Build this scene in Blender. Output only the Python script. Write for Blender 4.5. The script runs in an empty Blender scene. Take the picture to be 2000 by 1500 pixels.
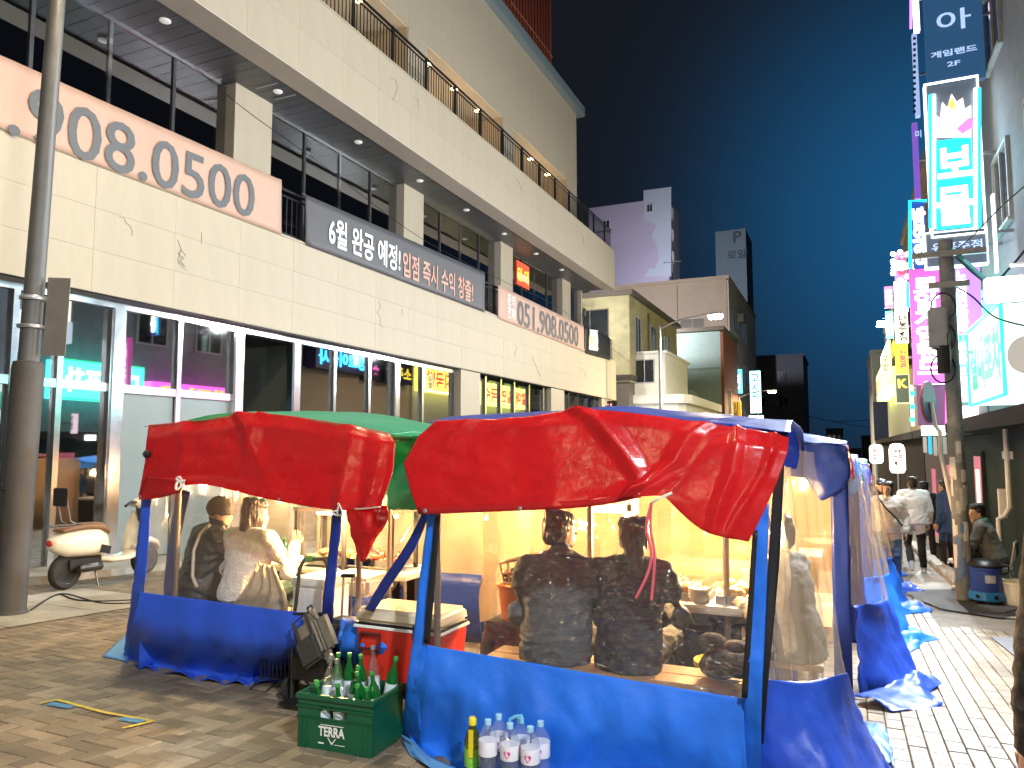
import bpy, bmesh, math, random
from mathutils import Vector, Matrix, Euler, noise
random.seed(7)
V = Vector
sc = bpy.context.scene
C = sc.collection
# ------------------------------------------------------------------ camera
FPX = 1450.0
cd = bpy.data.cameras.new('camera'); cam = bpy.data.objects.new('camera', cd); C.objects.link(cam)
cam.location = (0, 0, 1.45)
cam.rotation_euler = (math.radians(90 + 4.93), 0, math.radians(24.1))
cd.sensor_width = 36; cd.lens = 36 * FPX / 2000; cd.clip_start = .05; cd.clip_end = 1500
sc.camera = cam
RM = cam.rotation_euler.to_matrix(); CL = V(cam.location)
# ------------------------------------------------------------------ night sky
w = bpy.data.worlds.new('World'); sc.world = w; w.use_nodes = True
nt = w.node_tree; nt.nodes.clear()
def wn(t, **k):
    n = nt.nodes.new(t)
    for a, b in k.items(): setattr(n, a, b)
    return n
out = wn('ShaderNodeOutputWorld'); bg = wn('ShaderNodeBackground')
sky = wn('ShaderNodeTexSky', sky_type='NISHITA', sun_disc=False)
sky.sun_elevation = math.radians(-12); sky.sun_rotation = math.radians(15)
tc = wn('ShaderNodeTexCoord'); dot = wn('ShaderNodeVectorMath', operation='DOT_PRODUCT')
gd = (RM @ V((870 / FPX, 330 / FPX, -1))).normalized(); dot.inputs[1].default_value = gd    # the city glow over the neon end of the street
nt.links.new(tc.outputs['Generated'], dot.inputs[0])
mr = wn('ShaderNodeMapRange'); mr.inputs[1].default_value = .87; mr.inputs[2].default_value = 1.0; pwr = wn('ShaderNodeMath', operation='POWER'); pwr.inputs[1].default_value = 4.2; nt.links.new(mr.outputs[0], pwr.inputs[0])
nt.links.new(dot.outputs['Value'], mr.inputs[0])
mix = wn('ShaderNodeMix', data_type='RGBA'); mix.inputs[6].default_value = (.0034, .0042, .0062, 1); mix.inputs[7].default_value = (.0045, .042, .105, 1)
nt.links.new(pwr.outputs[0], mix.inputs[0])
sm = wn('ShaderNodeMix', data_type='RGBA', blend_type='ADD'); sm.inputs[0].default_value = .002
nt.links.new(mix.outputs[2], sm.inputs[6]); nt.links.new(sky.outputs[0], sm.inputs[7])
nt.links.new(sm.outputs[2], bg.inputs[0]); bg.inputs[1].default_value = 1.0
nt.links.new(bg.outputs[0], out.inputs[0])
vs = sc.view_settings; vs.view_transform = 'Standard'; vs.look = 'None'; vs.exposure = 1.2; vs.gamma = 1.0; vs.use_curve_mapping = False
sc.render.engine = 'CYCLES'
cy = sc.cycles
cy.use_denoising = True; cy.max_bounces = 8; cy.diffuse_bounces = 3; cy.glossy_bounces = 4; cy.transmission_bounces = 6
cy.transparent_max_bounces = 24; cy.sample_clamp_indirect = 4; cy.caustics_reflective = False; cy.caustics_refractive = False
cy.use_light_tree = True
# ------------------------------------------------------------------ street frame: +Y runs down the street, which falls 5.2 %
SL = -.052
def G(y): return SL * y
def ray(u, v): return RM @ V(((u - 1000) / FPX, (750 - v) / FPX, -1))
def atY(u, v, y): r = ray(u, v); return CL + r * (y / r.y)
def atX(u, v, x): r = ray(u, v); return CL + r * (x / r.x)
def gnd(u, v, h=0): r = ray(u, v); return CL + r * ((h - 1.45) / (r.z - SL * r.y))
RI = RM.transposed()
def proj(p):
    q = RI @ (V(p) - CL)
    if q.z > -.05: return None
    return (1000 - FPX * q.x / q.z, 750 + FPX * q.y / q.z)
# ------------------------------------------------------------------ materials
MATS = {}
def mat(name, col, rough=.6, var=.12, scale=6, bump=0, bscale=40, metal=0, spec=.5, trans=0, emit=None, es=0, alpha=1, stretch=None, coat=0, dirt=0, dcol=(.03, .025, .02)):
    if name in MATS: return MATS[name]
    m = bpy.data.materials.new(name); m.use_nodes = True; t = m.node_tree; N = t.nodes; L = t.links
    b = N['Principled BSDF']; o = N['Material Output']
    b.inputs['Roughness'].default_value = rough; b.inputs['Metallic'].default_value = metal
    b.inputs['Specular IOR Level'].default_value = spec; b.inputs['Coat Weight'].default_value = coat
    c = (*col, 1); tcn = N.new('ShaderNodeTexCoord'); mp = N.new('ShaderNodeMapping')
    L.new(tcn.outputs['Object'], mp.inputs[0])
    if stretch: mp.inputs['Scale'].default_value = stretch
    if var or dirt:
        nz = N.new('ShaderNodeTexNoise'); nz.inputs['Scale'].default_value = scale; nz.inputs['Detail'].default_value = 6; nz.inputs['Roughness'].default_value = .65
        L.new(mp.outputs[0], nz.inputs['Vector'])
        rp = N.new('ShaderNodeValToRGB'); rp.color_ramp.elements[0].position = .3; rp.color_ramp.elements[1].position = .7
        rp.color_ramp.elements[0].color = (*[x * (1 - var) for x in col], 1); rp.color_ramp.elements[1].color = (*[min(1, x * (1 + var)) for x in col], 1)
        L.new(nz.outputs[0], rp.inputs[0]); src = rp.outputs[0]
        if dirt:
            n2 = N.new('ShaderNodeTexNoise'); n2.inputs['Scale'].default_value = scale * .4; n2.inputs['Detail'].default_value = 9; n2.inputs['Roughness'].default_value = .75
            L.new(mp.outputs[0], n2.inputs['Vector'])
            r2 = N.new('ShaderNodeMapRange'); r2.inputs[1].default_value = .5; r2.inputs[2].default_value = .75; r2.inputs[4].default_value = dirt
            L.new(n2.outputs[0], r2.inputs[0]); mx = N.new('ShaderNodeMix'); mx.data_type = 'RGBA'
            L.new(r2.outputs[0], mx.inputs[0]); L.new(src, mx.inputs[6]); mx.inputs[7].default_value = (*dcol, 1); src = mx.outputs[2]
        L.new(src, b.inputs['Base Color'])
        rr = N.new('ShaderNodeMapRange'); rr.inputs[3].default_value = max(0.02, rough - .08); rr.inputs[4].default_value = min(1, rough + .08)
        L.new(nz.outputs[0], rr.inputs[0]); L.new(rr.outputs[0], b.inputs['Roughness'])
    else: b.inputs['Base Color'].default_value = c
    if bump:
        nb = N.new('ShaderNodeTexNoise'); nb.inputs['Scale'].default_value = bscale; nb.inputs['Detail'].default_value = 5
        L.new(mp.outputs[0], nb.inputs['Vector']); bp = N.new('ShaderNodeBump'); bp.inputs['Strength'].default_value = bump; bp.inputs['Distance'].default_value = .02
        L.new(nb.outputs[0], bp.inputs['Height']); L.new(bp.outputs[0], b.inputs['Normal'])
    if emit: b.inputs['Emission Color'].default_value = (*emit, 1); b.inputs['Emission Strength'].default_value = es
    if trans:
        tr = N.new('ShaderNodeBsdfTranslucent'); tr.inputs[0].default_value = c; ms = N.new('ShaderNodeMixShader'); ms.inputs[0].default_value = trans
        L.new(b.outputs[0], ms.inputs[1]); L.new(tr.outputs[0], ms.inputs[2]); L.new(ms.outputs[0], o.inputs[0])
    MATS[name] = m
    return m
def glow(name, col, s):
    if name in MATS: return MATS[name]
    m = bpy.data.materials.new(name); m.use_nodes = True; b = m.node_tree.nodes['Principled BSDF']
    b.inputs['Base Color'].default_value = (*[min(.8, x) for x in col], 1); b.inputs['Emission Color'].default_value = (*col, 1); b.inputs['Emission Strength'].default_value = s; b.inputs['Roughness'].default_value = .35
    MATS[name] = m
    return m
def glassy(name, tint, ior=1.5, rough=.02, haze=0, bump=0, bscale=8, hazecol=(.8, .8, .78), stretch=(1, 1, 1), base=0, dist=.02):
    """thin sheet: tinted see-through plus Fresnel gloss, optionally a milky share and wrinkles"""
    if name in MATS: return MATS[name]
    m = bpy.data.materials.new(name); m.use_nodes = True; t = m.node_tree; N = t.nodes; L = t.links
    o = N['Material Output']; N.remove(N['Principled BSDF'])
    tr = N.new('ShaderNodeBsdfTransparent'); tr.inputs[0].default_value = (*tint, 1)
    gl = N.new('ShaderNodeBsdfGlossy'); gl.inputs['Roughness'].default_value = rough; gl.inputs[0].default_value = (.95, .95, .95, 1)
    lw = N.new('ShaderNodeLayerWeight'); lw.inputs[0].default_value = .5; pw = N.new('ShaderNodeMath'); pw.operation = 'POWER'; pw.inputs[1].default_value = 5; L.new(lw.outputs['Facing'], pw.inputs[0])
    f0 = ((ior - 1) / (ior + 1)) ** 2 * 1.8; fr = N.new('ShaderNodeMath'); fr.operation = 'MULTIPLY_ADD'; fr.inputs[1].default_value = .75 - f0; fr.inputs[2].default_value = f0; L.new(pw.outputs[0], fr.inputs[0])
    a = tr.outputs[0]
    if bump:
        tcn = N.new('ShaderNodeTexCoord'); mp = N.new('ShaderNodeMapping'); mp.inputs['Scale'].default_value = stretch; L.new(tcn.outputs['Object'], mp.inputs[0])
        nz = N.new('ShaderNodeTexNoise'); nz.inputs['Scale'].default_value = bscale; nz.inputs['Detail'].default_value = 6; nz.inputs['Roughness'].default_value = .6; nz.inputs['Distortion'].default_value = 1.2
        try: nz.noise_type = 'RIDGED_MULTIFRACTAL'
        except Exception: pass
        L.new(mp.outputs[0], nz.inputs['Vector']); bp = N.new('ShaderNodeBump'); bp.inputs['Strength'].default_value = bump; bp.inputs['Distance'].default_value = dist
        L.new(nz.outputs[0], bp.inputs['Height']); L.new(bp.outputs[0], gl.inputs['Normal'])
    if haze:
        df = N.new('ShaderNodeBsdfTranslucent'); df.inputs[0].default_value = (*hazecol, 1); d2 = N.new('ShaderNodeBsdfDiffuse'); d2.inputs[0].default_value = (*hazecol, 1)
        mm = N.new('ShaderNodeMixShader'); mm.inputs[0].default_value = .5; L.new(df.outputs[0], mm.inputs[1]); L.new(d2.outputs[0], mm.inputs[2])
        mh = N.new('ShaderNodeMixShader'); mh.inputs[0].default_value = haze; L.new(a, mh.inputs[1]); L.new(mm.outputs[0], mh.inputs[2]); a = mh.outputs[0]
    ms = N.new('ShaderNodeMixShader')
    if base:
        ad = N.new('ShaderNodeMath'); ad.operation = 'ADD'; ad.use_clamp = True; ad.inputs[1].default_value = base; L.new(fr.outputs[0], ad.inputs[0]); L.new(ad.outputs[0], ms.inputs[0])
    else: L.new(fr.outputs[0], ms.inputs[0])
    L.new(a, ms.inputs[1]); L.new(gl.outputs[0], ms.inputs[2]); L.new(ms.outputs[0], o.inputs[0])
    MATS[name] = m
    return m
# ------------------------------------------------------------------ objects
INV = {}
def link(o, parent=None):
    C.objects.link(o)
    if parent is not None:
        o.parent = parent
        if parent.name in INV: o.matrix_parent_inverse = INV[parent.name]
    return o
def tag(o, label=None, cat=None, group=None, kind=None):
    if label: o['label'] = label
    if cat: o['category'] = cat
    if group: o['group'] = group
    if kind: o['kind'] = kind
    return o
def thing(name, label, cat, loc=(0, 0, 0), rz=0, group=None, world=True, rx=0):
    o = bpy.data.objects.new(name, None); o.empty_display_size = .1; C.objects.link(o)
    o.location = loc; o.rotation_euler = (rx, 0, rz)
    if world: INV[o.name] = Matrix.Translation(-V(loc))
    return tag(o, label, cat, group)
def dup(root, loc=None, rz=None, label=None):
    r = root.copy(); C.objects.link(r)
    if loc is not None: r.location = loc
    if rz is not None: r.rotation_euler.z = rz
    if label: r['label'] = label
    for ch in list(root.children):
        c = ch.copy(); C.objects.link(c); c.parent = r
        for g in list(ch.children):
            d = g.copy(); C.objects.link(d); d.parent = c
    return r
class MB:
    def __init__(s): s.v = []; s.f = []; s.m = []
    def add(s, vs, fs, mi=0):
        k = len(s.v); s.v += [tuple(p) for p in vs]; s.f += [tuple(i + k for i in f) for f in fs]; s.m += [mi] * len(fs); return s
    def box(s, x0, x1, y0, y1, z0, z1, mi=0):
        vs = [(x, y, z) for z in (z0, z1) for y in (y0, y1) for x in (x0, x1)]
        return s.add(vs, [(0, 2, 3, 1), (4, 5, 7, 6), (0, 1, 5, 4), (2, 6, 7, 3), (0, 4, 6, 2), (1, 3, 7, 5)], mi)
    def obox(s, c, ax, ay, az, mi=0):
        c, ax, ay, az = V(c), V(ax), V(ay), V(az)
        vs = [c + ax * i + ay * j + az * k for k in (-1, 1) for j in (-1, 1) for i in (-1, 1)]
        return s.add(vs, [(0, 2, 3, 1), (4, 5, 7, 6), (0, 1, 5, 4), (2, 6, 7, 3), (0, 4, 6, 2), (1, 3, 7, 5)], mi)
    def bbox(s, x0, x1, y0, y1, z0, z1, r=.01, mi=0):
        bm = bmesh.new(); bmesh.ops.create_cube(bm, size=1)
        for v in bm.verts: v.co = ((x0 + x1) / 2 + v.co.x * (x1 - x0), (y0 + y1) / 2 + v.co.y * (y1 - y0), (z0 + z1) / 2 + v.co.z * (z1 - z0))
        bmesh.ops.bevel(bm, geom=bm.edges[:], offset=r, segments=2, affect='EDGES')
        bm.verts.index_update(); s.add([v.co[:] for v in bm.verts], [[v.index for v in f.verts] for f in bm.faces], mi); bm.free(); return s
    def cyl(s, a, b, r0, r1=None, n=12, mi=0, cap=True):
        a, b = V(a), V(b); r1 = r0 if r1 is None else r1; d = (b - a).normalized()
        x = d.orthogonal().normalized(); y = d.cross(x); vs = []
        for p, r in ((a, r0), (b, r1)):
            vs += [p + (x * math.cos(t) + y * math.sin(t)) * r for t in [2 * math.pi * i / n for i in range(n)]]
        fs = [(i, (i + 1) % n, n + (i + 1) % n, n + i) for i in range(n)]
        if cap: fs += [tuple(range(n))[::-1], tuple(range(n, 2 * n))]
        return s.add(vs, fs, mi)
    def tube(s, pts, r, n=8, mi=0, closed=False):
        pts = [V(p) for p in pts]; k = len(pts); R = r if isinstance(r, (list, tuple)) else [r] * k; vs = []; x = None
        for i in range(k):
            a = pts[i - 1] if (i or closed) else pts[0]; b = pts[(i + 1) % k] if (i < k - 1 or closed) else pts[-1]
            d = (b - a); d = d.normalized() if d.length > 1e-9 else V((0, 0, 1))
            x = d.orthogonal().normalized() if x is None else (x - d * x.dot(d)).normalized()
            y = d.cross(x); vs += [pts[i] + (x * math.cos(t) + y * math.sin(t)) * R[i] for t in [2 * math.pi * j / n for j in range(n)]]
        fs = []
        for i in range(k if closed else k - 1):
            o, q = i * n, ((i + 1) % k) * n
            fs += [(o + j, o + (j + 1) % n, q + (j + 1) % n, q + j) for j in range(n)]
        if not closed: fs += [tuple(range(n))[::-1], tuple(range((k - 1) * n, k * n))]
        return s.add(vs, fs, mi)
    def lathe(s, prof, c=(0, 0, 0), n=16, mi=0, ax=None):
        """profile of (radius, height) about an axis through c"""
        c = V(c); az = V(ax).normalized() if ax else V((0, 0, 1)); x = az.orthogonal().normalized(); y = az.cross(x); vs = []
        for r, z in prof: vs += [c + az * z + (x * math.cos(t) + y * math.sin(t)) * max(r, 1e-4) for t in [2 * math.pi * j / n for j in range(n)]]
        fs = []
        for i in range(len(prof) - 1):
            o, q = i * n, (i + 1) * n
            fs += [(o + j, o + (j + 1) % n, q + (j + 1) % n, q + j) for j in range(n)]
        fs += [tuple(range(n))[::-1], tuple(range((len(prof) - 1) * n, len(prof) * n))]
        return s.add(vs, fs, mi)
    def ell(s, c, rx, ry, rz, n=12, k=8, mi=0, M=None):
        c = V(c); vs = []; 
        for i in range(k + 1):
            a = math.pi * i / k
            for j in range(n):
                t = 2 * math.pi * j / n; p = V((rx * math.sin(a) * math.cos(t), ry * math.sin(a) * math.sin(t), -rz * math.cos(a)))
                vs.append(c + (M @ p if M else p))
        fs = []
        for i in range(k):
            o, q = i * n, (i + 1) * n
            fs += [(o + j, o + (j + 1) % n, q + (j + 1) % n, q + j) for j in range(n)]
        return s.add(vs, fs, mi)
    def prism(s, poly, d, mi=0):
        """poly: list of 3D points, extruded by vector d"""
        n = len(poly); d = V(d); vs = [V(p) for p in poly] + [V(p) + d for p in poly]
        return s.add(vs, [tuple(range(n))[::-1], tuple(range(n, 2 * n))] + [(i, (i + 1) % n, n + (i + 1) % n, n + i) for i in range(n)], mi)
    def build(s, name, m, parent=None, smooth=False, loc=None):
        me = bpy.data.meshes.new(name); me.from_pydata(s.v, [], s.f)
        for x in (m if isinstance(m, (list, tuple)) else [m]): me.materials.append(x)
        if any(s.m): me.polygons.foreach_set('material_index', s.m)
        bm = bmesh.new(); bm.from_mesh(me); bmesh.ops.recalc_face_normals(bm, faces=bm.faces); bm.to_mesh(me); bm.free()
        if smooth: me.polygons.foreach_set('use_smooth', [True] * len(me.polygons)); me.set_sharp_from_angle(angle=math.radians(42))
        me.update(); o = bpy.data.objects.new(name, me)
        if loc is not None: o.location = loc
        return link(o, parent)
def inst(o, name, parent, loc, rot=None, m=None, scale=None):
    c = bpy.data.objects.new(name, o.data); c.location = loc
    if rot is not None: c.rotation_euler = rot
    if scale is not None: c.scale = scale
    return link(c, parent)
def bx(name, m, parent, *a, r=0): return (MB().bbox(*a, r=r) if r else MB().box(*a)).build(name, m, parent)
TS = bpy.data.scenes.new('workbench')          # a scratch scene, removed at the end: evaluates modifiers without the whole street
def evaluated(ob):
    TS.collection.objects.link(ob); vl = TS.view_layers[0]; vl.update(); me = bpy.data.meshes.new_from_object(ob.evaluated_get(vl.depsgraph)); TS.collection.objects.unlink(ob); return me
# lettering: glyph outlines of the built-in font turned into a mesh fitted to a rectangle
TXT = {}
def txt(parent, body, o, xd, yd, wdt, hgt, m, bold=.0, dep=.006, vertical=False, name='lettering', gap=1.0):
    """o: lower-left corner, xd/yd: unit reading and up directions"""
    key = (body, bold, vertical, gap)
    if key not in TXT:
        c = bpy.data.curves.new('lettering', 'FONT'); c.body = '\n'.join(body) if vertical else body; c.offset = bold; c.fill_mode = 'FRONT'; c.resolution_u = 3
        if vertical: c.align_x = 'CENTER'; c.space_line = gap
        else: c.space_character = gap
        ob = bpy.data.objects.new('lettering', c); me = evaluated(ob); vs = [tuple(v.co) for v in me.vertices]; fs = [tuple(p.vertices) for p in me.polygons]
        bpy.data.objects.remove(ob); bpy.data.meshes.remove(me); TXT[key] = (vs, fs)
    vs, fs = TXT[key]; x0 = min(p[0] for p in vs); x1 = max(p[0] for p in vs); y0 = min(p[1] for p in vs); y1 = max(p[1] for p in vs)
    o, xd, yd = V(o), V(xd), V(yd); nd = xd.cross(yd)
    pts = [o + xd * ((p[0] - x0) / (x1 - x0) * wdt) + yd * ((p[1] - y0) / (y1 - y0) * hgt) + nd * dep for p in vs]
    me = bpy.data.meshes.new(name); me.from_pydata([tuple(p) for p in pts], [], fs); me.materials.append(m); me.update()
    return link(bpy.data.objects.new(name, me), parent)
def cat1(P, t):
    n = len(P) - 1; t = min(max(t, 0), 1) * n; i = min(int(t), n - 1); f = t - i
    p0 = P[max(i - 1, 0)]; p1 = P[i]; p2 = P[i + 1]; p3 = P[min(i + 2, n)]
    return (p1 * 2 + (p2 - p0) * f + (p0 * 2 - p1 * 5 + p2 * 4 - p3) * f * f + (p1 * 3 - p0 - p2 * 3 + p3) * f ** 3) * .5
def sheet(name, rows, nu, nv, m, parent, amp=.008, fold=0, fr=9, thick=.003, seed=0, fx=2.2, fy=2.2, pin=False, extra=None, lin=False):
    """cloth: rows of polylines (first row on top) blended smoothly, then creased along the normal"""
    R = [[cat1([V(p) for p in r], i / nu) if len(r) > 2 else V(r[0]).lerp(V(r[-1]), i / nu) for i in range(nu + 1)] for r in rows]
    Pn = []
    for j in range(nv + 1):
        t = j / nv
        for i in range(nu + 1):
            col = [r[i] for r in R]; k_ = min(int(t * (len(col) - 1)), len(col) - 2); Pn.append(cat1(col, t) if len(col) > 2 and not lin else col[k_].lerp(col[k_ + 1], t * (len(col) - 1) - k_))
    Wd = nu + 1; out = []
    for j in range(nv + 1):
        for i in range(Wd):
            p = Pn[j * Wd + i]; a = Pn[j * Wd + min(i + 1, nu)] - Pn[j * Wd + max(i - 1, 0)]; b = Pn[min(j + 1, nv) * Wd + i] - Pn[max(j - 1, 0) * Wd + i]
            n = a.cross(b); n = n.normalized() if n.length > 1e-9 else V((0, -1, 0))
            q = V((i / nu * fx * 3 + seed, j / nv * fy * 3, seed * 1.7)); h = noise.noise(q) * .8 + (1 - 2 * abs(noise.noise(q * 2.1 + V((5, 1, 0))))) * .35 + noise.noise(q * 5) * .15
            g = math.sin(fr * i / nu * 2 * math.pi / 2 + 2.5 * noise.noise(V((j / nv * 1.5 + seed, i / nu * 2, 3)))) * fold * (j / nv if pin else 1)
            e = extra(i / nu, j / nv) if extra else 0
            out.append(p + n * (h * amp * (min(1, j / nv * 3) if pin else 1) + g + e))
    mb = MB(); mb.add(out, [(j * Wd + i, j * Wd + i + 1, (j + 1) * Wd + i + 1, (j + 1) * Wd + i) for j in range(nv) for i in range(nu)])
    o = mb.build(name, m, parent, smooth=True)
    if thick: s = o.modifiers.new('thickness', 'SOLIDIFY'); s.thickness = thick; s.offset = 0
    return o
# ================================================================== ground and paving
def brick_mat():
    m = mat('paving_brick', (.30, .25, .19), .62, var=.0, bump=.25, bscale=60); t = m.node_tree; N = t.nodes; L = t.links; b = N['Principled BSDF']
    g = N.new('ShaderNodeNewGeometry'); oi = N.new('ShaderNodeObjectInfo'); a = N.new('ShaderNodeMath'); a.operation = 'ADD'; f = N.new('ShaderNodeMath'); f.operation = 'FRACT'
    L.new(g.outputs['Random Per Island'], a.inputs[0]); L.new(oi.outputs['Random'], a.inputs[1]); L.new(a.outputs[0], f.inputs[0])
    rp = N.new('ShaderNodeValToRGB'); e = rp.color_ramp.elements; e[0].color = (.17, .132, .09, 1); e[1].color = (.33, .26, .18, 1); x = e.new(.5); x.color = (.245, .193, .132, 1)
    L.new(f.outputs[0], rp.inputs[0])
    nz = N.new('ShaderNodeTexNoise'); nz.inputs['Scale'].default_value = 1.3; nz.inputs['Detail'].default_value = 8; nz.inputs['Roughness'].default_value = .7; L.new(g.outputs['Position'], nz.inputs['Vector'])
    mr_ = N.new('ShaderNodeMapRange'); mr_.inputs[1].default_value = .3; mr_.inputs[2].default_value = .7; mr_.inputs[3].default_value = .55; mr_.inputs[4].default_value = 1.15; L.new(nz.outputs[0], mr_.inputs[0])
    mu = N.new('ShaderNodeMix'); mu.data_type = 'RGBA'; mu.blend_type = 'MULTIPLY'; mu.inputs[0].default_value = 1; L.new(rp.outputs[0], mu.inputs[6]); L.new(mr_.outputs[0], mu.inputs[7]); L.new(mu.outputs[2], b.inputs['Base Color'])
    r3 = N.new('ShaderNodeMapRange'); r3.inputs[3].default_value = .32; r3.inputs[4].default_value = .75; L.new(nz.outputs[0], r3.inputs[0]); L.new(r3.outputs[0], b.inputs['Roughness'])
    return m
M_brick = brick_mat()
M_joint = mat('paving_joint', (.16, .14, .115), .85, var=.3, scale=5, bump=.3, bscale=30)
gm = MB(); S = 500; gm.add([(-S, -S, -SL * S - .014 + 2 * SL * 0), (S, -S, -SL * S - .014), (S, S, SL * S - .014), (-S, S, SL * S - .014)], [(0, 1, 2, 3)])
ground = tag(gm.build('ground', M_joint), kind='structure')
pav = bpy.data.objects.new('brick_paving', None); C.objects.link(pav); tag(pav, kind='structure')
bl, bw, gp, hh = .2, .1, .0024, .03
def brick(horiz):
    lx, ly = (bl, bw) if horiz else (bw, bl); lx = lx / 2 - gp; ly = ly / 2 - gp; c = .005; vs = []
    for z, d in ((-hh, 0), (-c * .7, 0), (0, c)):
        for sx, sy in ((-1, -1), (1, -1), (1, 1), (-1, 1)): x = sx * (lx - d); y = sy * (ly - d); vs.append((x, y, z + SL * y))
    fs = [(8, 9, 10, 11)] + [(k * 4 + i, k * 4 + (i + 1) % 4, k * 4 + 4 + (i + 1) % 4, k * 4 + 4 + i) for k in (0, 1) for i in range(4)]
    return vs, fs
BR = {h: brick(h) for h in (0, 1)}
BM = {}
for h in (0, 1):
    me = bpy.data.meshes.new('brick'); me.from_pydata(*[BR[h][0], [], BR[h][1]]); me.materials.append(M_brick); BM[h] = me
spots = []
def seen(x, y):
    q = proj((x, y, G(y)))
    return q and -70 < q[0] < 2080 and 1040 < q[1] < 1640
x0, y0 = -9.9, .8
for r in range(0, 125):
    for c in range(0, 95):
        mm = (c - r) % 4
        if mm == 0: x, y, h = x0 + (c + 1) * bw, y0 + (r + .5) * bw, 1
        elif mm == 3: x, y, h = x0 + (c + .5) * bw, y0 + (r + 1) * bw, 0
        else: continue
        if x < -.62 and seen(x, y): spots.append((x, y, h))
for c in range(0, 34):
    for r in range(0, 62):
        x = -.58 + c * bw; y = 1.0 + r * bl + (bl / 2 if c % 2 else 0) + (.03 if c % 5 == 0 else 0)
        if seen(x, y) and not (y > 9.5 and x > .9): spots.append((x, y, 0))
def clear_view(x, y):   # bricks under the tents show little of themselves
    return not (-5.3 < x < -3.0 and y > 4.1) and not (-2.3 < x < .15 and y > 3.6) and not (-3 < x < -2.3 and y > 4.6)
spots.sort(key=lambda s: (not clear_view(s[0], s[1]), (s[0] ** 2 + s[1] ** 2) if (lambda q: 0 < q[0] < 2000 and q[1] < 1500)(proj((s[0], s[1], G(s[1])))) else 1e6))
rest = MB()
for i, (x, y, h) in enumerate(spots):
    z = G(y) + random.uniform(-.002, .002)
    if i < 300:
        o = bpy.data.objects.new('brick', BM[h]); o.location = (x, y, z); o.rotation_euler = (random.uniform(-.008, .008), random.uniform(-.008, .008), random.uniform(-.006, .006)); link(o, pav)
    else:
        tx, ty = random.uniform(-.02, .02), random.uniform(-.02, .02)
        rest.add([(x + a, y + b, z + c_ + a * tx + b * ty) for a, b, c_ in BR[h][0]], BR[h][1])
o = rest.build('bricks_beyond', M_brick, pav); tag(o, kind='stuff')
# raised apron along the storefront, pale slab under the lamp, dark ramp, grey mat
M_conc = mat('pale_concrete', (.42, .39, .33), .75, var=.2, scale=3, bump=.3, bscale=30, dirt=.35)
mb = MB(); kx = -9.75
mb.add([(-10.9, -6, G(-6) + .1), (kx, -6, G(-6) + .1), (kx, 37, G(37) + .1), (-10.9, 37, G(37) + .1), (kx, -6, G(-6) - .05), (kx, 37, G(37) - .05)], [(0, 1, 2, 3), (1, 4, 5, 2)])
tag(mb.build('storefront_apron', M_conc), kind='structure')
mb = MB()
for k in range(3): a = 3.6 + k * 1.0; mb.add([(-8.95, a, G(a) + .008), (-7.25, a, G(a) + .008), (-7.25, a + .985, G(a + .985) + .008), (-8.95, a + .985, G(a + .985) + .008)], [(0, 1, 2, 3)])
tag(mb.build('lamp_footing_slab', M_conc), kind='structure')
mb = MB()
def gq(pts, h=.006): return [(p.x, p.y, p.z + h) for p in [gnd(*q) for q in pts]]
mb.add(gq([(1742, 1152), (1885, 1152), (2080, 1192), (1955, 1208), (1840, 1190)]), [(0, 1, 2, 3, 4)])
tag(mb.build('asphalt_patch', mat('fresh_asphalt', (.035, .035, .037), .7, var=.2, bump=.4, bscale=80)), kind='structure')
p = gq([(1760, 1150), (1900, 1010), (2300, 1040), (2300, 1230), (1935, 1205), (1850, 1188)], .003)
mb = MB(); mb.add(p, [tuple(range(6))]); tag(mb.build('side_lane', mat('worn_concrete', (.36, .35, .32), .7, var=.3, scale=1.5, bump=.3, bscale=25, dirt=.5)), kind='structure')
mb = MB(); q = gq([(1935, 1246), (2060, 1250), (2080, 1300), (1992, 1292)], .016); q2 = [(a, b, c - .012) for a, b, c in q]
mb.add(q + q2, [(0, 1, 2, 3)] + [(i, (i + 1) % 4, 4 + (i + 1) % 4, 4 + i) for i in range(4)])
tag(mb.build('floor_mat', mat('grey_rubber', (.16, .17, .19), .8, bump=.3)), 'flat grey mat lying on the paving by the right edge', 'mat')
# faded chalk box on the paving, painted yellow with blue dashes
mk = thing('floor_marking', 'faded yellow and blue tape marking on the brick paving', 'marking', gnd(180, 1395))
def strip(pts, wd, m, nm):
    mb = MB(); P = [gnd(*q) for q in pts]
    for a, b in zip(P, P[1:]):
        s = (b - a).cross(V((0, 0, 1))).normalized() * wd / 2; up = V((0, 0, .009)); mb.add([a - s + up, b - s + up, b + s + up, a + s + up], [(0, 1, 2, 3)])
    return mb.build(nm, m, mk)
M_ytape = mat('yellow_tape', (.55, .42, .06), .6, var=.35, scale=30); M_btape = mat('blue_tape', (.08, .22, .42), .6, var=.3, scale=25)
strip([(78, 1376), (112, 1369), (200, 1393), (298, 1411), (240, 1425)], .028, M_ytape, 'yellow_tape')
strip([(95, 1376), (140, 1384)], .055, M_btape, 'blue_tape'); strip([(234, 1406), (280, 1412)], .055, M_btape, 'blue_tape')

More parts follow.
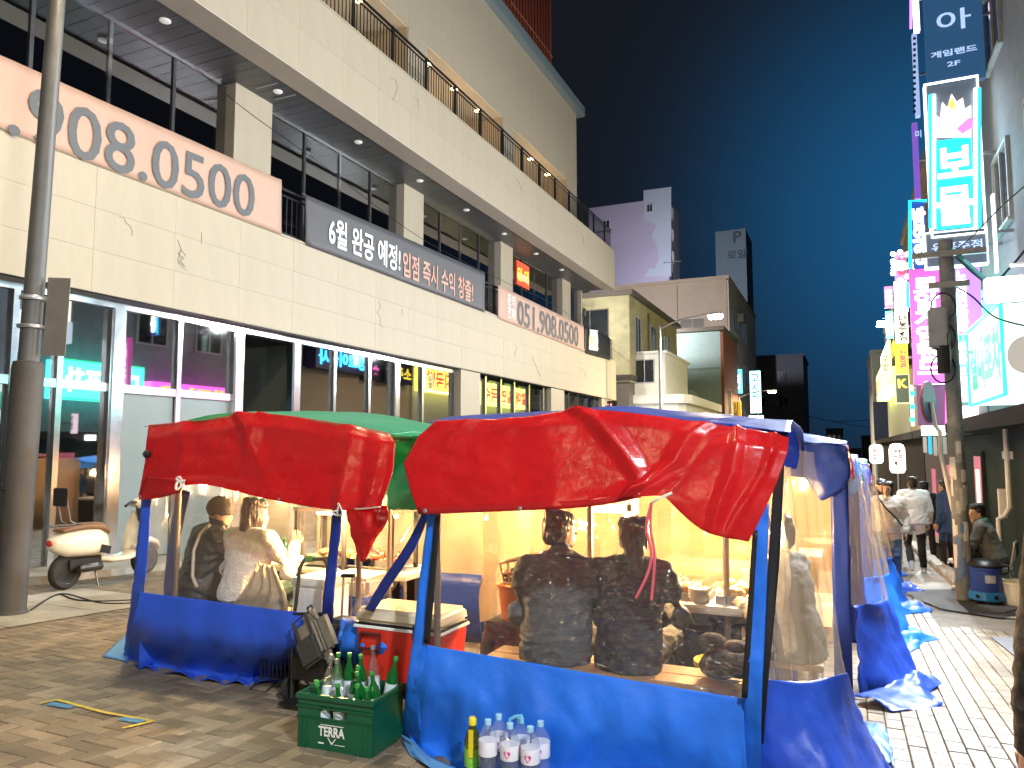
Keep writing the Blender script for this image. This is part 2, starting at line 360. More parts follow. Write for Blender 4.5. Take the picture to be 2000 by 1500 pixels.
# ================================================================== street lamps
M_pole = mat('pole_grey', (.10, .098, .095), .5, var=.15, scale=4, metal=.4); M_sleeve = mat('pole_sleeve', (.042, .038, .035), .6, var=.2, scale=5)
M_galv = mat('galvanised', (.42, .43, .45), .38, metal=.8, var=.15)
def street_lamp(x, y, label, power, near=False, col=(1, .77, .46), k=0):
    z = G(y); t = thing('street_lamp', label, 'street lamp', (x, y, z), group='street lamps in a row')
    hz = z + 9.0
    tilt = .16 if near else 0
    MB().lathe([(.115, 0), (.10, 3.0), (.085, 6), (.062, 9.05), (.05, 9.07)], (x, y, z), 20).build('pole', M_pole if near else M_galv, t, True)
    if near:
        MB().lathe([(.185, 0), (.165, .03), (.155, .06), (.152, 2.55), (.14, 2.62), (.118, 2.63)], (x, y, z), 24).build('sleeve', M_sleeve, t, True)
        bd = MB(); bd.lathe([(.125, 3.28), (.132, 3.29), (.132, 3.32), (.125, 3.33)], (x, y, z), 20)
        bd.build('strap', M_galv, t, True)
        MB().lathe([(.128, 2.98), (.134, 2.99), (.134, 3.015), (.128, 3.02)], (x, y, z), 20).build('strap', M_galv, t, True)
        MB().obox((x + .22, y + .12, z + 3.12), (.11, .05, 0), (.002, -.004, 0), (0, 0, .42)).build('sign_plate', mat('dull_plate', (.2, .19, .18), .5, metal=.6), t)
    pts = [V((x, y, hz - .1)), V((x + .5, y, hz + .13)), V((x + 1.2, y, hz + .32)), V((x + 2.0, y, hz + .42)), V((x + 2.25, y, hz + .43))]
    MB().tube(pts, [.045, .042, .038, .033, .03], 10).build('arm', M_galv, t, True)
    hx = x + 2.6; h = MB(); h.bbox(hx - .42, hx + .38, y - .16, y + .16, hz + .39, hz + .50, r=.03); h.build('lamp_head', M_galv, t, True)
    MB().bbox(hx - .3, hx + .32, y - .13, y + .13, hz + .2, hz + .389, r=.05).build('diffuser', glow('lamp_glow', col, 60), t)
    l = bpy.data.lights.new('lamp_light', 'AREA'); l.shape = 'RECTANGLE'; l.size = .5; l.size_y = .25; l.energy = power; l.color = col
    lo = bpy.data.objects.new('lamp_light', l); lo.location = (hx, y, hz + .18); link(lo, t)
    return t
LX = -7.87
nl = street_lamp(LX - .1, 5.05, 'tall grey street lamp post with dark lower sleeve beside the scooter', 190, True); nl.rotation_euler.y = math.radians(2.0)
street_lamp(LX, 34.8, 'lit street lamp standing before the grimy cream house', 650)
street_lamp(LX, 63.5, 'farther lit street lamp beside the blue lit sign', 1500)
street_lamp(LX, -24, 'street lamp of the row behind the viewer', 1500)

# ================================================================== big cream building on the left
M_stone = mat('cream_stone', (.42, .355, .255), .55, var=.06, scale=2.5, bump=.06, bscale=90, dirt=.22, dcol=(.29, .25, .19), stretch=(1, 1, .3))
M_stone2 = mat('cream_stone_side', (.50, .43, .35), .6, var=.06, scale=3)
M_core = mat('wall_core', (.34, .29, .21), .9, var=.1)
M_soff = mat('soffit_board', (.115, .115, .12), .42, var=.1, scale=2, metal=.3)
M_black = mat('black_metal', (.012, .012, .013), .4, var=.1, spec=.4)
M_chrome = mat('bright_steel', (.72, .73, .75), .16, metal=1, var=.05, scale=3)
M_frame = mat('dark_frame', (.10, .10, .105), .35, metal=.7, var=.1)
M_glass = glassy('window_glass', (.42, .46, .46), 2.6, .02)
M_dark = mat('dark_interior', (.12, .24, .27), .8, var=.2, scale=2)
bd = thing('commercial_building', 'large cream stone commercial building with balconies on the left', 'building', (-10.5, 15, G(15)))
BX, YA, YB = -10.5, -6.0, 36.4
z4, z3, z2, z1 = 3.85, 5.83, 9.58, 11.53
def panels(x, ya, yb, za, zb, wd, rows, nm='stone_panel', th=.03, skip=None):
    n = max(1, round((yb - ya) / wd)); pw = (yb - ya) / n; ph = (zb - za) / rows; g = .0016
    src = None
    for r in range(rows):
        off = 0
        for i in range(n):
            cy_, cz = ya + (i + .5) * pw, za + (r + .5) * ph
            if skip and skip(cy_, cz): continue
            d = random.uniform(-.0012, .0012)
            if src is None:
                me = MB().box(-th, 0, -pw / 2 + g, pw / 2 - g, -ph / 2 + g, ph / 2 - g); src = me.build(nm, M_stone, bd, loc=(x + d, cy_, cz))
            else: inst(src, nm, bd, (x + d, cy_, cz))
# lower and upper parapet bands: a core with stone panels hung on it
bx('parapet_core', M_core, bd, BX - .35, BX - .032, YA, YB - .035, z4 + .04, z3 - .03)
panels(BX, YA, YB, z4, z3, 1.53, 3)
bx('parapet_cap', M_stone, bd, BX - .36, BX + .015, YA, YB + .012, z3 + .001, z3 + .04)
bx('parapet_core', M_core, bd, BX - .35, BX - .032, YA, YB - .035, z2 + .04, z1 - .03)
panels(BX, YA, YB, z2 + .004, z1, 1.53, 2)
bx('parapet_cap', M_stone, bd, BX - .36, BX + .015, YA, YB + .012, z1 + .001, z1 + .04)
bx('band_underside', M_stone2, bd, BX - .62, BX - .001, YA, YB - .01, z2 - .035, z2 + .001)
bx('end_stone', M_stone, bd, -20, BX - .001, YB - .03, YB, z4, z3 - .002); bx('end_stone', M_stone, bd, -20, BX - .001, YB - .03, YB, z2 + .002, z1 - .002)
# first floor: slab, soffit boards, glazing, columns
GX = -12.4
bx('floor_slab', M_core, bd, -24, BX - .36, YA, YB - .1, z4 + .3, z3 - .12)
bx('floor_slab', M_core, bd, -24, BX - .36, YA, YB - .1, z2 + .2, z1 - .12)
src = None; n = int((YB - YA) / .30)
for i in range(n):
    y = YA + (i + .5) * .30
    if y < 5: continue
    if src is None: src = MB().box(-.89, .89, -.144, .144, -.02, 0).build('soffit_board', M_soff, bd, loc=(BX - .62 - .9, y, z2 + .02))
    else: inst(src, 'soffit_board', bd, (BX - .62 - .9, y, z2 + .02 + random.uniform(-.002, .002)))
bx('soffit_backing', M_black, bd, -24, BX - .62, YA, YB - .1, z2 + .05, z2 + .19)
M_dl = mat('downlight_white', (.75, .75, .72), .5, emit=(1, .97, .9), es=.15)
for u, v in ((323, 31), (543, 171), (700, 271), (820, 347), (911, 407), (985, 453), (1047, 492), (1097, 524)):
    p_ = atX(u, v, -11.55); MB().lathe([(.09, -.03), (.105, -.02), (.105, .0), (.08, .001)], (-11.55, p_.y, z2 - .001 - .005), 18).build('downlight', M_dl, bd, True)
for y in (12.4, 13.0): bx('air_slot', mat('slot_grey', (.5, .5, .5), .5), bd, -11.9, -11.3, y, y + .03, z2 - .012, z2 - .004)
cols = [12.6 - 7, 12.6, 19.55, 26.6, 33.6]
for y in cols:
    c = bx('column', M_stone, bd, -12.75, -12.12, y - .58, y + .58, z3 - .1, z2 - .003)
    MB().box(-12.76, -12.125, y - .583, y - .581, z3 - .1, z2 - .004).build('column_side', M_stone2, c)
prev = None
for a, b in zip([YA] + cols, cols + [YB - .3]):
    a_, b_ = a + .58, b - .58 if b in cols else b
    if b_ < 4: continue
    n = 4 if b in cols else 2; pw = (b_ - a_) / n
    wn_ = bx('window_band', M_frame, bd, GX - .03, GX + .03, a_, b_, z3 - .05, z3 + .0)
    bx('head_rail', M_chrome, wn_, GX - .03, GX + .035, a_, b_, z2 - .09, z2 - .004)
    bx('transom', M_chrome, wn_, GX - .028, GX + .03, a_, b_, z3 + 1.12, z3 + 1.20)
    for i in range(n):
        y = a_ + i * pw
        bx('mullion', M_frame if i % 2 else M_chrome, wn_, GX - .035, GX + .045, y, y + .07, z3, z2 - .092)
        g = bx('pane', M_glass, wn_, GX - .006, GX + .006, y + .072, y + pw - .002, z3 + 1.202, z2 - .092)
        bx('pane', M_glass, wn_, GX - .006, GX + .006, y + .072, y + pw - .002, z3 + .0, z3 + 1.118)
bx('room_back_wall', M_dark, bd, -19.2, -19, YA, YB - .2, -2.5, z1)
bx('room_end_wall', M_dark, bd, -19, GX, YA + .1, YA + .2, -2.5, z1); 
mb = MB().box(-19, -12.2, YB - .4, YB - .2, z3, z2 + .1); mb.build('room_end_wall', M_stone2, bd)
# ground floor glazing under the band
SX = -10.78
def Ys(u): return atX(u, 700, SX).y
zt = 2.35
def gz(y): return G(y) + .1
wide = [(u, Ys(u)) for u in (-180, 221, 459, 572, 769)]; thin = [-80, 20, 112, 345, 650, 718, 822, 884]
shop = bx('shopfront_head', M_chrome, bd, SX - .04, SX + .06, YA, Ys(890), z4 - .14, z4 - .02)
bx('shopfront_lintel', M_black, bd, BX - .34, BX - .05, YA, YB - .2, z4 - .019, z4 + .038)
for u, y in wide: MB().bbox(SX - .06, SX + .14, y - .13, y + .13, gz(y) - .1, z4 - .141, r=.03).build('steel_column', M_chrome, bd, True)
ed = sorted([y for _, y in wide] + [Ys(u) for u in thin])
for u in thin: y = Ys(u); bx('steel_mullion', M_chrome, shop, SX - .05, SX + .08, y - .045, y + .045, gz(y) - .1, z4 - .141)
M_panel = mat('grey_blue_panel', (.20, .25, .255), .4, var=.05, scale=1.5)
ye0, ye1 = Ys(459), Ys(572)
for a, b in zip(ed, ed[1:]):
    if abs(a - ye0) < .01: continue          # the open entrance
    mid = (a + b) / 2
    if b <= ye0 + .01:
        bx('shopfront_transom', M_chrome, shop, SX - .04, SX + .07, a + .05, b - .05, zt, zt + .13)
        bx('shopfront_pane', M_glass, shop, SX - .006, SX + .006, a + .05, b - .05, zt + .13, z4 - .142)
        if b > Ys(221) + .1: bx('door_panel', M_panel, shop, SX - .03, SX + .02, a + .06, b - .06, gz(mid), zt - .001)
        else: bx('shopfront_pane', M_glass, shop, SX - .006, SX + .006, a + .05, b - .05, gz(mid), zt - .001)
    else:
        bx('shopfront_transom', M_chrome, shop, SX - .04, SX + .07, a + .05, b - .05, 1.45, 1.55)
        bx('shopfront_pane', M_glass, shop, SX - .006, SX + .006, a + .05, b - .05, 1.55, z4 - .142)
        bx('shopfront_pane', M_glass, shop, SX - .006, SX + .006, a + .05, b - .05, gz(mid), 1.449)
# entrance recess
M_rec = mat('recess_green_grey', (.10, .12, .11), .5, var=.1, scale=2)
bx('entrance_wall', M_rec, bd, -15.2, -15.1, ye0 - .5, ye1 + 3, -2, z4); bx('entrance_wall', M_rec, bd, -15.1, SX - .07, ye1 + .14, ye1 + .2, -2, z4); bx('entrance_ceiling', M_black, bd, -15.1, SX - .07, ye0, ye1 + .1, z4 - .16, z4 - .1)
bx('wall_switch', M_dl, bd, -15.09, -15.06, ye1 - .5, ye1 - .38, 1.75, 1.87)
# stone piers between the farther windows
for a, b in ((888, 926), (1066, 1092), (1166, 1212)):
    bx('stone_pier', M_stone, bd, BX - .5, BX - .06, Ys(a), min(Ys(b), YB - .05), -2.4, z4 - .021)
for us in ((927, 945, 975, 1001, 1030, 1058, 1065), (1093, 1107, 1125, 1143, 1158, 1165)):
    for a, b in zip(us, us[1:]):
        ya_, yb_ = Ys(a), Ys(b)
        bx('shopfront_pane', M_glass, shop, SX - .006, SX + .006, ya_ + .05, yb_ - .05, -1.5, z4 - .142); bx('steel_mullion', M_chrome, shop, SX - .05, SX + .08, yb_ - .05, yb_ + .05, -1.5, z4 - .03)
bx('shopfront_back', M_dark, bd, -14.6, -14.5, YA, ye0 - .6, -2.5, z4)
bx('shop_floor', M_dark, bd, -19, SX - .07, YA, YB - .3, -2.2, -1.95)
bx('shop_ceiling', M_dark, bd, -19, BX - .37, YA, YB - .3, z4 + .05, z4 + .12)
# set-back upper wall with lamp-lit recesses, grey eave and rust-red sheet-metal penthouse
UX, zu = -12.0, 18.5
ops = [(8.0, 18.9), (20.1, 25.9), (27.1, 33.4)]
ya = YA
def inop(y, z): return z < 14.6 and any(a - .01 < y < b + .01 for a, b in ops)
segs = [(6, 8.0), (8.0, 18.9), (18.9, 20.1), (20.1, 25.9), (25.9, 27.1), (27.1, 33.4), (33.4, 34.9)]
for a, b in segs:
    if (a, b) in ops: panels(UX, a, b, 14.6, zu, 1.6, 4)
    else: panels(UX, a, b, z1 - .1, 14.6, 1.6, 3); panels(UX, a, b, 14.6, zu, 1.6, 4)
bx('upper_core', M_core, bd, -20, UX - .04, 6, 34.85, 14.7, zu); bx('upper_end', M_stone, bd, -20, UX - .031, 34.86, 34.9, z1 - .1, zu)
bx('upper_end', M_stone, bd, -20, UX - .031, 33.44, 33.5, z1 - .1, 14.6)
M_warmw = mat('recess_plaster', (.58, .44, .28), .7, var=.06)
for i, (a, b) in enumerate(ops):
    bx('recess_ceiling', M_warmw, bd, UX - 1.7, UX - .031, a, b, 14.55, 14.6); bx('recess_jamb', M_warmw, bd, UX - 1.7, UX - .031, b - .03, b, z1 - .1, 14.549)
    bx('recess_back', mat('recess_glazing', (.10, .09, .08), .2, var=.2), bd, UX - 1.75, UX - 1.7, a, b, z1 - .1, 14.6)
    for q in range(3):
        y = a + (b - a) * (q + .5) / 3; MB().lathe([(.1, -.03), (.12, -.02), (.12, 0)], (UX - .6, y, 14.548), 12).build('recess_lamp', glow('recess_lamp', (1, .72, .35), 14), bd)
    l = bpy.data.lights.new('recess_light', 'AREA'); l.shape = 'RECTANGLE'; l.size = (b - a) * .8; l.size_y = .2; l.energy = 26 * (b - a) / 6; l.color = (1, .72, .38); lo = bpy.data.objects.new('recess_light', l); lo.location = (UX - 1.3, (a + b) / 2, z1 + .3); lo.rotation_euler = (math.pi, 0, 0); link(lo, bd)
M_eave = mat('eave_grey', (.16, .20, .21), .5, var=.12)
bx('eave', M_eave, bd, -20, UX + .28, 6, 35.35, zu + .001, zu + .42)
bx('eave_lip', M_eave, bd, UX + .281, UX + .32, 6, 35.36, zu + .05, zu + .47)
M_rust = mat('rust_red_sheet', (.23, .055, .03), .5, var=.12, scale=3)
bx('penthouse_wall', M_rust, bd, -20, -13.1, 6, 34.3, zu + .43, 29)
src = None
for i in range(60):
    y = 12 + i * .37
    if src is None: src = MB().box(0, .05, -.04, .04, zu + .44, 29).build('sheet_rib', M_rust, bd, loc=(-13.1, y, 0))
    else: inst(src, 'sheet_rib', bd, (-13.1, y, 0))
for z in (21.5, 25): bx('sheet_seam', mat('seam', (.4, .18, .1), .5), bd, -13.09, -13.04, 6, 34.3, z, z + .03)
# wire stubs left on the stone
M_wire = mat('grey_wire', (.18, .16, .13), .7)
def squiggle(u, v, pts, r=.004):
    P_ = [atX(u + a, v + b, BX + .006) for a, b in pts]; MB().tube(P_, r, 5).build('wire_stub', M_wire, bd)
squiggle(233, 424, [(0, 0), (10, 2), (12, 10), (22, 18), (26, 30), (24, 36)], .004); squiggle(347, 468, [(0, 0), (8, 22), (0, 26), (12, 38), (2, 44), (14, 52), (4, 40), (16, 30), (6, 20), (0, 44), (16, 60)], .004)
squiggle(740, 588, [(0, 0), (3, 12), (-3, 22), (4, 34), (2, 46), (7, 52)]); squiggle(784, 603, [(0, 0), (3, 5), (0, 10), (3, 12)]); squiggle(1004, 674, [(0, 0), (6, 4), (4, 10), (0, 22)], .005)
squiggle(1040, 697, [(0, 0), (5, 14), (12, 30), (15, 38)], .005); squiggle(1130, 716, [(0, 0), (8, 6), (2, 12), (12, 10), (14, 20)], .005)
squiggle(762, 152, [(0, 0), (10, 4), (14, 20), (10, 34), (4, 44)]); squiggle(808, 190, [(0, 0), (9, 4), (8, 14), (10, 24)]); squiggle(1008, 350, [(0, 0), (6, 6), (10, 20), (12, 24)], .005); squiggle(1135, 455, [(0, 0), (5, 14), (3, 22), (10, 26)], .005)
squiggle(393, 454, [(0, 0), (1, 10), (0, 22)], .004)
# railings
def railing(nm, lab, x, ya, yb, z, h, step):
    t = thing(nm, lab, 'railing', (x, (ya + yb) / 2, z)); 
    bx('top_rail', M_black, t, x - .025, x + .025, ya, yb, z + h - .05, z + h); bx('mid_rail', M_black, t, x - .02, x + .02, ya, yb, z + h - .17, z + h - .14); bx('bottom_rail', M_black, t, x - .02, x + .02, ya, yb, z + .06, z + .1)
    s0 = s1 = None; y = ya + .05; k = 0
    while y < yb:
        if k % 12 == 0:
            if s0 is None: s0 = MB().box(-.035, .035, -.035, .035, .0, h).build('post', M_black, t, loc=(x, y, z))
            else: inst(s0, 'post', t, (x, y, z))
        elif s1 is None: s1 = MB().box(-.01, .01, -.01, .01, .1, h - .17).build('baluster', M_black, t, loc=(x, y, z))
        else: inst(s1, 'baluster', t, (x, y, z))
        y += step; k += 1
    return t
rl = railing('balcony_railing', 'black bar railing along the upper balcony of the cream building', BX - .15, 9, YB - .1, z1 + .04, 1.1, .145)
for x in [BX - .2 - k * .3 for k in range(1, 18)]: MB().box(x - .01, x + .01, YB - .16, YB - .14, z1 + .1, z1 + 1.06).build('baluster', M_black, rl)
bx('end_rail', M_black, rl, -16, BX - .15, YB - .17, YB - .13, z1 + 1.06, z1 + 1.11)
railing('balcony_railing', 'black bar railing behind the phone number banners on the lower balcony', BX - .15, 5, YB - .1, z3 + .04, 1.05, .16)
# banners on the lower railing
M_peach = mat('peach_banner', (.56, .36, .27), .6, var=.04, scale=3, bump=.1, bscale=14, trans=.1); M_charc = mat('charcoal_banner', (.085, .083, .088), .55, var=.06, bump=.1, bscale=14)
M_ink = mat('grey_ink', (.10, .105, .11), .6, var=.05); M_white = mat('white_paint', (.8, .8, .78), .5, var=.03); M_inkp = mat('peach_ink', (.62, .33, .24), .6, var=.03)
NX = BX + .035
def banner(u0, u1, vt0, vb0, vt1, vb1, m, lab, seed):
    a, b, c, d = atX(u0, vt0, NX), atX(u1, vt1, NX), atX(u0, vb0, NX), atX(u1, vb1, NX); 
    t = thing('banner', lab, 'banner', (NX, (a.y + b.y) / 2, z3 + .04), group='banners tied to the balcony railing')
    sheet('banner_cloth', [[a, b], [c, d]], 40, 8, m, t, amp=.012, thick=.003, seed=seed)
    for p_ in (a, b, c, d): MB().tube([p_, p_ + V((-.12, .03, .06))], .005, 5).build('tie_cord', M_white, t)
    return t
def btxt(t, s, u0, u1, vt, vb, m, bold, um=None, ends=None, **k):
    """fit lettering between two image columns, its height taken at the middle"""
    a, b = atX(u0, 500, NX), atX(u1, 500, NX); um = (u0 + u1) / 2 if um is None else um
    top, bot = atX(um, vt, NX).z, atX(um, vb, NX).z
    if ends: a, b = atX(u0, ends[0], NX), atX(u1, ends[1], NX); return txt(t, s, (NX + .014, a.y, a.z), (0, (b - a).y / (b - a).length, (b - a).z / (b - a).length), (0, 0, 1), (b - a).length, top - bot, m, bold, **k)
    return txt(t, s, (NX + .014, a.y, bot), (0, 1, 0), (0, 0, 1), b.y - a.y, top - bot, m, bold, **k)
t = banner(-140, 550, 45, 196, 352, 458, M_peach, 'largest peach banner with big grey digits ending in 0500', 1)
btxt(t, '.908.0500', 14, 495, 278, 373, M_ink, .008, um=315, ends=(262, 430))
t = banner(597, 947, 380, 478, 532, 610, M_charc, 'charcoal banner with white and peach Korean lettering', 2)
btxt(t, '6월 완공 예정!', 640, 781, 452, 506, M_white, .022, um=712); btxt(t, '입점 즉시 수익 창출!', 786, 923, 520, 566, M_inkp, .016, um=855)
t = banner(973, 1141, 556, 622, 638, 687, M_peach, 'smaller peach banner with a phone number near the far corner', 3)
btxt(t, '051.908.0500', 1010, 1128, 611, 656, M_ink, .018, um=1068); btxt(t, '문의\n전화', 990, 1006, 576, 623, M_white, .01, um=998)
t = banner(1143, 1192, 636, 690, 660, 704, M_black, 'black banner at the far end of the lower balcony', 4)
M_cloth = mat('white_cloth', (.7, .7, .72), .6, var=.05); M_yel = mat('yellow_print', (.75, .6, .05), .5)
s = thing('small_poster', 'small white and blue hanging poster on the black banner', 'poster', atX(1160, 665, NX + .05))
sheet('poster_cloth', [[atX(1152, 643, NX + .05), atX(1168, 645, NX + .05)], [atX(1150, 683, NX + .05), atX(1168, 686, NX + .05)]], 8, 8, M_cloth, s, amp=.05, seed=8)
txt(s, '임', atX(1154, 672, NX + .1), (0, 1, 0), (0, 0, 1), .32, .42, M_yel, .03)
t = thing('window_poster', 'red and yellow poster stuck in a window of the upper floor', 'poster', atX(1021, 536, GX + .06))
a, b = atX(1009, 507, GX + .06), atX(1034, 567, GX + .06); bx('poster_sheet', mat('poster_red', (.5, .06, .03), .5, emit=(.8, .12, .04), es=.25), t, GX + .055, GX + .06, a.y, b.y, b.z, a.z)
bx('poster_band', mat('poster_white', (.7, .65, .6), .5), t, GX + .061, GX + .063, a.y + .05, b.y - .05, b.z + .25, b.z + .55)
txt(t, '임 대', (GX + .062, a.y + .1, a.z - .85), (0, 1, 0), (0, 0, 1), (b.y - a.y) - .2, .6, glow('poster_yellow', (1, .6, .05), .5), .03)
# ================================================================== houses beyond the corner
M_pane = mat('night_window', (.02, .025, .03), .12, var=.2, spec=.8)
M_wf = mat('window_frame_grey', (.45, .45, .44), .5)
def block(t, m, x0, x1, y0, y1, z0, z1, nm='wall'): return bx(nm, m, t, x0, x1, y0, y1, z0, z1)
def win(t, face, a0, a1, z0, z1, at, m=None, bars=1, frame=None):
    """a window standing 3 cm proud of a wall; face 'y' looks to -Y, 'x' to +X, 'w' to -X"""
    f = .06; fr = frame or M_wf; s = {'y': -1, 'x': 1, 'w': -1}[face]; mb = MB(); g = MB()
    def B(q, b0, b1, c0, c1, d0, d1):
        lo, hi = sorted((at + s * d0, at + s * d1))
        q.box(b0, b1, lo, hi, c0, c1) if face == 'y' else q.box(lo, hi, b0, b1, c0, c1)
    B(mb, a0, a1, z0, z0 + f, 0.001, .09); B(mb, a0, a1, z1 - f, z1, 0.001, .06); B(mb, a0, a0 + f, z0 + f, z1 - f, 0.001, .06); B(mb, a1 - f, a1, z0 + f, z1 - f, 0.001, .06)
    for i in range(bars): c = a0 + (a1 - a0) * (i + 1) / (bars + 1); B(mb, c - .025, c + .025, z0 + f, z1 - f, .012, .05)
    o = mb.build('window', fr, t); B(g, a0 + f, a1 - f, z0 + f, z1 - f, .002, .012); g.build('pane', m or M_pane, o); return o
M_grime = mat('grimy_cream', (.40, .365, .22), .8, var=.2, scale=1.2, dirt=.75, dcol=(.05, .045, .035), bump=.2, bscale=12)
M_tile = mat('grey_tile', (.12, .105, .09), .6, var=.2, scale=9)
t = thing('old_house', 'old grimy cream house with burnt windows beside the cream building', 'house', (-14, 41, G(41)))
block(t, M_grime, -20, -11, 41, 54.2, 5.2, 10.2); block(t, M_tile, -19.9, -11.1, 41.1, 54.1, -3, 5.199, 'tiled_base'); block(t, M_tile, -20.2, -10.75, 40.8, 54.5, 10.201, 10.5, 'roof')
block(t, mat('sooty_ledge', (.06, .05, .04), .9, var=.4), -20.1, -10.9, 40.85, 54.3, 5.3, 5.6, 'ledge')
win(t, 'y', -14.5, -12.2, 6.9, 9.5, 41, frame=M_tile); win(t, 'y', -16.8, -15.4, 6.3, 9.2, 41, frame=M_tile)
for y, w_ in ((42.2, 1.3), (46, 1.5), (49.6, 1.8)): win(t, 'x', y, y + w_, 6.9, 9.2, -11)
for y in (42.5, 45.5, 49): win(t, 'x', y, y + 1.2, 3.6, 5.0, -11.1)
MB().tube([(-10.9, 45.2, 9.8), (-10.9, 45.2, 1)], .05, 6).build('drain_pipe', M_tile, t)
M_chalk = mat('chalk_white', (.74, .73, .68), .7, var=.06, scale=2, dirt=.12, dcol=(.35, .33, .3))
t = thing('white_shop_house', 'low white rounded shop house brightly lit below the old house', 'house', (-10, 43, G(43)))
mb = MB(); pr = [(-11.6, 42.3), (-9.2, 42.3), (-8.6, 42.55), (-8.3, 43.1), (-8.3, 54.4), (-11.6, 54.4)]
mb.prism([(x, y, -3) for x, y in pr], (0, 0, 7.0)); mb.build('wall', M_chalk, t)
MB().prism([(x + (.35 if x > -10 else 0), y - (.35 if y < 43 else 0), 4.0) for x, y in pr], (0, 0, .5)).build('canopy', M_chalk, t); block(t, M_chalk, -11.6, -9.3, 42.35, 49, 4.501, 6.9, 'upper_storey'); block(t, M_chalk, -11.75, -9.15, 42.2, 49.2, 6.901, 7.05, 'roof')
win(t, 'y', -11.1, -9.9, 5.2, 6.6, 42.35); win(t, 'y', -9.9, -9.2, .4, 2.0, 42.3); win(t, 'x', 44, 46, .6, 2.2, -8.3, bars=2); win(t, 'x', 47.5, 49.5, .6, 2.2, -8.3, bars=2)
l = bpy.data.lights.new('canopy_light', 'AREA'); l.shape = 'RECTANGLE'; l.size = 2.4; l.size_y = .2; l.energy = 1300; l.color = (.95, 1, .95); lo = bpy.data.objects.new('canopy_light', l); lo.location = (-9.4, 40.6, 3.2); lo.rotation_euler = (math.radians(-75), 0, 0); 
fx = thing('shop_floodlight', 'slim floodlight bar shining on the white shop house', 'floodlight', (-9.4, 40.5, G(40))); link(lo, fx)
MB().box(-10.6, -8.2, 40.45, 40.58, 3.1, 3.3).build('light_bar', M_galv, fx); MB().cyl((-9.4, 40.5, G(40)), (-9.4, 40.5, 3.1), .05).build('stand', M_galv, fx)
M_teal = mat('pale_teal', (.30, .42, .44), .7, var=.08, dirt=.2); M_rbrick = mat('red_brick_wall', (.24, .09, .06), .8, var=.25, scale=14, bump=.4, bscale=30)
t = thing('teal_house', 'narrow pale teal house with a brick street side', 'house', (-10, 57, G(57)))
block(t, M_teal, -11.9, -8.32, 57, 65, -4, 10.3); block(t, M_rbrick, -8.319, -8.1, 57.0, 65, -4, 10.2, 'brick_side'); block(t, M_tile, -12.1, -8.0, 56.8, 65.2, 10.301, 10.6, 'roof'); win(t, 'x', 59, 60.2, 4, 6, -8.1); win(t, 'x', 59, 60.2, 0, 2, -8.1); bx('seam', mat('teal_seam', (.2, .3, .32), .7), t, -11.8, -8.4, 56.97, 56.999, 7.4, 7.5)
mb = MB(); mb.lathe([(.02, 0), (.35, .12), (.55, .3), (.56, .3)], (-10.6, 56.6, 5.2), 14, ax=(.5, -.8, .4)); mb.cyl((-10.6, 56.6, 5.2), (-10.6, 56.9, 4.6), .04); o = mb.build('satellite_dish', M_wf); tag(o, 'grey satellite dish on the teal house', 'dish')
M_beige = mat('beige_render', (.44, .37, .32), .75, var=.06, scale=1, dirt=.15, dcol=(.2, .17, .14)); M_pwhite = mat('painted_white', (.55, .57, .56), .7, var=.06, dirt=.2)
t = thing('beige_block', 'beige four storey block behind the teal house', 'building', (-14, 66.5, G(66)))
block(t, M_beige, -19.5, -9.05, 66.5, 88, -5, 16.3); block(t, M_pwhite, -9.049, -8.9, 66.6, 88, -5, 16.2, 'street_side'); block(t, M_beige, -19.7, -8.8, 66.3, 88.2, 16.301, 16.6, 'parapet')
for z in (3, 7.5, 12): win(t, 'x', 69, 72, z, z + 2.2, -8.9); win(t, 'x', 76, 79, z, z + 2.2, -8.9)
win(t, 'y', -13.2, -11, 11, 13, 66.5, m=mat('dim_window', (.1, .1, .1), .4)); MB().tube([(-13.4, 66.4, 16), (-13.4, 66.4, 4)], .05, 6).build('drain_pipe', M_beige, t)
for x in (-13.6, -11.5): bx('air_unit', M_wf, t, -8.88, -8.4, 74 + x * .1, 74.8 + x * .1, 13.4, 14.2)
mb = MB(); mb.cyl((-14.5, 70, 16.6), (-14.5, 70, 19.4), .05); mb.cyl((-15.4, 70, 19.2), (-13.6, 70, 19.2), .03)
for k in range(5): mb.cyl((-15.2 + k * .35, 69.7, 19.2), (-15.2 + k * .35, 70.3, 19.2), .02)
tag(mb.build('roof_antenna', M_wf), 'thin television antenna on the beige block roof', 'antenna')
M_mau = mat('mauve_tower', (.29, .26, .33), .8, var=.05); M_pgr = mat('pale_grey_tower', (.30, .33, .38), .8, var=.05); M_side = mat('tower_side', (.24, .24, .28), .8, var=.06, dirt=.3)
def lift(o): return o
t = thing('mural_tower', 'tall tower with a mauve and pale grey painted mural', 'tower', (-25, 95, G(95)))
block(t, M_mau, -31, -20.2, 95, 102, -5, 34.2); mu = MB()
def q(u, v): p_ = atY(u, v, 94.96); return (p_.x, 94.96, p_.z)
mu.prism([q(*a) for a in ((1257, 372), (1311, 365), (1311, 540), (1257, 540), (1275, 515), (1258, 480), (1282, 440), (1257, 430))], (0, -.03, 0)); mu.build('mural_field', M_pgr, t)
MB().prism([q(*a) for a in ((1262, 452), (1272, 456), (1283, 480), (1287, 505), (1280, 524), (1266, 524), (1260, 490))], (0, -.06, 0)).build('mural_figure', M_mau, t)
block(t, M_side, -20.199, -20.1, 95, 102, -5, 34.1, 'tower_side'); win(t, 'y', -29.0, -28.0, 31.0, 32.2, 95); win(t, 'y', -22.9, -22.1, 32.5, 33.6, 94.9)
for z in (26, 29, 32): win(t, 'x', 97, 98, z, z + 1.6, -20.1)
M_ptw = mat('teal_grey_tower', (.19, .26, .29), .8, var=.05)
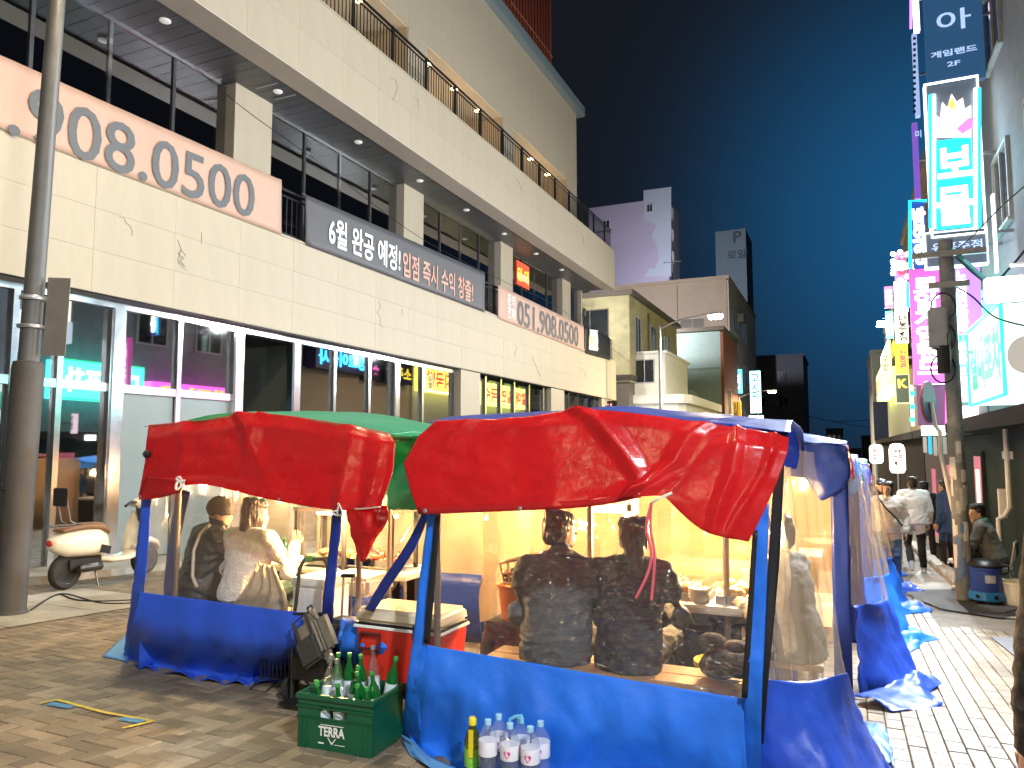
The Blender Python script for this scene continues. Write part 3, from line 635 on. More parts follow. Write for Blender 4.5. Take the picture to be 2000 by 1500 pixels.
t = thing('parking_tower', 'slim teal grey parking tower with a faint P', 'tower', (-14, 110, G(110))); block(t, M_ptw, -16.4, -12.1, 110, 118, -6, 33.2)
p_ = atY(1432, 474, 109.9); txt(t, 'P', (p_.x, 109.98, p_.z), (1, 0, 0), (0, 0, 1), 1.2, 1.7, mat('faint_sign', (.06, .09, .11), .7), .02); txt(t, '로얄', (p_.x - .9, 109.98, p_.z - 2.4), (1, 0, 0), (0, 0, 1), 2.8, 1.3, MATS['faint_sign'], .02)
M_dim = mat('dim_grey_block', (.22, .23, .26), .8, var=.15)
t = thing('dim_block', 'dim grey block with a few small windows at the street end', 'building', (-9, 125, G(125))); block(t, M_dim, -15, -5.6, 125, 140, -8, 16); block(t, M_dim, -15.2, -5.4, 124.8, 140.2, 16.001, 16.3, 'parapet')
for x in (-13, -9.5): [win(t, 'y', x, x + 1.6, z, z + 1.6, 125) for z in (3, 8, 12)]
rnd = random.Random(3)
for k in range(7):
    x = -8 + k * 3.1; h = rnd.uniform(.5, 5) ; y = 150 + rnd.uniform(0, 12)
    t = thing('far_block', ['leftmost', 'second', 'third', 'fourth', 'fifth', 'sixth', 'rightmost'][k] + ' low dark block closing the far end of the street', 'building', (x, y, G(y)), group='dark blocks at the street end')
    block(t, M_dim, x - 1.5, x + 1.5, y, y + 8, -12, h); block(t, M_dim, x - 1.6, x + 1.6, y - .1, y + 8.1, h + .001, h + .25, 'parapet')
    for q_ in range(3): win(t, 'y', x - 1.2 + q_ * .85, x - .6 + q_ * .85, h - 2.2, h - 1, y, m=glow('far_lit', (1, .8, .5), .8) if rnd.random() < .25 else M_pane)
# ================================================================== signs
def sign(name, label, u0, v0, u1, v1, y, m, dep=.16, cat='sign', group=None, frame=None, fr=.04):
    a, b = atY(u0, v0, y), atY(u1, v1, y); t = thing(name, label, cat, ((a.x + b.x) / 2, y + dep / 2, b.z), group=group)
    t['_'] = y; bx('sign_face', m, t, a.x, b.x, y, y + dep, b.z, a.z)
    if frame:
        for nm, q in (('frame_bar', (a.x - fr, b.x + fr, a.z, a.z + fr)), ('frame_bar', (a.x - fr, b.x + fr, b.z - fr, b.z)), ('frame_bar', (a.x - fr, a.x - .001, b.z, a.z)), ('frame_bar', (b.x + .001, b.x + fr, b.z, a.z))): bx(nm, frame, t, q[0], q[1], y - .03, y + dep + .01, q[2], q[3])
    # bracket to the facade
    bx('bracket', M_galv, t, b.x + (fr if frame else 0) + .001, RX + .52, y + dep * .4, y + dep * .4 + .05, (a.z + b.z) / 2, (a.z + b.z) / 2 + .05) if b.x + fr < RX + .5 else None
    del t['_']; return t
def ptx(t, s, u0, v0, u1, v1, y, m, bold=.02, **k):
    a, b = atY(u0, v1, y), atY(u1, v0, y); return txt(t, s, (a.x, y, a.z), (1, 0, 0), (0, 0, 1), b.x - a.x, b.z - a.z, m, bold, dep=k.pop('dep', .012), **k)
def tubeY(t, pts, y, r, m, nm='neon_tube', closed=False): return MB().tube([atY(u, v, y) for u, v in pts], r, 6, closed=closed).build(nm, m, t)
RX = 2.3
W_ = lambda n, c, s: glow(n, c, s)
N_cy = W_('neon_cyan', (.01, .62, .85), 1.6); N_wh = W_('neon_white', (.9, 1, 1), 4); N_pk = W_('neon_pink', (1, .15, .6), 1.0); N_gr = W_('neon_green', (.03, .8, .35), 1.3); N_yl = W_('neon_yellow', (1, .75, .06), 1.1); N_bl = W_('neon_blue', (.05, .2, 1), 6); N_rd = W_('neon_red', (1, .05, .07), 1.0); N_vi = W_('neon_violet', (.45, .18, 1), 1.2)
M_navy = mat('navy_board', (.02, .045, .085), .35, var=.1, emit=(.02, .07, .16), es=.5)
M_lett = mat('pale_letters', (.6, .65, .75), .4, emit=(.35, .5, .8), es=.55)
Y1 = 16.0
t = sign('game_hall_sign', 'dark navy hanging sign with pale letters above the neon sign', 1800, -70, 1926, 150, Y1, M_navy)
ptx(t, '아', 1830, 12, 1895, 66, Y1, M_lett, .012); ptx(t, '게임랜드', 1818, 86, 1908, 116, Y1, M_lett, .03); ptx(t, '2F', 1850, 117, 1875, 131, Y1, M_lett, .02)
M_grey_d = mat('sign_dark_grey', (.10, .11, .13), .5, emit=(.10, .14, .2), es=.3)
t = sign('neon_sign', 'dazzling white and cyan neon hanging sign with a flame', 1808, 168, 1923, 452, Y1, M_grey_d, frame=W_('warm_frame', (.95, .95, .8), 1.3), fr=.035)
tubeY(t, [(1818, 185), (1818, 446)], Y1 - .04, .035, N_cy); tubeY(t, [(1912, 172), (1912, 446)], Y1 - .04, .035, N_cy)
tubeY(t, [(1824, 185), (1824, 446)], Y1 - .05, .03, N_wh); tubeY(t, [(1906, 172), (1906, 446)], Y1 - .05, .03, N_wh)
MB().prism([atY(u, v, Y1 - .02) for u, v in ((1826, 268), (1826, 225), (1836, 232), (1840, 200), (1850, 212), (1858, 184), (1868, 200), (1880, 192), (1884, 214), (1896, 206), (1896, 268))], (0, -.03, 0)).build('flame', W_('flame_white', (1, .85, .7), 1.0), t)
MB().prism([atY(u, v, Y1 - .06) for u, v in ((1868, 252), (1890, 232), (1902, 228), (1898, 250), (1880, 262))], (0, -.02, 0)).build('flame_edge', N_pk, t); MB().prism([atY(u, v, Y1 - .06) for u, v in ((1852, 205), (1860, 190), (1866, 208), (1860, 216))], (0, -.02, 0)).build('flame_tip', W_('flame_yellow', (1, .6, .1), .8), t)
bx('letter_back', N_cy, t, atY(1827, 400, Y1).x, atY(1903, 400, Y1).x, Y1 - .02, Y1 - .001, atY(1860, 446, Y1).z, atY(1860, 272, Y1).z)
ptx(t, '보', 1832, 282, 1898, 350, Y1 - .04, N_wh, .03); ptx(t, '물', 1832, 360, 1898, 442, Y1 - .04, N_wh, .03)
t = sign('pub_sign', 'grey framed pub sign hanging under the neon sign', 1808, 458, 1928, 512, Y1, M_grey_d, frame=W_('pale_frame', (.6, .75, .9), .8), fr=.03)
ptx(t, '유흥주점', 1820, 466, 1918, 494, Y1, M_lett, .02)
Y2 = 20.5
t = sign('strip_sign', 'uppermost thin lit strip sign left of the navy sign', 1780, -60, 1797, 58, Y2, W_('strip_white', (.75, .7, 1), 2.5)); tubeY(t, [(1779, -40), (1779, 56)], Y2 - .05, .03, N_vi)
t = sign('strip_sign', 'thin white strip sign with a row of dark film holes', 1781, 66, 1798, 225, Y2, mat('strip_pale', (.45, .5, .62), .5, emit=(.3, .4, .7), es=.5))
for k in range(14): p_ = atY(1786, 74 + k * 11, Y2); bx('film_hole', M_black, t, p_.x - .03, p_.x + .03, Y2 - .006, Y2 - .001, p_.z - .05, p_.z + .02)
t = sign('strip_sign', 'dim purple strip sign with one letter above the cyan framed sign', 1781, 240, 1799, 386, Y2, mat('purple_board', (.12, .06, .22), .5, emit=(.16, .07, .4), es=.6)); ptx(t, '미', 1788, 254, 1799, 270, Y2, M_lett, .02)
Y3 = 19.5
t = sign('letter_sign', 'cyan framed dark blue sign with round white letters', 1778, 392, 1812, 524, Y3, mat('deep_blue', (.02, .04, .16), .5, emit=(.02, .06, .3), es=.5)); tubeY(t, [(1810, 392), (1777, 392), (1777, 524)], Y3 - .04, .035, N_cy)
ptx(t, '밤의왕', 1785, 404, 1806, 518, Y3 - .02, N_wh, .04, vertical=True, gap=.85)
Y4 = 18.2
M_pks = W_('pink_lightbox', (.78, .12, .52), .42)
t = sign('pink_sign', 'tall pink lightbox sign reading vertically in white letters', 1775, 527, 1847, 748, Y4, M_pks)
ptx(t, '로알게임랜드', 1791, 540, 1832, 732, Y4, W_('sign_white', (1, .9, .97), 1.8), .035, vertical=True, gap=.88)
t = sign('dark_banner', 'dim violet banner hanging below the pink sign', 1790, 752, 1850, 830, Y4 + .1, mat('violet_banner', (.16, .07, .15), .5, emit=(.2, .06, .18), es=.3)); tubeY(t, [(1849, 755), (1849, 828)], Y4 + .05, .03, N_pk)
t = sign('violet_sign', 'violet lightbox sign partly behind the utility pole', 1868, 524, 1921, 650, 15.2, W_('violet_box', (.35, .18, .75), .8)); ptx(t, '노래연습장', 1873, 528, 1886, 648, 15.2, N_wh, .03, vertical=True, gap=.85)
Y5 = 24
t = sign('bulb_sign', 'small red lettered sign ringed with white bulbs atop the sign column', 1746, 494, 1772, 544, Y5, mat('bulb_board', (.25, .1, .25), .5, emit=(.4, .2, .5), es=.6)); ptx(t, '성', 1750, 500, 1769, 538, Y5, N_rd, .04)
for k, (u, v) in enumerate([(1744, 496), (1758, 492), (1773, 496), (1744, 510), (1744, 534), (1758, 547), (1773, 540), (1774, 518)]): MB().ell(atY(u, v, Y5 - .05), .07, .07, .07, 8, 6).build('bulb', N_wh, t, True)
t = sign('green_sign', 'bleached white and green lightbox in the sign column', 1746, 550, 1774, 607, Y5, W_('mint_box', (.8, 1, .95), 2.2)); tubeY(t, [(1773, 552), (1773, 600)], Y5 - .04, .05, N_gr)
t = sign('cream_sign', 'pale yellow lightbox with dark letters in the sign column', 1747, 609, 1775, 669, Y5, W_('cream_box', (1, .93, .6), 1.4)); ptx(t, '단주점', 1756, 614, 1771, 666, Y5, M_ink, .03, vertical=True, gap=.9)
t = sign('yellow_sign', 'yellow lightbox with red letters and a green cap', 1748, 671, 1775, 729, Y5, W_('yellow_box', (.95, .72, .04), 1.0)); bx('green_cap', mat('cap_green', (.03, .25, .08), .5, emit=(.03, .4, .1), es=.5), t, atY(1748, 0, Y5).x, atY(1775, 0, Y5).x, Y5 - .02, Y5 - .001, atY(1760, 680, Y5).z, atY(1760, 671, Y5).z); ptx(t, '전통골드', 1757, 684, 1770, 726, Y5, N_rd, .03, vertical=True, gap=.85)
t = sign('karaoke_sign', 'dark green sign with a large yellow letter K', 1749, 733, 1776, 786, Y5, mat('bottle_green', (.03, .06, .03), .5, emit=(.05, .10, .04), es=.5), frame=mat('lime_frame', (.4, .5, .2), .5, emit=(.5, .6, .3), es=.5), fr=.03); ptx(t, 'K', 1754, 740, 1772, 758, Y5, N_yl, .03)
t = sign('colour_strip', 'narrow striped strip sign beside the violet banner', 1777, 752, 1787, 832, Y4 + .6, W_('strip_multi', (.7, .9, .6), 1.0))
for v in (764, 790, 815): tubeY(t, [(1782, v), (1782, v + 9)], Y4 + .55, .05, N_gr, 'stripe')
# facades on the right
M_gwall = mat('dark_green_wall', (.018, .032, .028), .8, var=.2, scale=2, spec=.15); M_rwall = mat('grey_render', (.26, .27, .30), .7, var=.1, dirt=.3); M_dkwood = mat('dark_fascia', (.035, .032, .035), .8, var=.2, spec=.15)
def shop_block(name, label, ya, yb, h, m, base):
    t = thing(name, label, 'building', (RX + 3, (ya + yb) / 2, G(ya))); bx('base_wall', base, t, RX, RX + 8, ya, yb, G(yb) - .5, 1.75); bx('wall', m, t, RX + .5, RX + 8, ya + .01, yb - .01, 1.99, h); bx('fascia', M_dkwood, t, RX - .32, RX + 7.9, ya + .02, yb - .02, 1.751, 1.989)
    bx('parapet', m, t, RX + .42, RX + 8.05, ya, yb, h + .001, h + .3)
    k = ya + 1
    while k < yb - 1.5:
        for z in (5.4, 8.6): 
            if z + 1.6 < h: win(t, 'w', k, k + 1.4, z, z + 1.5, RX + .5)
        k += 2.8
    return t
b1 = shop_block('corner_shop', 'dark green fronted shop building at the right edge', -14, 18.4, 13.5, M_rwall, M_gwall)
b2 = shop_block('karaoke_building', 'building behind the pink sign with a lit mint shop board', 18.6, 27, 12.5, M_rwall, mat('plum_wall', (.08, .05, .07), .5, var=.2))
b3 = shop_block('neon_house', 'farther building on the right with blue neon front', 27.3, 39, 11, M_beige, M_dkwood); b4 = shop_block('yellow_sign_house', 'farthest lit building of the right hand row', 39.3, 58, 9.5, M_pwhite, M_dkwood)
t = thing('blue_banded_house', 'pale house with a blue band far down the right side', 'building', (4, 60, G(60))); block(t, M_pgr, 2.0, 9, 60, 70, -5, 8.4); bx('blue_band', mat('blue_panel', (.05, .07, .25), .6), t, 1.95, 5, 59.93, 59.999, 2.0, 4.8); bx('parapet', M_pgr, t, 1.9, 9.1, 59.9, 70.1, 8.401, 8.6); win(t, 'y', 2.4, 3.2, 6, 7.2, 60)
for y, z in ((20.6, 0), (24, 0)):
    d = bx('door', mat('pink_door', (.5, .12, .2), .4, emit=(.8, .2, .3), es=.25), b1 if y < 18 else b2, RX - .02, RX - .001, y, y + 1, G(y), G(y) + 2.1)
d = bx('door', MATS['pink_door'], b1, RX - .02, RX - .001, 16.0, 17.0, G(16.5), G(16.5) + 2.15); bx('door_glass', W_('door_glow', (1, .8, .6), .8), d, RX - .03, RX - .021, 16.4, 16.75, G(16.5) + .5, G(16.5) + 1.9); bx('door_frame', M_dkwood, d, RX - .05, RX - .001, 15.85, 15.99, G(16.5), G(16.5) + 2.25)
bx('name_plate', mat('plate_white', (.6, .6, .62), .4), b1, RX - .015, RX - .001, 13.3, 14.1, 1.28, 1.4)
MB().tube([(RX - .06, 13.45, 1.74), (RX - .06, 13.45, .55), (RX - .1, 13.6, .42), (RX - .16, 13.8, .35), (RX - .16, 13.8, .0)], .035, 8).build('drain_pipe', M_white, b1, True)
bx('meter_box', M_white, b1, RX - .1, RX - .001, 14.0, 14.15, .35, .8)
# flush shop boards along the right hand row: seen edge-on here, mirrored in the glass opposite
def board(name, label, ya, yb, za, zb, m, words=None, wm=None, edge=None, bold=.04):
    t = thing(name, label, 'shop sign', (RX - .1, (ya + yb) / 2, za)); bx('sign_face', m, t, RX - .22, RX + .52, ya, yb, za, zb)
    if edge: MB().tube([(RX - .24, ya, za), (RX - .24, yb, za), (RX - .24, yb, zb), (RX - .24, ya, zb)], .03, 6, closed=True).build('neon_tube', edge, t)
    if words: txt(t, words, (RX - .225, yb - .2, za + (zb - za) * .18), (0, -1, 0), (0, 0, 1), yb - ya - .4, (zb - za) * .64, wm, bold)
    return t
board('mint_board', 'overexposed mint green shop board on the right facade', 16.2, 19.4, 3.1, 4.4, W_('mint_board', (.10, .95, .80), 2.0), '대박 포차', N_wh, N_gr)
board('pink_board', 'magenta shop board beyond the mint one', 19.8, 25.6, 3.3, 3.95, W_('magenta_board', (.9, .12, .75), 1.6), '노래타운', N_yl)
board('pinkish_board', 'whitish pink shop board above the karaoke door', 19.8, 25.6, 2.2, 3.1, W_('rose_board', (1, .65, .7), 1.6), '맥주 칵테일', N_rd)
board('blue_neon_board', 'blue neon lettering on the farther right facade', 29.2, 33.6, 5.4, 6.6, mat('neon_back', (.02, .02, .08), .5), '창고이십사', W_('neon_azure', (.02, .35, 1), 9), None, .03)
board('star_board', 'small pink neon board next to the blue neon lettering', 33.8, 34.8, 5.2, 6.2, mat('neon_back', (.02, .02, .08), .5), '*', N_pk)
board('yellow_neon_board', 'yellow neon lettering board on the right facade', 35.2, 38.2, 5.2, 6.4, mat('neon_back', (.02, .02, .08), .5), '소주방', N_yl, None, .03)
board('yellow_board', 'large yellow shop board with red letters far along', 39.6, 47, 5.0, 6.6, W_('yellow_board', (1, .85, .12), 2.2), '부산 돼지국밥', N_rd, N_wh); board('second_yellow_board', 'second yellow shop board at the end of the row', 47.6, 56, 4.6, 6.2, W_('lime_board', (.85, .95, .2), 2.2), '할매 밀면 국수', N_rd)
# arm floodlights of the shop front: low one seen, others added for more light
M_led = W_('led_white', (.93, .98, 1), 60)
def flood(y, label, e):
    z = 2.9 if 8 < y < 9 else 3.95 if 0 < y < 1 else 9.0 if y < 14 else 6.3; t = thing('arm_floodlight', label, 'floodlight', (RX, y, z), group='floodlights on arms along the shop front')
    for dz in (.0, .35): MB().cyl((RX + .52, y, z + dz), (RX - .75, y, z + dz), .02, n=8).build('arm', M_white, t)
    MB().bbox(RX - .98, RX - .64, y - .05, y + .06, z - .02, z + .24, r=.015).build('housing', M_galv, t); MB().box(RX - .965, RX - .655, y - .062, y - .0505, z - .005, z + .225).build('lens', M_led, t)
    l = bpy.data.lights.new('flood_light', 'SPOT'); l.energy = e; l.spot_size = math.radians(175); l.spot_blend = .5; l.color = (.90, .96, 1); l.shadow_soft_size = .12
    lo = bpy.data.objects.new('flood_light', l); lo.location = (RX - .86, y - .16, z + .05); lo.rotation_euler = V((-1, -.25, -.35)).to_track_quat('-Z', 'Y').to_euler(); link(lo, t)
for y_, lab_, e_ in ((-6.5, 'unseen added floodlight on the rearmost arm of the shop front behind the viewer', 1700), (.6, 'unseen floodlight on the arm just beside the viewer', 850), (8.6, 'blazing floodlight on a low arm at the right edge', 700), (13.1, 'added floodlight high on the arm above the utility pole', 2500), (22.5, 'added floodlight on the arm beyond the pink sign', 2200), (33, 'farthest added floodlight on the right hand row', 2600)): flood(y_, lab_, e_)
# round wall sign at the edge, traffic mirror, bent pipe, little flags
t = thing('round_lamp_sign', 'round white lamp sign on a bracket at the right edge', 'sign', atY(1990, 690, 11.6)); c = atY(2012, 692, 11.6)
MB().cyl(c + V((-.04, -.02, 0)), c + V((.06, .1, 0)), .25, n=28).build('drum', W_('drum_white', (.9, .95, 1), .08), t, True); MB().cyl(c + V((.06, .08, 0)), V((RX + .52, c.y + .15, c.z)), .02).build('bracket', M_galv, t)
t = thing('traffic_sign', 'round traffic sign seen nearly edge on before the violet banner', 'sign', gnd(1890, 1165)); c = atY(1813, 785, 12.6)
d = V((.93, -.36, 0)).normalized(); MB().cyl(c, c + d * .02, .31, n=28).build('disc', mat('sign_blue', (.06, .05, .16), .4), t, True); MB().tube([c - d * .005 + (V((-d.y, d.x, 0)) * math.cos(a) + V((0, 0, 1)) * math.sin(a)) * .29 for a in [2 * math.pi * k / 28 for k in range(28)]], .025, 6, closed=True).build('rim', mat('sign_red', (.4, .05, .05), .4), t, True)
e = atY(1826, 830, 12.6); MB().tube([c + d * .04, e, e + V((.06, 0, -.1)), atY(1836, 880, 12.6), V((atY(1838, 0, 12.6).x, 12.6, G(12.6)))], .03, 8).build('post', M_white, t, True)
t = thing('flag_bunting', 'white and sky blue flags hanging over the lane', 'bunting', atY(1825, 885, 15))
for i, u in enumerate((1802, 1812, 1822, 1832, 1841)):
    a, b = atY(u, 853 - (i % 2) * 3, 15), atY(u + 9, 884 + (i % 3) * 3, 15); MB().box(a.x, b.x, 14.99, 15.0, b.z, a.z).build('flag', mat('flag_sky', (.05, .4, .7), .6, emit=(.05, .5, .8), es=.4) if i % 2 else M_white, t)
MB().tube([atY(1795, 852, 15.01), atY(1822, 855, 15.01), V((RX + .02, 15.01, 1.7))], .008, 5).build('cord', M_black, t)
for u0, v0, u1, v1, s, lab, y in ((1697, 868, 1726, 905, '경이', 'rounded white lantern sign with red letters, left of the pair', 19), (1735, 866, 1770, 924, '고집\n거기', 'taller rounded white lantern sign with dark and red letters', 18)):
    a, b = atY(u0, v0, y), atY(u1, v1, y); t = thing('lantern_sign', lab, 'lantern sign', ((a.x + b.x) / 2, y, b.z), group='rounded lantern signs over the stalls'); r = (b.x - a.x) / 2; h = a.z - b.z
    MB().lathe([(r * .75, 0), (r, h * .12), (r, h * .8), (r * .8, h * .95), (r * .4, h)], ((a.x + b.x) / 2, y, b.z), 18).build('lantern_body', W_('lantern_white', (1, .95, .88), 1.1), t, True); txt(t, s, (a.x + r * .45, y - r * .98, b.z + h * .2), (1, 0, 0), (0, 0, 1), r * 1.1, h * .6, mat('lantern_red', (.5, .05, .04), .5), .03)
    MB().cyl(((a.x + b.x) / 2, y, b.z), ((a.x + b.x) / 2, y, G(y)), .02).build('stem', M_galv, t)
t = thing('corner_light', 'bright white lantern board under the violet banner', 'sign', atY(1815, 845, 17)); a, b = atY(1800, 832, 17), atY(1846, 850, 17); bx('sign_face', W_('corner_white', (1, .97, .9), 2.2), t, a.x, b.x, 17, 17.12, b.z, a.z); bx('bracket', M_galv, t, b.x, RX + .02, 17.04, 17.08, b.z, b.z + .05)
# far left lit signs under the beige block
Yb = 66.2
t = thing('blue_sign', 'tall cyan lit upright sign with white letters far on the left', 'sign', atY(1475, 800, Yb)); a, b = atY(1464, 725, Yb), atY(1487, 806, Yb); bx('sign_face', W_('cyan_sign_face', (.35, .85, 1), 1.8), t, a.x, b.x, Yb, Yb + .2, b.z, a.z); ptx(t, '고시원텔', 1469, 730, 1482, 802, Yb, mat('sign_blue_ink', (.1, .2, .5), .5), .02, vertical=True, gap=.9)
t = thing('blue_sign', 'cyan lit board flat on the white block beside the upright sign', 'sign', atY(1440, 790, Yb)); a, b = atY(1428, 722, Yb - .1), atY(1450, 768, Yb - .1); bx('sign_face', W_('azure_face', (.1, .55, .8), 1.2), t, a.x, b.x, Yb - .1, Yb + .1, b.z, a.z); ptx(t, '여관', 1432, 730, 1446, 760, Yb - .1, N_wh, .02)
t = thing('white_sign', 'small white lit box sign below the cyan upright sign', 'sign', atY(1470, 820, Yb)); a, b = atY(1463, 812, Yb - .3), atY(1491, 832, Yb - .3); bx('sign_face', W_('pinkwhite', (1, .85, .9), 2), t, a.x, b.x, Yb - .3, Yb - .1, b.z, a.z)
t = thing('yellow_hanging_sign', 'dull yellow upright sign with dark letters far on the left', 'sign', atY(1436, 825, 62)); a, b = atY(1424, 784, 62), atY(1448, 832, 62); bx('sign_face', mat('mustard', (.5, .32, .03), .5, emit=(.6, .4, .04), es=.4), t, a.x, b.x, 62, 62.2, b.z, a.z); ptx(t, '미용재', 1431, 787, 1442, 830, 62, M_ink, .02, vertical=True, gap=.9)
t = thing('shop_box_sign', 'small dark box sign with pink letters at the far corner pier', 'sign', atX(1188, 800, BX + .3)); a, b = atY(1174, 783, 35), atY(1205, 806, 35); bx('sign_face', M_black, t, a.x, b.x, 35, 35.2, b.z, a.z); ptx(t, '타', 1180, 788, 1198, 802, 35, W_('dull_pink', (.8, .3, .35), .7), .02)

# added floodlight on the beige block roof, put there to brighten the dark towers
t = thing('added_roof_floodlight', 'small added floodlight on the beige block roof facing the mural tower', 'floodlight', (-17, 80, 16.6)); MB().cyl((-17, 80, 16.3), (-17, 80, 17.2), .06).build('stand', M_galv, t); MB().obox((-17, 80, 17.4), (.4, 0, 0), (0, .1, -.06), (0, .1, .2)).build('housing', M_galv, t)
l = bpy.data.lights.new('flood_light', 'SPOT'); l.energy = 8500; l.spot_size = math.radians(150); l.spot_blend = .6; l.color = (.85, .85, 1); l.shadow_soft_size = .3; lo = bpy.data.objects.new('flood_light', l); lo.location = (-17, 80.3, 17.5); lo.rotation_euler = V((-.25, 1, .35)).to_track_quat('-Z', 'Y').to_euler(); link(lo, t)

# added floodlight at the far corner of the cream building, brightening the houses beyond
t = thing('added_corner_floodlight', 'added floodlight on the far end wall of the cream building', 'floodlight', (-12.5, 36.5, 8.6)); MB().box(-12.55, -12.45, 36.3, 36.9, 8.55, 8.65).build('arm', M_galv, t); MB().bbox(-12.75, -12.25, 36.8, 37.0, 8.4, 8.8, r=.03).build('housing', M_galv, t); MB().box(-12.7, -12.3, 37.001, 37.01, 8.45, 8.75).build('lens', M_led, t)
l = bpy.data.lights.new('flood_light', 'SPOT'); l.energy = 420; l.spot_size = math.radians(165); l.spot_blend = .6; l.color = (1, .93, .8); l.shadow_soft_size = .2; lo = bpy.data.objects.new('flood_light', l); lo.location = (-12.5, 37.1, 8.6); lo.rotation_euler = V((.22, 1, .0)).to_track_quat('-Z', 'Y').to_euler(); link(lo, t)
board('stall_board', 'white and mint shop board on the green fronted shop', 12.2, 15.4, 2.2, 3.5, W_('white_mint', (.7, 1, .93), .75), '실내포차', W_('letter_green', (.02, .5, .3), .6), N_gr, .05)
t = sign('side_strip', 'slim white violet lit strip right of the neon sign', 1938, 378, 1951, 530, 15.0, W_('strip_violet', (.85, .8, 1), 1.3))
for i_, (u0, v0, u1, v1, y_, c_, w_, lab_) in enumerate(((1727, 560, 1745, 600, 32, (1, .3, .5), '호프', 'small pink hanging sign far behind the sign column'), (1729, 608, 1746, 660, 32, (.3, .9, 1), '치킨', 'small cyan hanging sign far behind the sign column'), (1722, 690, 1738, 730, 40, (1, .9, .5), '국밥', 'small cream hanging sign farther along the right row'), (1850, 760, 1868, 826, 16.6, (1, .75, .85), '안주', 'small rose hanging sign beside the utility pole'), (1868, 665, 1890, 716, 14.8, (.2, .8, .9), '주류', 'small cyan hanging sign behind the utility pole'))):
    t = sign('small_hanging_sign', lab_, u0, v0, u1, v1, y_, W_('small_sign_%d' % i_, c_, .75)); ptx(t, w_, u0 + 3, v0 + 5, u1 - 3, v1 - 5, y_, M_ink if i_ in (2, 3) else N_wh, .03, vertical=True, gap=.9)

t = thing('added_ridge_floodlight', 'added floodlight on the roof ridge of the old house facing the beige block', 'floodlight', (-15, 53.5, 10.5)); MB().cyl((-15, 53.5, 10.5), (-15, 53.5, 11.2), .05).build('stand', M_galv, t); MB().bbox(-15.3, -14.7, 53.4, 53.6, 11.1, 11.5, r=.03).build('housing', M_galv, t)  # lamp added on the old house to brighten the beige block front
l = bpy.data.lights.new('flood_light', 'SPOT'); l.energy = 2600; l.spot_size = math.radians(165); l.spot_blend = .6; l.color = (1, .93, .88); l.shadow_soft_size = .2; lo = bpy.data.objects.new('flood_light', l); lo.location = (-15, 53.8, 11.3); lo.rotation_euler = V((.25, 1, .05)).to_track_quat('-Z', 'Y').to_euler(); link(lo, t)
# ================================================================== utility pole and wires
M_cpole = mat('weathered_pole', (.24, .255, .26), .75, var=.35, scale=7, bump=.3, bscale=20, dirt=.4)
base = gnd(1884, 1172); px_, py_ = base.x, base.y
t = thing('utility_pole', 'utility pole plastered with torn posters beside the blue barrel', 'pole', base)
tp = atY(1846, 470, py_); MB().tube([base - V((0, 0, .1)), base.lerp(tp, .5), tp], [.105, .10, .095], 18).build('shaft', M_cpole, t, True)
rnd = random.Random(5)
for k in range(26):
    f = rnd.uniform(.06, .42); c = base.lerp(tp, f); a = rnd.uniform(-2.6, -.2); r = .107 - .01 * f; h = rnd.uniform(.05, .16); s = rnd.uniform(.3, .8); mb = MB(); vs = []
    for i in range(5):
        an = a + s * (i / 4 - .5); e = V((math.cos(an), math.sin(an), 0)) * (r + .004 + .001 * k / 10); vs += [c + e + V((0, 0, -h + rnd.uniform(-.01, .01))), c + e + V((0, 0, h + rnd.uniform(-.01, .01)))]
    mb.add(vs, [(2 * i, 2 * i + 2, 2 * i + 3, 2 * i + 1) for i in range(4)]); mb.build('torn_poster', [M_white, mat('poster_grey', (.45, .46, .46), .7, var=.3, scale=20), mat('poster_blue', (.12, .2, .4), .6, var=.3), M_white][k % 4], t)
for v, d in ((500, .9), (560, .5)): p_ = atY(1850, v, py_); MB().box(p_.x - d / 2, p_.x + d / 2, py_ - .2, py_ - .13, p_.z - .04, p_.z + .04).build('cross_arm', M_galv, t)
p_ = atY(1832, 640, py_); MB().bbox(p_.x - .14, p_.x + .1, py_ - .3, py_ - .08, p_.z - .32, p_.z + .25, r=.03).build('cable_box', mat('box_grey', (.33, .35, .36), .5), t); p_ = atY(1848, 690, py_); MB().cyl(p_ + V((-.05, -.2, -.3)), p_ + V((-.05, -.2, .25)), .09).build('cable_coil', M_black, t)
for k in range(3):
    c = atY(1842, 600 + k * 60, py_ - .2); MB().tube([c + V((math.cos(a) * .15, 0, math.sin(a) * .2)) for a in [2 * math.pi * i / 14 for i in range(14)]], .012, 5, closed=True).build('cable_loop', M_black, t, True)
p_ = atY(1850, 478, py_); MB().tube([p_, atY(1930, 552, py_ - .5), atY(1950, 570, py_ - .6)], .03, 6).build('stay_arm', mat('teal_paint', (.05, .3, .35), .5), t, True)
def wire(lab, pts, r=.012, n=24):
    P_ = [V(p) for p in pts]; Q = [cat1(P_, i / n) for i in range(n + 1)]; tag(MB().tube(Q, r, 5).build('overhead_wire', M_black), lab, 'wire', 'overhead wires')
tpv = V(tp)
wire('slack black wire swinging from the pole to the right facade', [atY(1860, 495, py_), atY(1930, 552, py_ - .3), atY(1975, 520, py_ - .6), atY(2040, 440, py_ - 1)], .016)
wire('long wire crossing before the tall neon sign to the right', [atY(1850, 500, py_), atY(1890, 470, py_), atY(1960, 400, py_ - 1), atY(2040, 330, py_ - 2)], .01)
wire('thin wire from the pole down over the mint board', [atY(1868, 560, py_), atY(1900, 580, py_), atY(1945, 620, py_), atY(2020, 640, py_)], .012)
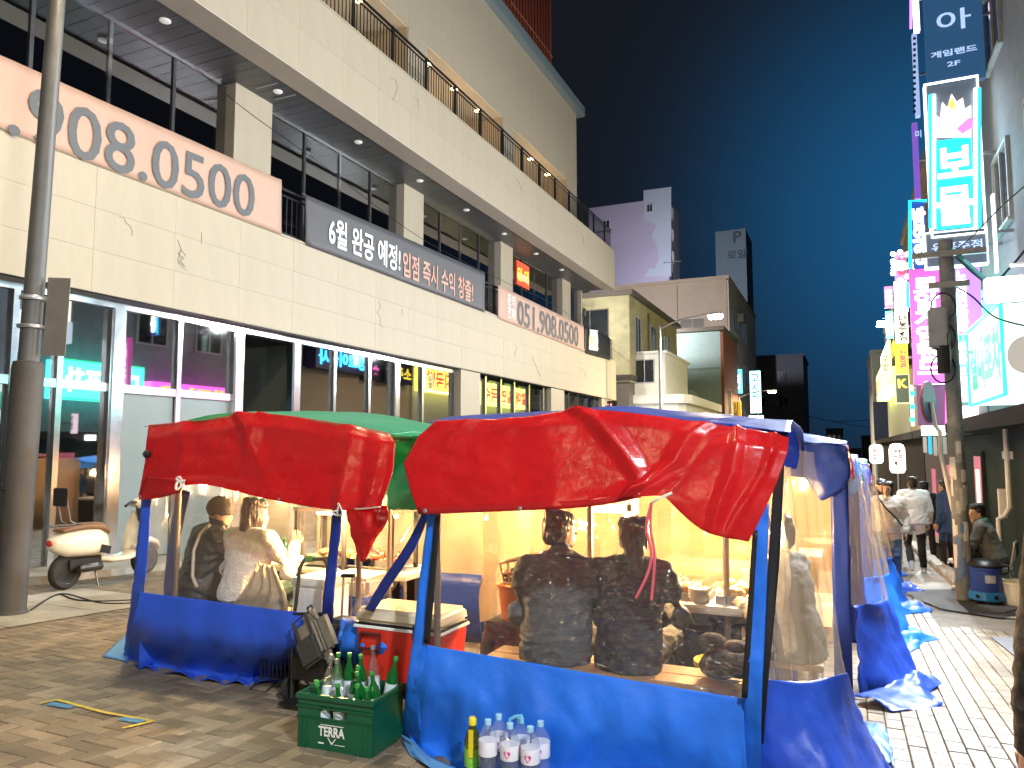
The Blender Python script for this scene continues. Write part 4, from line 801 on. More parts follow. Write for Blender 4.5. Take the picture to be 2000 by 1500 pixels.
wire('far thin wire sagging above the street end', [atY(1480, 780, 90), atY(1540, 800, 90), atY(1620, 822, 88), atY(1700, 820, 80)], .03); wire('second far thin wire below the dim block', [atY(1500, 786, 100), atY(1560, 808, 95), atY(1640, 826, 90), atY(1720, 838, 85)], .03)
wire('thin wire strung in front of the lower balcony windows', [atX(380, 130, -10.4), atX(480, 215, -10.4), atX(640, 330, -10.4), atX(830, 470, -10.4), atX(1005, 560, -10.4)], .008)
wire('thin wire from the peach banner corner to the old house', [atX(1020, 565, -10.4), atX(1090, 600, -10.4), V((-10.6, 34, 6.7)), V((-11, 41, 6.3))], .01)
# ================================================================== things on the right side
M_bl = mat('barrel_blue', (.03, .07, .35), .35, var=.1, scale=6); M_bl2 = mat('caddy_blue', (.02, .20, .55), .4, var=.1); 
b = gnd(1928, 1178); t = thing('barrel_vacuum', 'round blue wet vacuum drum on a caster base by the pole', 'vacuum drum', b); x, y, z = b
t.scale = (.8, .8, .85); MB().lathe([(.225, .14), (.235, .2), (.235, .52), (.245, .53), (.245, .56), (.23, .57)], (x, y, z), 28).build('drum', M_bl, t, True); MB().lathe([(.25, .571), (.255, .6), (.2, .66), (.08, .69)], (x, y, z), 28).build('lid', M_black, t, True)
MB().lathe([(.27, .06), (.28, .08), (.26, .19), (.237, .2)], (x, y, z), 10).build('caster_base', M_bl2, t)
for a in (-2.4, -1.57, -.7, .8, 2.3): c = V((x + .24 * math.cos(a), y + .24 * math.sin(a), z + .035)); MB().cyl(c - V((.015, 0, 0)), c + V((.015, 0, 0)), .035, n=12).build('caster', M_black, t)
for a in (-2.2, -1.2): c = V((x + .265 * math.cos(a), y + .265 * math.sin(a), z + .13)); MB().lathe([(.03, 0), (.03, .012), (.02, .013)], c, 12, ax=(math.cos(a), math.sin(a), 0)).build('port', M_black, t)
mb = MB(); A = [-1.75 + .22 * k for k in range(4)]; mb.add([V((x + .2375 * math.cos(a), y + .2375 * math.sin(a), z + zz)) for a in A for zz in (.34, .46)], [(2 * i, 2 * i + 2, 2 * i + 3, 2 * i + 1) for i in range(3)]); mb.build('label_patch', mat('scuffed_white', (.5, .55, .65), .5, var=.4, scale=40), t)
MB().tube([(x + .24, y, z + .45), (x + .33, y, z + .5), (x + .33, y, z + .6), (x + .24, y, z + .6)], .018, 6).build('handle', M_black, t, True)
b = gnd(1990, 1182); t = thing('white_tub', 'white plastic tub beside the blue drum', 'tub', b); MB().lathe([(.17, 0), (.2, .28), (.215, .285), (.215, .31), (.19, .305), (.16, .03)], b, 24).build('tub_body', M_white, t, True); MB().lathe([(.187, .20), (.188, .21)], b, 20).build('contents', mat('yellow_sponge', (.6, .5, .08), .7), t)
MB().tube([b + V((.05, .0, .2)), b + V((.13, .05, .65)), b + V((.2, .1, 1.0))], .015, 6).build('mop_handle', M_galv, t)
wire_c = MB().tube([gnd(1965, 1196, .012), gnd(1985, 1190, .012), gnd(2010, 1188, .012), gnd(2060, 1180, .012)], .012, 5).build('floor_cable', M_black); tag(wire_c, 'black cable on the ground by the white tub', 'cable')
def chair(c, lab, face):
    t = thing('folding_chair', lab, 'chair', c, face, world=False); s = MB().bbox(-.2, .2, -.2, .2, .42, .46, r=.015).build('seat', mat('chair_grey', (.22, .27, .25), .5), t)
    for sx in (-.18, .18):
        MB().cyl((sx, .18, .42), (sx, .22, 0), .012).build('leg', M_galv, t); MB().cyl((sx, -.18, .42), (sx, -.24, 0), .012).build('leg', M_galv, t); MB().cyl((sx, -.19, .44), (sx, -.26, .82), .012).build('back_post', M_galv, t)
    MB().bbox(-.18, .18, -.265, -.235, .62, .82, r=.01).build('backrest', MATS['chair_grey'], t); return t
SEAT = atY(1942, 1075, 12.3); SEAT.z = G(12.3); chair(SEAT, 'grey folding chair under the seated man by the green wall', math.radians(75))
t = thing('cardboard_box', 'brown cardboard box at the lane edge behind the pole', 'box', gnd(1850, 1092)); c = gnd(1842, 1092); MB().box(c.x - .2, c.x + .2, c.y, c.y + .4, c.z, c.z + .35).build('carton', mat('cardboard', (.35, .22, .12), .8, var=.1), t); MB().obox(c + V((-.1, .02, .42)), (.19, 0, 0), (0, .12, .06), (0, 0, .004)).build('flap', MATS['cardboard'], t)
for k in range(9):
    y = 12.2 + k * 1.2; o = MB().bbox(RX - .85, RX - .65, y, y + 1.19, G(y + .6) - .1, G(y + .6) + .12, r=.015).build('kerb_stone', M_conc, pav)
# ================================================================== scooter
M_cream = mat('scooter_cream', (.72, .66, .52), .22, var=.03, coat=.5); M_tan = mat('tan_seat', (.22, .11, .05), .55, var=.15, bump=.15); M_tyre = mat('tyre_rubber', (.018, .017, .016), .8, var=.2); M_dm = mat('dark_metal', (.08, .075, .07), .4, metal=.8, var=.2)
rear = gnd(125, 1152); rear.z = G(rear.y); frt = gnd(312, 1126); dr = V((frt.x - rear.x, frt.y - rear.y, 0)).normalized(); rzs = math.atan2(dr.y, dr.x)
t = thing('scooter', 'cream retro scooter with tan seat parked behind the lamp post', 'scooter', rear, rzs, world=False)
def wheel(x):
    a = MB(); a.lathe([(.145, -.045), (.19, -.05), (.215, -.03), (.222, 0), (.215, .03), (.19, .05), (.145, .045)], (x, 0, .222), 28, ax=(0, 1, 0)); wv = a.build('wheel', M_tyre, t, True)
    MB().lathe([(.04, -.04), (.06, -.03), (.13, -.035), (.146, -.046), (.146, .046), (.13, .035), (.06, .03), (.04, .04)], (x, 0, .222), 28, ax=(0, 1, 0)).build('rim', M_galv, wv, True)
wheel(0); wheel(1.25)
def loftx(secs, n=16):
    """closed body from sections (x, z centre, half width, half height)"""
    vs = []; fs = []
    for x, z, hw, hh_ in secs:
        for i in range(n): a = 2 * math.pi * i / n; ca, sa = math.cos(a), math.sin(a); vs.append((x, hw * math.copysign(abs(ca) ** .75, ca), z + hh_ * math.copysign(abs(sa) ** .75, sa)))
    for k in range(len(secs) - 1): fs += [(k * n + i, k * n + (i + 1) % n, (k + 1) * n + (i + 1) % n, (k + 1) * n + i) for i in range(n)]
    fs += [tuple(range(n))[::-1], tuple(range((len(secs) - 1) * n, len(secs) * n))]; m = MB(); m.add(vs, fs); return m
loftx([(-.24, .60, .04, .05), (-.2, .59, .10, .09), (-.05, .57, .17, .16), (.15, .57, .19, .18), (.38, .56, .17, .19), (.52, .52, .13, .16), (.58, .48, .08, .08)]).build('rear_body', M_cream, t, True)
loftx([(.45, .33, .10, .04), (.6, .30, .16, .045), (.85, .29, .17, .04), (1.0, .33, .16, .05)]).build('footboard', M_cream, t, True)
loftx([(-.12, .745, .10, .02), (0, .765, .13, .035), (.25, .775, .14, .045), (.45, .75, .13, .06), (.56, .69, .10, .05), (.6, .66, .05, .03)]).build('seat', M_tan, t, True)
sh = MB(); 
for k in range(8): pass
vs = []; fs = []
for k in range(9):
    f = k / 8; x = 1.0 + .10 * f - .02 * math.sin(f * 3.14); z = .32 + .58 * f; wd = .17 - .05 * f * f
    for j in range(7): g = (j / 6 - .5) * 2; vs.append((x + .09 * (1 - g * g), wd * g, z))
for k in range(8): fs += [(k * 7 + j, k * 7 + j + 1, k * 7 + j + 8, k * 7 + j + 7) for j in range(6)]
o = sh.add(vs, fs).build('leg_shield', M_cream, t, True); m_ = o.modifiers.new('thickness', 'SOLIDIFY'); m_.thickness = .03
SR = Matrix.Translation((1.1, 0, 0)) @ Matrix.Rotation(math.radians(-48), 4, 'Z') @ Matrix.Translation((-1.1, 0, 0))
def steer(m_): m_.v = [tuple(SR @ V(q_)) for q_ in m_.v]; return m_
steer(loftx([(1.0, 1.0, .05, .04), (1.06, 1.02, .16, .07), (1.16, 1.01, .17, .085), (1.24, .99, .08, .06)])).build('handlebar_cowl', M_cream, t, True)
for sg in (-1, 1): steer(MB().tube([(1.08, sg * .16, 1.03), (1.03, sg * .28, 1.04), (.98, sg * .42, 1.0)], .02, 8)).build('grip', M_black, t, True)
steer(MB().tube([(1.07, -.2, 1.0), (1.12, -.3, .98), (1.1, -.38, .96)], .008, 6)).build('brake_lever', M_chrome, t); MB().tube([(1.1, 0, 1.0), (1.18, 0, .6), (1.25, 0, .222)], .035, 8).build('fork', M_dm, t, True)
loftx([(1.04, .40, .05, .03), (1.15, .47, .085, .05), (1.28, .49, .085, .05), (1.42, .44, .07, .04), (1.48, .36, .05, .03)]).build('front_fender', M_cream, t, True)
MB().lathe([(.03, 0), (.055, .03), (.06, .28), (.05, .34), (.03, .38)], (.42, -.14, .25), 14, ax=(-1, -.12, .05)).build('exhaust', M_dm, t, True); MB().obox((.2, -.205, .28), (.1, 0, 0), (0, .004, 0), (0, 0, .03)).build('heat_shield', M_chrome, t)
MB().bbox(-.05, .5, -.09, .09, .2, .42, r=.05).build('engine', M_tyre, t, True)
rk = MB(); rk.tube([(.12, -.1, .80), (-.1, -.1, .80), (-.22, -.06, .80), (-.22, .06, .80), (-.1, .1, .80), (.12, .1, .80)], .010, 6); rk.tube([(.1, -.08, .80), (-.02, -.08, .86), (-.1, -.08, 1.2), (-.1, .08, 1.2), (-.02, .08, .86), (.1, .08, .80)], .009, 6); rk.build('luggage_rack', M_chrome, t, True)
MB().bbox(-.13, -.105, -.12, .12, 1.05, 1.28, r=.012).build('back_pad', M_black, t, True); MB().tube([(.35, -.08, .25), (.33, -.2, .0)], .012, 6).build('kick_stand', M_dm, t); MB().obox((.44, -.172, .46), (.07, 0, -.02), (0, .008, 0), (.01, 0, .05)).build('side_vent', M_black, t)
MB().ell((-.235, 0, .6), .03, .06, .04).build('tail_light', mat('tail_red', (.35, .02, .02), .25), t, True)
# coil of hose on the lamp post and cables on the ground
t = thing('cable_coil', 'black coil of cable hung on the lamp post sleeve', 'cable coil', (LX - .13, 4.9, G(5) + .55)); mb = MB()
for k in range(5): mb.tube([V((LX - .16 + k * .025, 4.80 - .03 * k, G(5) + .92)) + V((math.cos(a) * (.19 + .012 * k), -.05, math.sin(a) * (.33 + .01 * k))) for a in [2 * math.pi * i / 26 for i in range(26)]], .016, 6, closed=True)
mb.build('coil', M_black, t, True); MB().tube([(LX - .16, 4.8, G(5) + 1.25), (LX - .12, 4.87, G(5) + 1.3), (LX, 4.88, G(5) + 1.28)], .01, 5).build('tie', M_black, t)
t = thing('blue_bin', 'blue plastic bin half hidden behind the lamp post', 'bin', gnd(8, 1150)); c = gnd(8, 1150); MB().lathe([(.12, .35), (.14, .7), (.15, .71), (.15, .73), (.12, .72)], c, 16).build('bin_body', M_bl2, t, True); MB().lathe([(.16, 0), (.13, .02), (.05, .05), (.04, .35)], c, 16).build('bin_stand', M_dm, t)
for lab, pts in (('long black cable on the ground between lamp post and left tent', [(60, 1192), (120, 1160), (200, 1178), (290, 1176), (330, 1174)]), ('second black cable curving below the scooter', [(118, 1160), (150, 1172), (210, 1174), (330, 1168)]), ('thin black cable near the lamp footing at the left edge', [(-20, 1192), (20, 1184), (50, 1188)])):
    P_ = [gnd(*q, .012) for q in pts]; Q = [cat1(P_, i / 30) for i in range(31)]; tag(MB().tube(Q, .011, 5).build('floor_cable', M_black), lab, 'cable', 'cables on the ground')
# ================================================================== tents
def vinyl(n, c, r=.32, tr=.22): return mat(n, c, r, var=.16, scale=3, bump=.3, bscale=11, trans=tr, spec=.45, dirt=.45, dcol=tuple(x * .55 + .012 for x in c))
M_red = vinyl('red_vinyl', (.52, .012, .015), .27, .24); M_blue = vinyl('blue_vinyl', (.018, .165, .74), .42, .12); M_blue2 = vinyl('royal_blue_vinyl', (.03, .10, .62), .38, .12); M_dblue = vinyl('dark_blue_vinyl', (.012, .035, .27), .35, .1); M_green = vinyl('green_vinyl', (.01, .26, .13), .35, .2); M_lblue = vinyl('pale_blue_backing', (.10, .28, .60), .4, .1)
M_clear = glassy('clear_vinyl', (.97, .95, .92), 1.42, .19, haze=.013, bump=1.0, bscale=23, stretch=(.45, 1, 1.9), base=.05, dist=.028)
M_milky = glassy('milky_vinyl', (.95, .94, .92), 1.45, .15, haze=.10, bump=.9, bscale=5, stretch=(1.6, 1.6, .5))
M_back = glassy('hazy_back_vinyl', (.9, .86, .78), 1.42, .12, haze=.42, hazecol=(.68, .49, .27), bump=.6, bscale=5)
M_rope = mat('white_rope', (.7, .68, .62), .7); M_prope = mat('pink_cord', (.6, .10, .13), .6); M_steel = mat('tent_pole', (.22, .17, .14), .45, metal=.5)
M_bulb = glow('warm_bulb', (1, .66, .30), 40); M_tubeL = glow('warm_tube', (1, .78, .42), 12)
def PY(y): return lambda u, v, dy=0: atY(u, v, y + dy)
def cord(t, pts, r=.006, m=None, nm='tie_cord', n=14):
    P_ = [V(p) for p in pts]; Q = [cat1(P_, i / n) for i in range(n + 1)]; return MB().tube(Q, r, 5).build(nm, m or M_rope, t, True)
def grommet(t, p): MB().lathe([(.011, 0), (.012, .004), (.006, .006)], p, 10, ax=(0, -1, .1)).build('grommet', M_galv, t)
def bulb(t, p, e, r=.045, cordz=.25):
    MB().ell(p, r, r, r * 1.15).build('bulb', M_bulb, t, True); MB().cyl(V(p) + V((0, 0, r)), V(p) + V((0, 0, cordz)), .006, n=6).build('flex', M_black, t); MB().cyl(V(p) + V((0, 0, r)), V(p) + V((0, 0, r + .05)), .018, n=10).build('socket', M_black, t)
    l = bpy.data.lights.new('bulb_light', 'POINT'); l.energy = e; l.color = (1, .62, .27); l.shadow_soft_size = r; lo = bpy.data.objects.new('bulb_light', l); lo.location = V(p) - V((0, 0, r + .03)); link(lo, t)
# ---------------------------------------------------------------- the near tent
YT = 3.6; P = PY(YT)
t2 = thing('food_tent', 'nearest street food tent with red awning and bright blue skirt', 'tent', (P(1150, 1500).x, YT, G(YT)), group='street food tents')
T2L, T2R = P(812, 1200).x, P(1490, 1200).x; zr = 1.62
for x, y in ((T2L, YT + .24), (T2R - .02, YT + .24), (T2L - .05, 5.75), (T2R - .05, 5.75)): MB().cyl((x, y, G(y)), (x, y, zr - .08), .02, n=10).build('pole', M_steel, t2, True)
for a, b in (((T2L, YT + .06), (T2R - .02, YT + .06)), ((T2L, 5.75), (T2R, 5.75)), ((T2L, YT + .06), (T2L, 5.75)), ((T2R - .02, YT + .06), (T2R, 5.75)), (((T2L + T2R) / 2, YT + .06), ((T2L + T2R) / 2, 5.75))): MB().cyl((*a, zr - .1), (*b, zr - .1), .017, n=8).build('roof_bar', M_steel, t2, True)
for x, y in ((P(1160, 1000).x * 1.3 - .05, 4.75), (P(1405, 1000).x * 1.3, 4.9)): MB().cyl((x, y, G(y)), (x, y, zr - .1), .022, n=8).build('inner_pole', M_steel, t2, True)
# roof sheet, blue, showing along the top edge
rt = [P(846, 824, .1), P(1000, 819, .1), P(1150, 806, .1), P(1350, 822, .1), P(1545, 842, .1)]
def mv(ps, dx=0, dy=0, dz=0): return [p + V((dx, dy, dz)) for p in ps]
sheet('roof_sheet', [mv(rt, 0, -.06, -.012), mv(rt, -.02, .35, .045), mv(rt, -.05, 1.1, .07), mv(rt, -.05, 2.15, .02), mv(rt, -.05, 2.25, -.3)], 40, 30, M_dblue, t2, amp=.015, seed=4)
# the red awning: crisp creases fall from the bumps of the roof bars
def tri(d, w): return max(0, 1 - abs(d) / w)
def crease2(s, q):
    e = .050 * tri(s - .47 - .20 * q, .05) * (.35 + .65 * (1 - q)) + .022 * tri(s - .36 - .015 * q, .09) * q + .018 * tri(s - .12 + .05 * q, .06) * (1 - q)
    e += .030 * tri(s - .66, .16) * tri(q - .85, .22) - .02 * tri(s - .60, .10) * tri(q - .72, .12) + .016 * tri(s - .80 + .16 * q, .05) + .012 * tri(s - .25, .04) * tri(q - .1, .3); return -e
aw = sheet('awning', [[P(852, 822, .0), P(1000, 817, .0), P(1150, 800, .0), P(1350, 822, .0), P(1452, 838, .0)],
      [P(818, 850, -.02), P(990, 838, -.03), P(1160, 826, -.03), P(1345, 845, -.03), P(1440, 858, -.03)],
      [P(788, 905, -.05), P(985, 900, -.05), P(1180, 890, -.06), P(1330, 905, -.06), P(1400, 912, -.05)],
      [P(800, 955, -.07), P(990, 952, -.07), P(1190, 945, -.08), P(1290, 940, -.08), P(1352, 940, -.06)],
      [P(818, 1004, -.085), P(1000, 996, -.09), P(1150, 988, -.1), P(1255, 970, -.1), P(1325, 968, -.08)]], 110, 44, M_red, t2, amp=.008, seed=2, fx=1.3, fy=.8, extra=crease2, lin=True)
def crease3(s, q): return -(.022 * tri(s - .30 - .30 * q, .10) + .014 * tri(s - .78 + .06 * q, .08))
sheet('awning_flap', [[P(1405, 835, .02), P(1470, 838, .02), P(1541, 855, .02)], [P(1380, 868, -.06), P(1462, 868, -.07), P(1538, 884, -.03)], [P(1340, 920, -.10), P(1440, 925, -.10), P(1518, 940, -.07)], [P(1308, 955, -.12), P(1400, 985, -.13), P(1492, 1000, -.10)], [P(1300, 972, -.13), P(1372, 1035, -.14), P(1462, 1058, -.12)]], 50, 36, M_red, t2, amp=.006, seed=9, fx=.5, fy=.5, extra=crease3, lin=True)
sheet('roof_corner', [[P(1480, 832, .16), P(1552, 838, .2)], [P(1500, 870, .14), P(1562, 880, .22)], [P(1536, 912, .10), P(1556, 915, .16)]], 10, 12, M_dblue, t2, amp=.012, seed=6)
M_redh = vinyl('red_hem', (.40, .010, .012), .34, .12); hb0 = [P(819, 990, -.092), P(1000, 983, -.098), P(1150, 975, -.108), P(1250, 960, -.108)]; sheet('hem_band', [hb0, [P(819, 1005, -.096), P(1000, 998, -.101), P(1150, 990, -.111), P(1252, 972, -.111)]], 40, 2, M_redh, t2, amp=.002, seed=2)
for u, v in ((831, 998), (1016, 994), (1312, 963)): grommet(t2, P(u, v, -.11))
cord(t2, [P(1312, 963, -.13), P(1285, 975, -.12), P(1272, 983, -.1)], .007); 
for k in (0, 1): cord(t2, [P(1272, 983, -.12), P(1262 + 8 * k, 1030, -.1), P(1272 + 6 * k, 1080, -.1), P(1265 + 12 * k, 1120, -.1), P(1242 + 30 * k, 1168 + 4 * k, -.1)], .007, M_prope)
# skirt, window, sleeves
def gp3(u, v, h=.0): p = gnd(u, v); p.z += h; return p
bL, bR = gp3(787, 1441, .0), gp3(1470, 1570, .0)
sheet('skirt', [[P(822, 1258), P(1000, 1288, -.004), P(1230, 1328, -.004), P(1452, 1364)], [P(808, 1330, -.04), P(1000, 1390, -.06), P(1230, 1430, -.05), P(1456, 1470, -.03)], [gp3(800, 1450, .04), gp3(960, 1512, .03), gp3(1200, 1545, .03), gp3(1466, 1600, .02)], [gp3(805, 1478, .012), gp3(940, 1550, .012), gp3(1200, 1590, .012), gp3(1468, 1640, .012)]], 90, 36, M_blue, t2, amp=.025, fold=.018, fr=15, seed=3, pin=True, fx=2.6, fy=.9)
sheet('window', [[P(848, 985, .01), P(1470, 985, .01)], [P(835, 1120), P(1462, 1180)], [P(822, 1260), P(1452, 1366)]], 60, 24, M_clear, t2, amp=.010, thick=0, seed=11)
sheet('sleeve', [[P(836, 985, -.01), P(862, 985, -.01)], [P(812, 1200, -.02), P(840, 1205, -.02)], [P(795, 1330, -.03), P(824, 1330, -.03)], [gp3(782, 1438, .015), gp3(824, 1462, .015)]], 6, 50, M_blue, t2, amp=.012, seed=5, fx=.6, fy=6)
sheet('zip_band', [[P(850, 1003, -.03), P(861, 1003, -.03)], [P(827, 1255, -.04), P(839, 1258, -.04)]], 3, 20, M_black, t2, amp=.004, seed=5)
sheet('sleeve', [[P(1474, 980, -.01), P(1502, 985, -.01)], [P(1462, 1180, -.02), P(1496, 1185, -.02)], [P(1452, 1360, -.03), P(1488, 1365, -.03)], [gp3(1450, 1560, .01), gp3(1486, 1560, .01)]], 6, 50, M_blue, t2, amp=.012, seed=7, fx=.6, fy=6)
sheet('zip_band', [[P(1470, 1035, -.03), P(1480, 1036, -.03)], [P(1448, 1362, -.045), P(1460, 1364, -.045)]], 3, 20, M_black, t2, amp=.004, seed=6)
sheet('dark_seam', [[P(1512, 905, .06), P(1532, 905, .06)], [P(1500, 1100, .04), P(1522, 1100, .05)], [P(1484, 1340, .02), P(1500, 1340, .02)], [gp3(1478, 1540, .0), gp3(1484, 1540, .0)]], 4, 30, M_black, t2, amp=.006, seed=8)
# corner hem turned out on the paving
sheet('hem', [[gp3(780, 1440, .02), gp3(800, 1462, .05), gp3(850, 1492, .03), gp3(940, 1530, .03)], [gp3(800, 1478, .006), gp3(830, 1500, .02), gp3(880, 1530, .008), gp3(950, 1560, .01)]], 20, 6, M_lblue, t2, amp=.012, seed=2)
# curtain swept out at the right hand corner
ct = [V((-.34, 3.70, 1.44)), V((-.24, 3.9, 1.44)), V((-.15, 4.12, 1.43))]; seam = [P(1490, 1326, .08), atY(1575, 1330, 3.95), atY(1655, 1314, 4.2)]; hem = [gp3(1476, 1560, .01), V((.02, 3.68, G(3.7) + .02)), gp3(1742, 1502, .01)]
sheet('curtain', [ct, [a.lerp(b, .5) + V((-.01, 0, 0)) for a, b in zip(ct, seam)], seam], 26, 30, M_milky, t2, amp=.012, fold=.018, fr=11, thick=0, seed=13, pin=True)
sheet('curtain_skirt', [seam, [a.lerp(b, .55) + V((-.02, 0, 0)) for a, b in zip(seam, hem)], hem], 30, 22, M_blue2, t2, amp=.03, fold=.008, fr=7, seed=14, pin=True, fx=1.4, fy=1.0)
sheet('hem', [[gp3(1690, 1418, .03), gp3(1722, 1422, .03), gp3(1735, 1432, .01)], [gp3(1700, 1450, .05), gp3(1735, 1452, .02), gp3(1738, 1460, .01)], [gp3(1735, 1500, .02), gp3(1748, 1490, .02), gp3(1745, 1505, .01)]], 14, 14, M_lblue, t2, amp=.02, seed=16)
# left side wall and back wall of hazy sheet
sheet('back_wall', [[V((T2L - .05, 5.78, 1.55)), V((T2R, 5.78, 1.5))], [V((T2L - .05, 5.80, .35)), V((T2R, 5.80, .3))]], 30, 16, M_back, t2, amp=.04, fold=.045, fr=14, thick=0, seed=17); sheet('back_skirt', [[V((T2L - .05, 5.8, .349)), V((T2R, 5.8, .299))], [V((T2L - .05, 5.85, G(5.8))), V((T2R, 5.85, G(5.8)))]], 20, 6, M_dblue, t2, amp=.03, seed=18)
sheet('side_wall', [[V((T2L - .03, 4.4, 1.55)), V((T2L - .04, 5.75, 1.55))], [V((T2L - .03, 4.5, .3)), V((T2L - .05, 5.75, .3))]], 20, 16, M_back, t2, amp=.03, fold=.02, fr=8, thick=0, seed=19); sheet('side_skirt', [[V((T2L - .03, 4.5, .3)), V((T2L - .05, 5.75, .3))], [V((T2L - .03, 4.5, G(4.5))), V((T2L - .05, 5.75, G(5.7)))]], 16, 6, M_dblue, t2, amp=.03, seed=20)
sheet('side_wall', [[V((T2R - .02, 4.2, 1.5)), V((T2R - .04, 5.75, 1.5))], [V((T2R + .05, 4.4, .3)), V((T2R + .05, 5.75, .3))]], 20, 16, M_milky, t2, amp=.03, fold=.03, fr=8, thick=0, seed=21)
bulb(t2, (-1.36, 5.0, .97), 75, cordz=.55); bulb(t2, (-.74, 5.15, .93), 90, cordz=.58); bulb(t2, (-2.05, 5.25, 1.2), 45)
# entrance curtain gathered to the left of the near tent
sheet('entrance_curtain', [[P(812, 1002, .05), P(832, 1004, .05)], [P(775, 1060, .1), P(812, 1075, .1)], [P(725, 1130, .2), P(770, 1150, .2)], [P(672, 1215, .3), P(735, 1185, .3)], [gp3(655, 1300, .25), gp3(735, 1290, .22)]], 14, 34, M_milky, t2, amp=.012, fold=.015, fr=6, thick=0, seed=22)
sheet('curtain_edge', [[P(824, 1002, .03), P(838, 1004, .03)], [P(795, 1060, .06), P(812, 1068, .06)], [P(745, 1135, .14), P(762, 1145, .14)], [P(712, 1190, .2), P(730, 1195, .2)]], 4, 30, M_dblue, t2, amp=.008, seed=23)
sheet('curtain_foot', [[P(668, 1205, .42), P(720, 1215, .42), P(762, 1225, .42)], [P(652, 1260, .36), P(700, 1275, .32), P(765, 1280, .34)], [gp3(650, 1345, .12), gp3(700, 1360, .12), gp3(760, 1350, .12)], [gp3(665, 1375, .02), gp3(715, 1390, .02), gp3(745, 1400, .02)]], 24, 20, M_blue, t2, amp=.045, fold=.012, fr=7, seed=24, fx=1.5, fy=1.2)
# ---------------------------------------------------------------- the left tent
YL = 4.05; Q = PY(YL)
t1 = thing('food_tent', 'left street food tent with red awning beside the scooter', 'tent', (Q(460, 1300).x, YL, G(YL)), group='street food tents')
T1L, T1R = Q(278, 1100).x, Q(652, 1100).x
for x, y in ((T1L + .04, YL + .28), (T1R, YL + .28), (T1L, 6.1), (T1R + .1, 6.1)): MB().cyl((x, y, G(y)), (x, y, 1.52), .02, n=10).build('pole', M_steel, t1, True)
for a, b in (((T1L, YL + .05), (T1R, YL + .05)), ((T1L, 6.1), (T1R, 6.1)), ((T1L, YL + .05), (T1L, 6.1)), ((T1R, YL + .05), (T1R, 6.1))): MB().cyl((*a, 1.52), (*b, 1.52), .017, n=8).build('roof_bar', M_steel, t1, True)
r1 = [Q(292, 832, .06), Q(400, 822, .06), Q(500, 810, .06), Q(640, 824, .06), Q(765, 846, .06)]
sheet('roof_sheet', [mv(r1, 0, -.05, -.01), mv(r1, 0, .4, .012), mv(r1, 0, 1.2, .02), mv(r1, 0, 2.1, .0)], 40, 20, M_green, t1, amp=.014, seed=30)
def crease1(s, q): return -(.040 * tri(s - .45 - .10 * (q - .2), .06) * (1 - .7 * q) + .024 * tri(s - .52 + .14 * q, .04) * (1 - q) + .040 * tri(s - .84 + .05 * q, .05) * (.4 + .6 * q) + .03 * tri(s - .93 + .02 * q, .04) * q + .016 * tri(s - .17, .035))
sheet('awning', [[Q(290, 830, .02), Q(400, 820, .02), Q(500, 807, .02), Q(640, 823, .02), Q(760, 845, .02)], [Q(287, 855, -.03), Q(395, 843, -.03), Q(505, 832, -.04), Q(640, 848, -.04), Q(772, 866, -.03)], [Q(282, 905, -.05), Q(400, 893, -.06), Q(510, 888, -.07), Q(640, 902, -.07), Q(768, 915, -.05)], [Q(274, 950, -.07), Q(392, 928, -.08), Q(520, 940, -.09), Q(645, 958, -.09), Q(755, 960, -.07)], [Q(271, 971, -.09), Q(384, 946, -.1), Q(520, 974, -.11), Q(650, 996, -.1), Q(742, 992, -.08)]], 100, 40, M_red, t1, amp=.009, seed=31, fx=1.3, fy=.9, extra=crease1, lin=True)
sheet('awning_fold', [[Q(286, 930, -.12), Q(350, 935, -.13), Q(362, 938, -.13)], [Q(276, 958, -.13), Q(330, 958, -.14), Q(356, 952, -.14)], [Q(270, 976, -.1), Q(305, 974, -.11), Q(352, 962, -.12)]], 16, 10, M_red, t1, amp=.008, seed=32)
sheet('awning_tail', [[Q(672, 985, -.05), Q(715, 985, -.07), Q(757, 988, -.05)], [Q(680, 1020, -.06), Q(722, 1028, -.1), Q(757, 1018, -.06)], [Q(690, 1060, -.05), Q(716, 1066, -.08), Q(736, 1050, -.05)], [Q(704, 1096, -.05), Q(709, 1098, -.06), Q(714, 1094, -.05)]], 16, 24, M_red, t1, amp=.016, seed=33)
kn = Q(356, 940, -.17)
for k in range(4): cord(t1, [kn, kn + V((.03 * math.cos(k * 1.7), -.02, .03 * math.sin(k * 1.7))), kn + V((.05 * math.cos(k * 1.7 + .6), -.02, -.02 + .05 * math.sin(k * 1.7 + .6))), kn + V((.02, -.01, -.02))], .008)
k2 = Q(660, 992, -.11)
for k in range(3): cord(t1, [k2, k2 + V((.02, -.02, .03 - .02 * k)), k2 + V((.05 - .04 * k, -.02, -.03)), k2 + V((0, 0, -.05))], .006)
cord(t1, [k2, Q(700, 994, -.1), P(742, 990, .1)], .005); grommet(t1, Q(545, 975, -.13)); grommet(t1, Q(275, 968, -.11))
sheet('window', [[Q(288, 960, .01), Q(655, 985, .01)], [Q(272, 1158), Q(640, 1204)]], 50, 20, M_clear, t1, amp=.01, thick=0, seed=34)
sheet('skirt', [[Q(272, 1156), Q(400, 1172, -.004), Q(520, 1188, -.004), Q(640, 1202)], [Q(258, 1220, -.03), Q(395, 1250, -.05), Q(520, 1265, -.05), Q(636, 1262, -.03)], [gp3(246, 1288, .03), gp3(385, 1318, .03), gp3(520, 1330, .05), gp3(640, 1300, .05)], [gp3(244, 1296, .008), gp3(390, 1330, .01), gp3(510, 1338, .02), gp3(640, 1310, .01)]], 70, 28, M_blue2, t1, amp=.024, fold=.018, fr=13, seed=35, pin=True, fx=2.2, fy=.9)
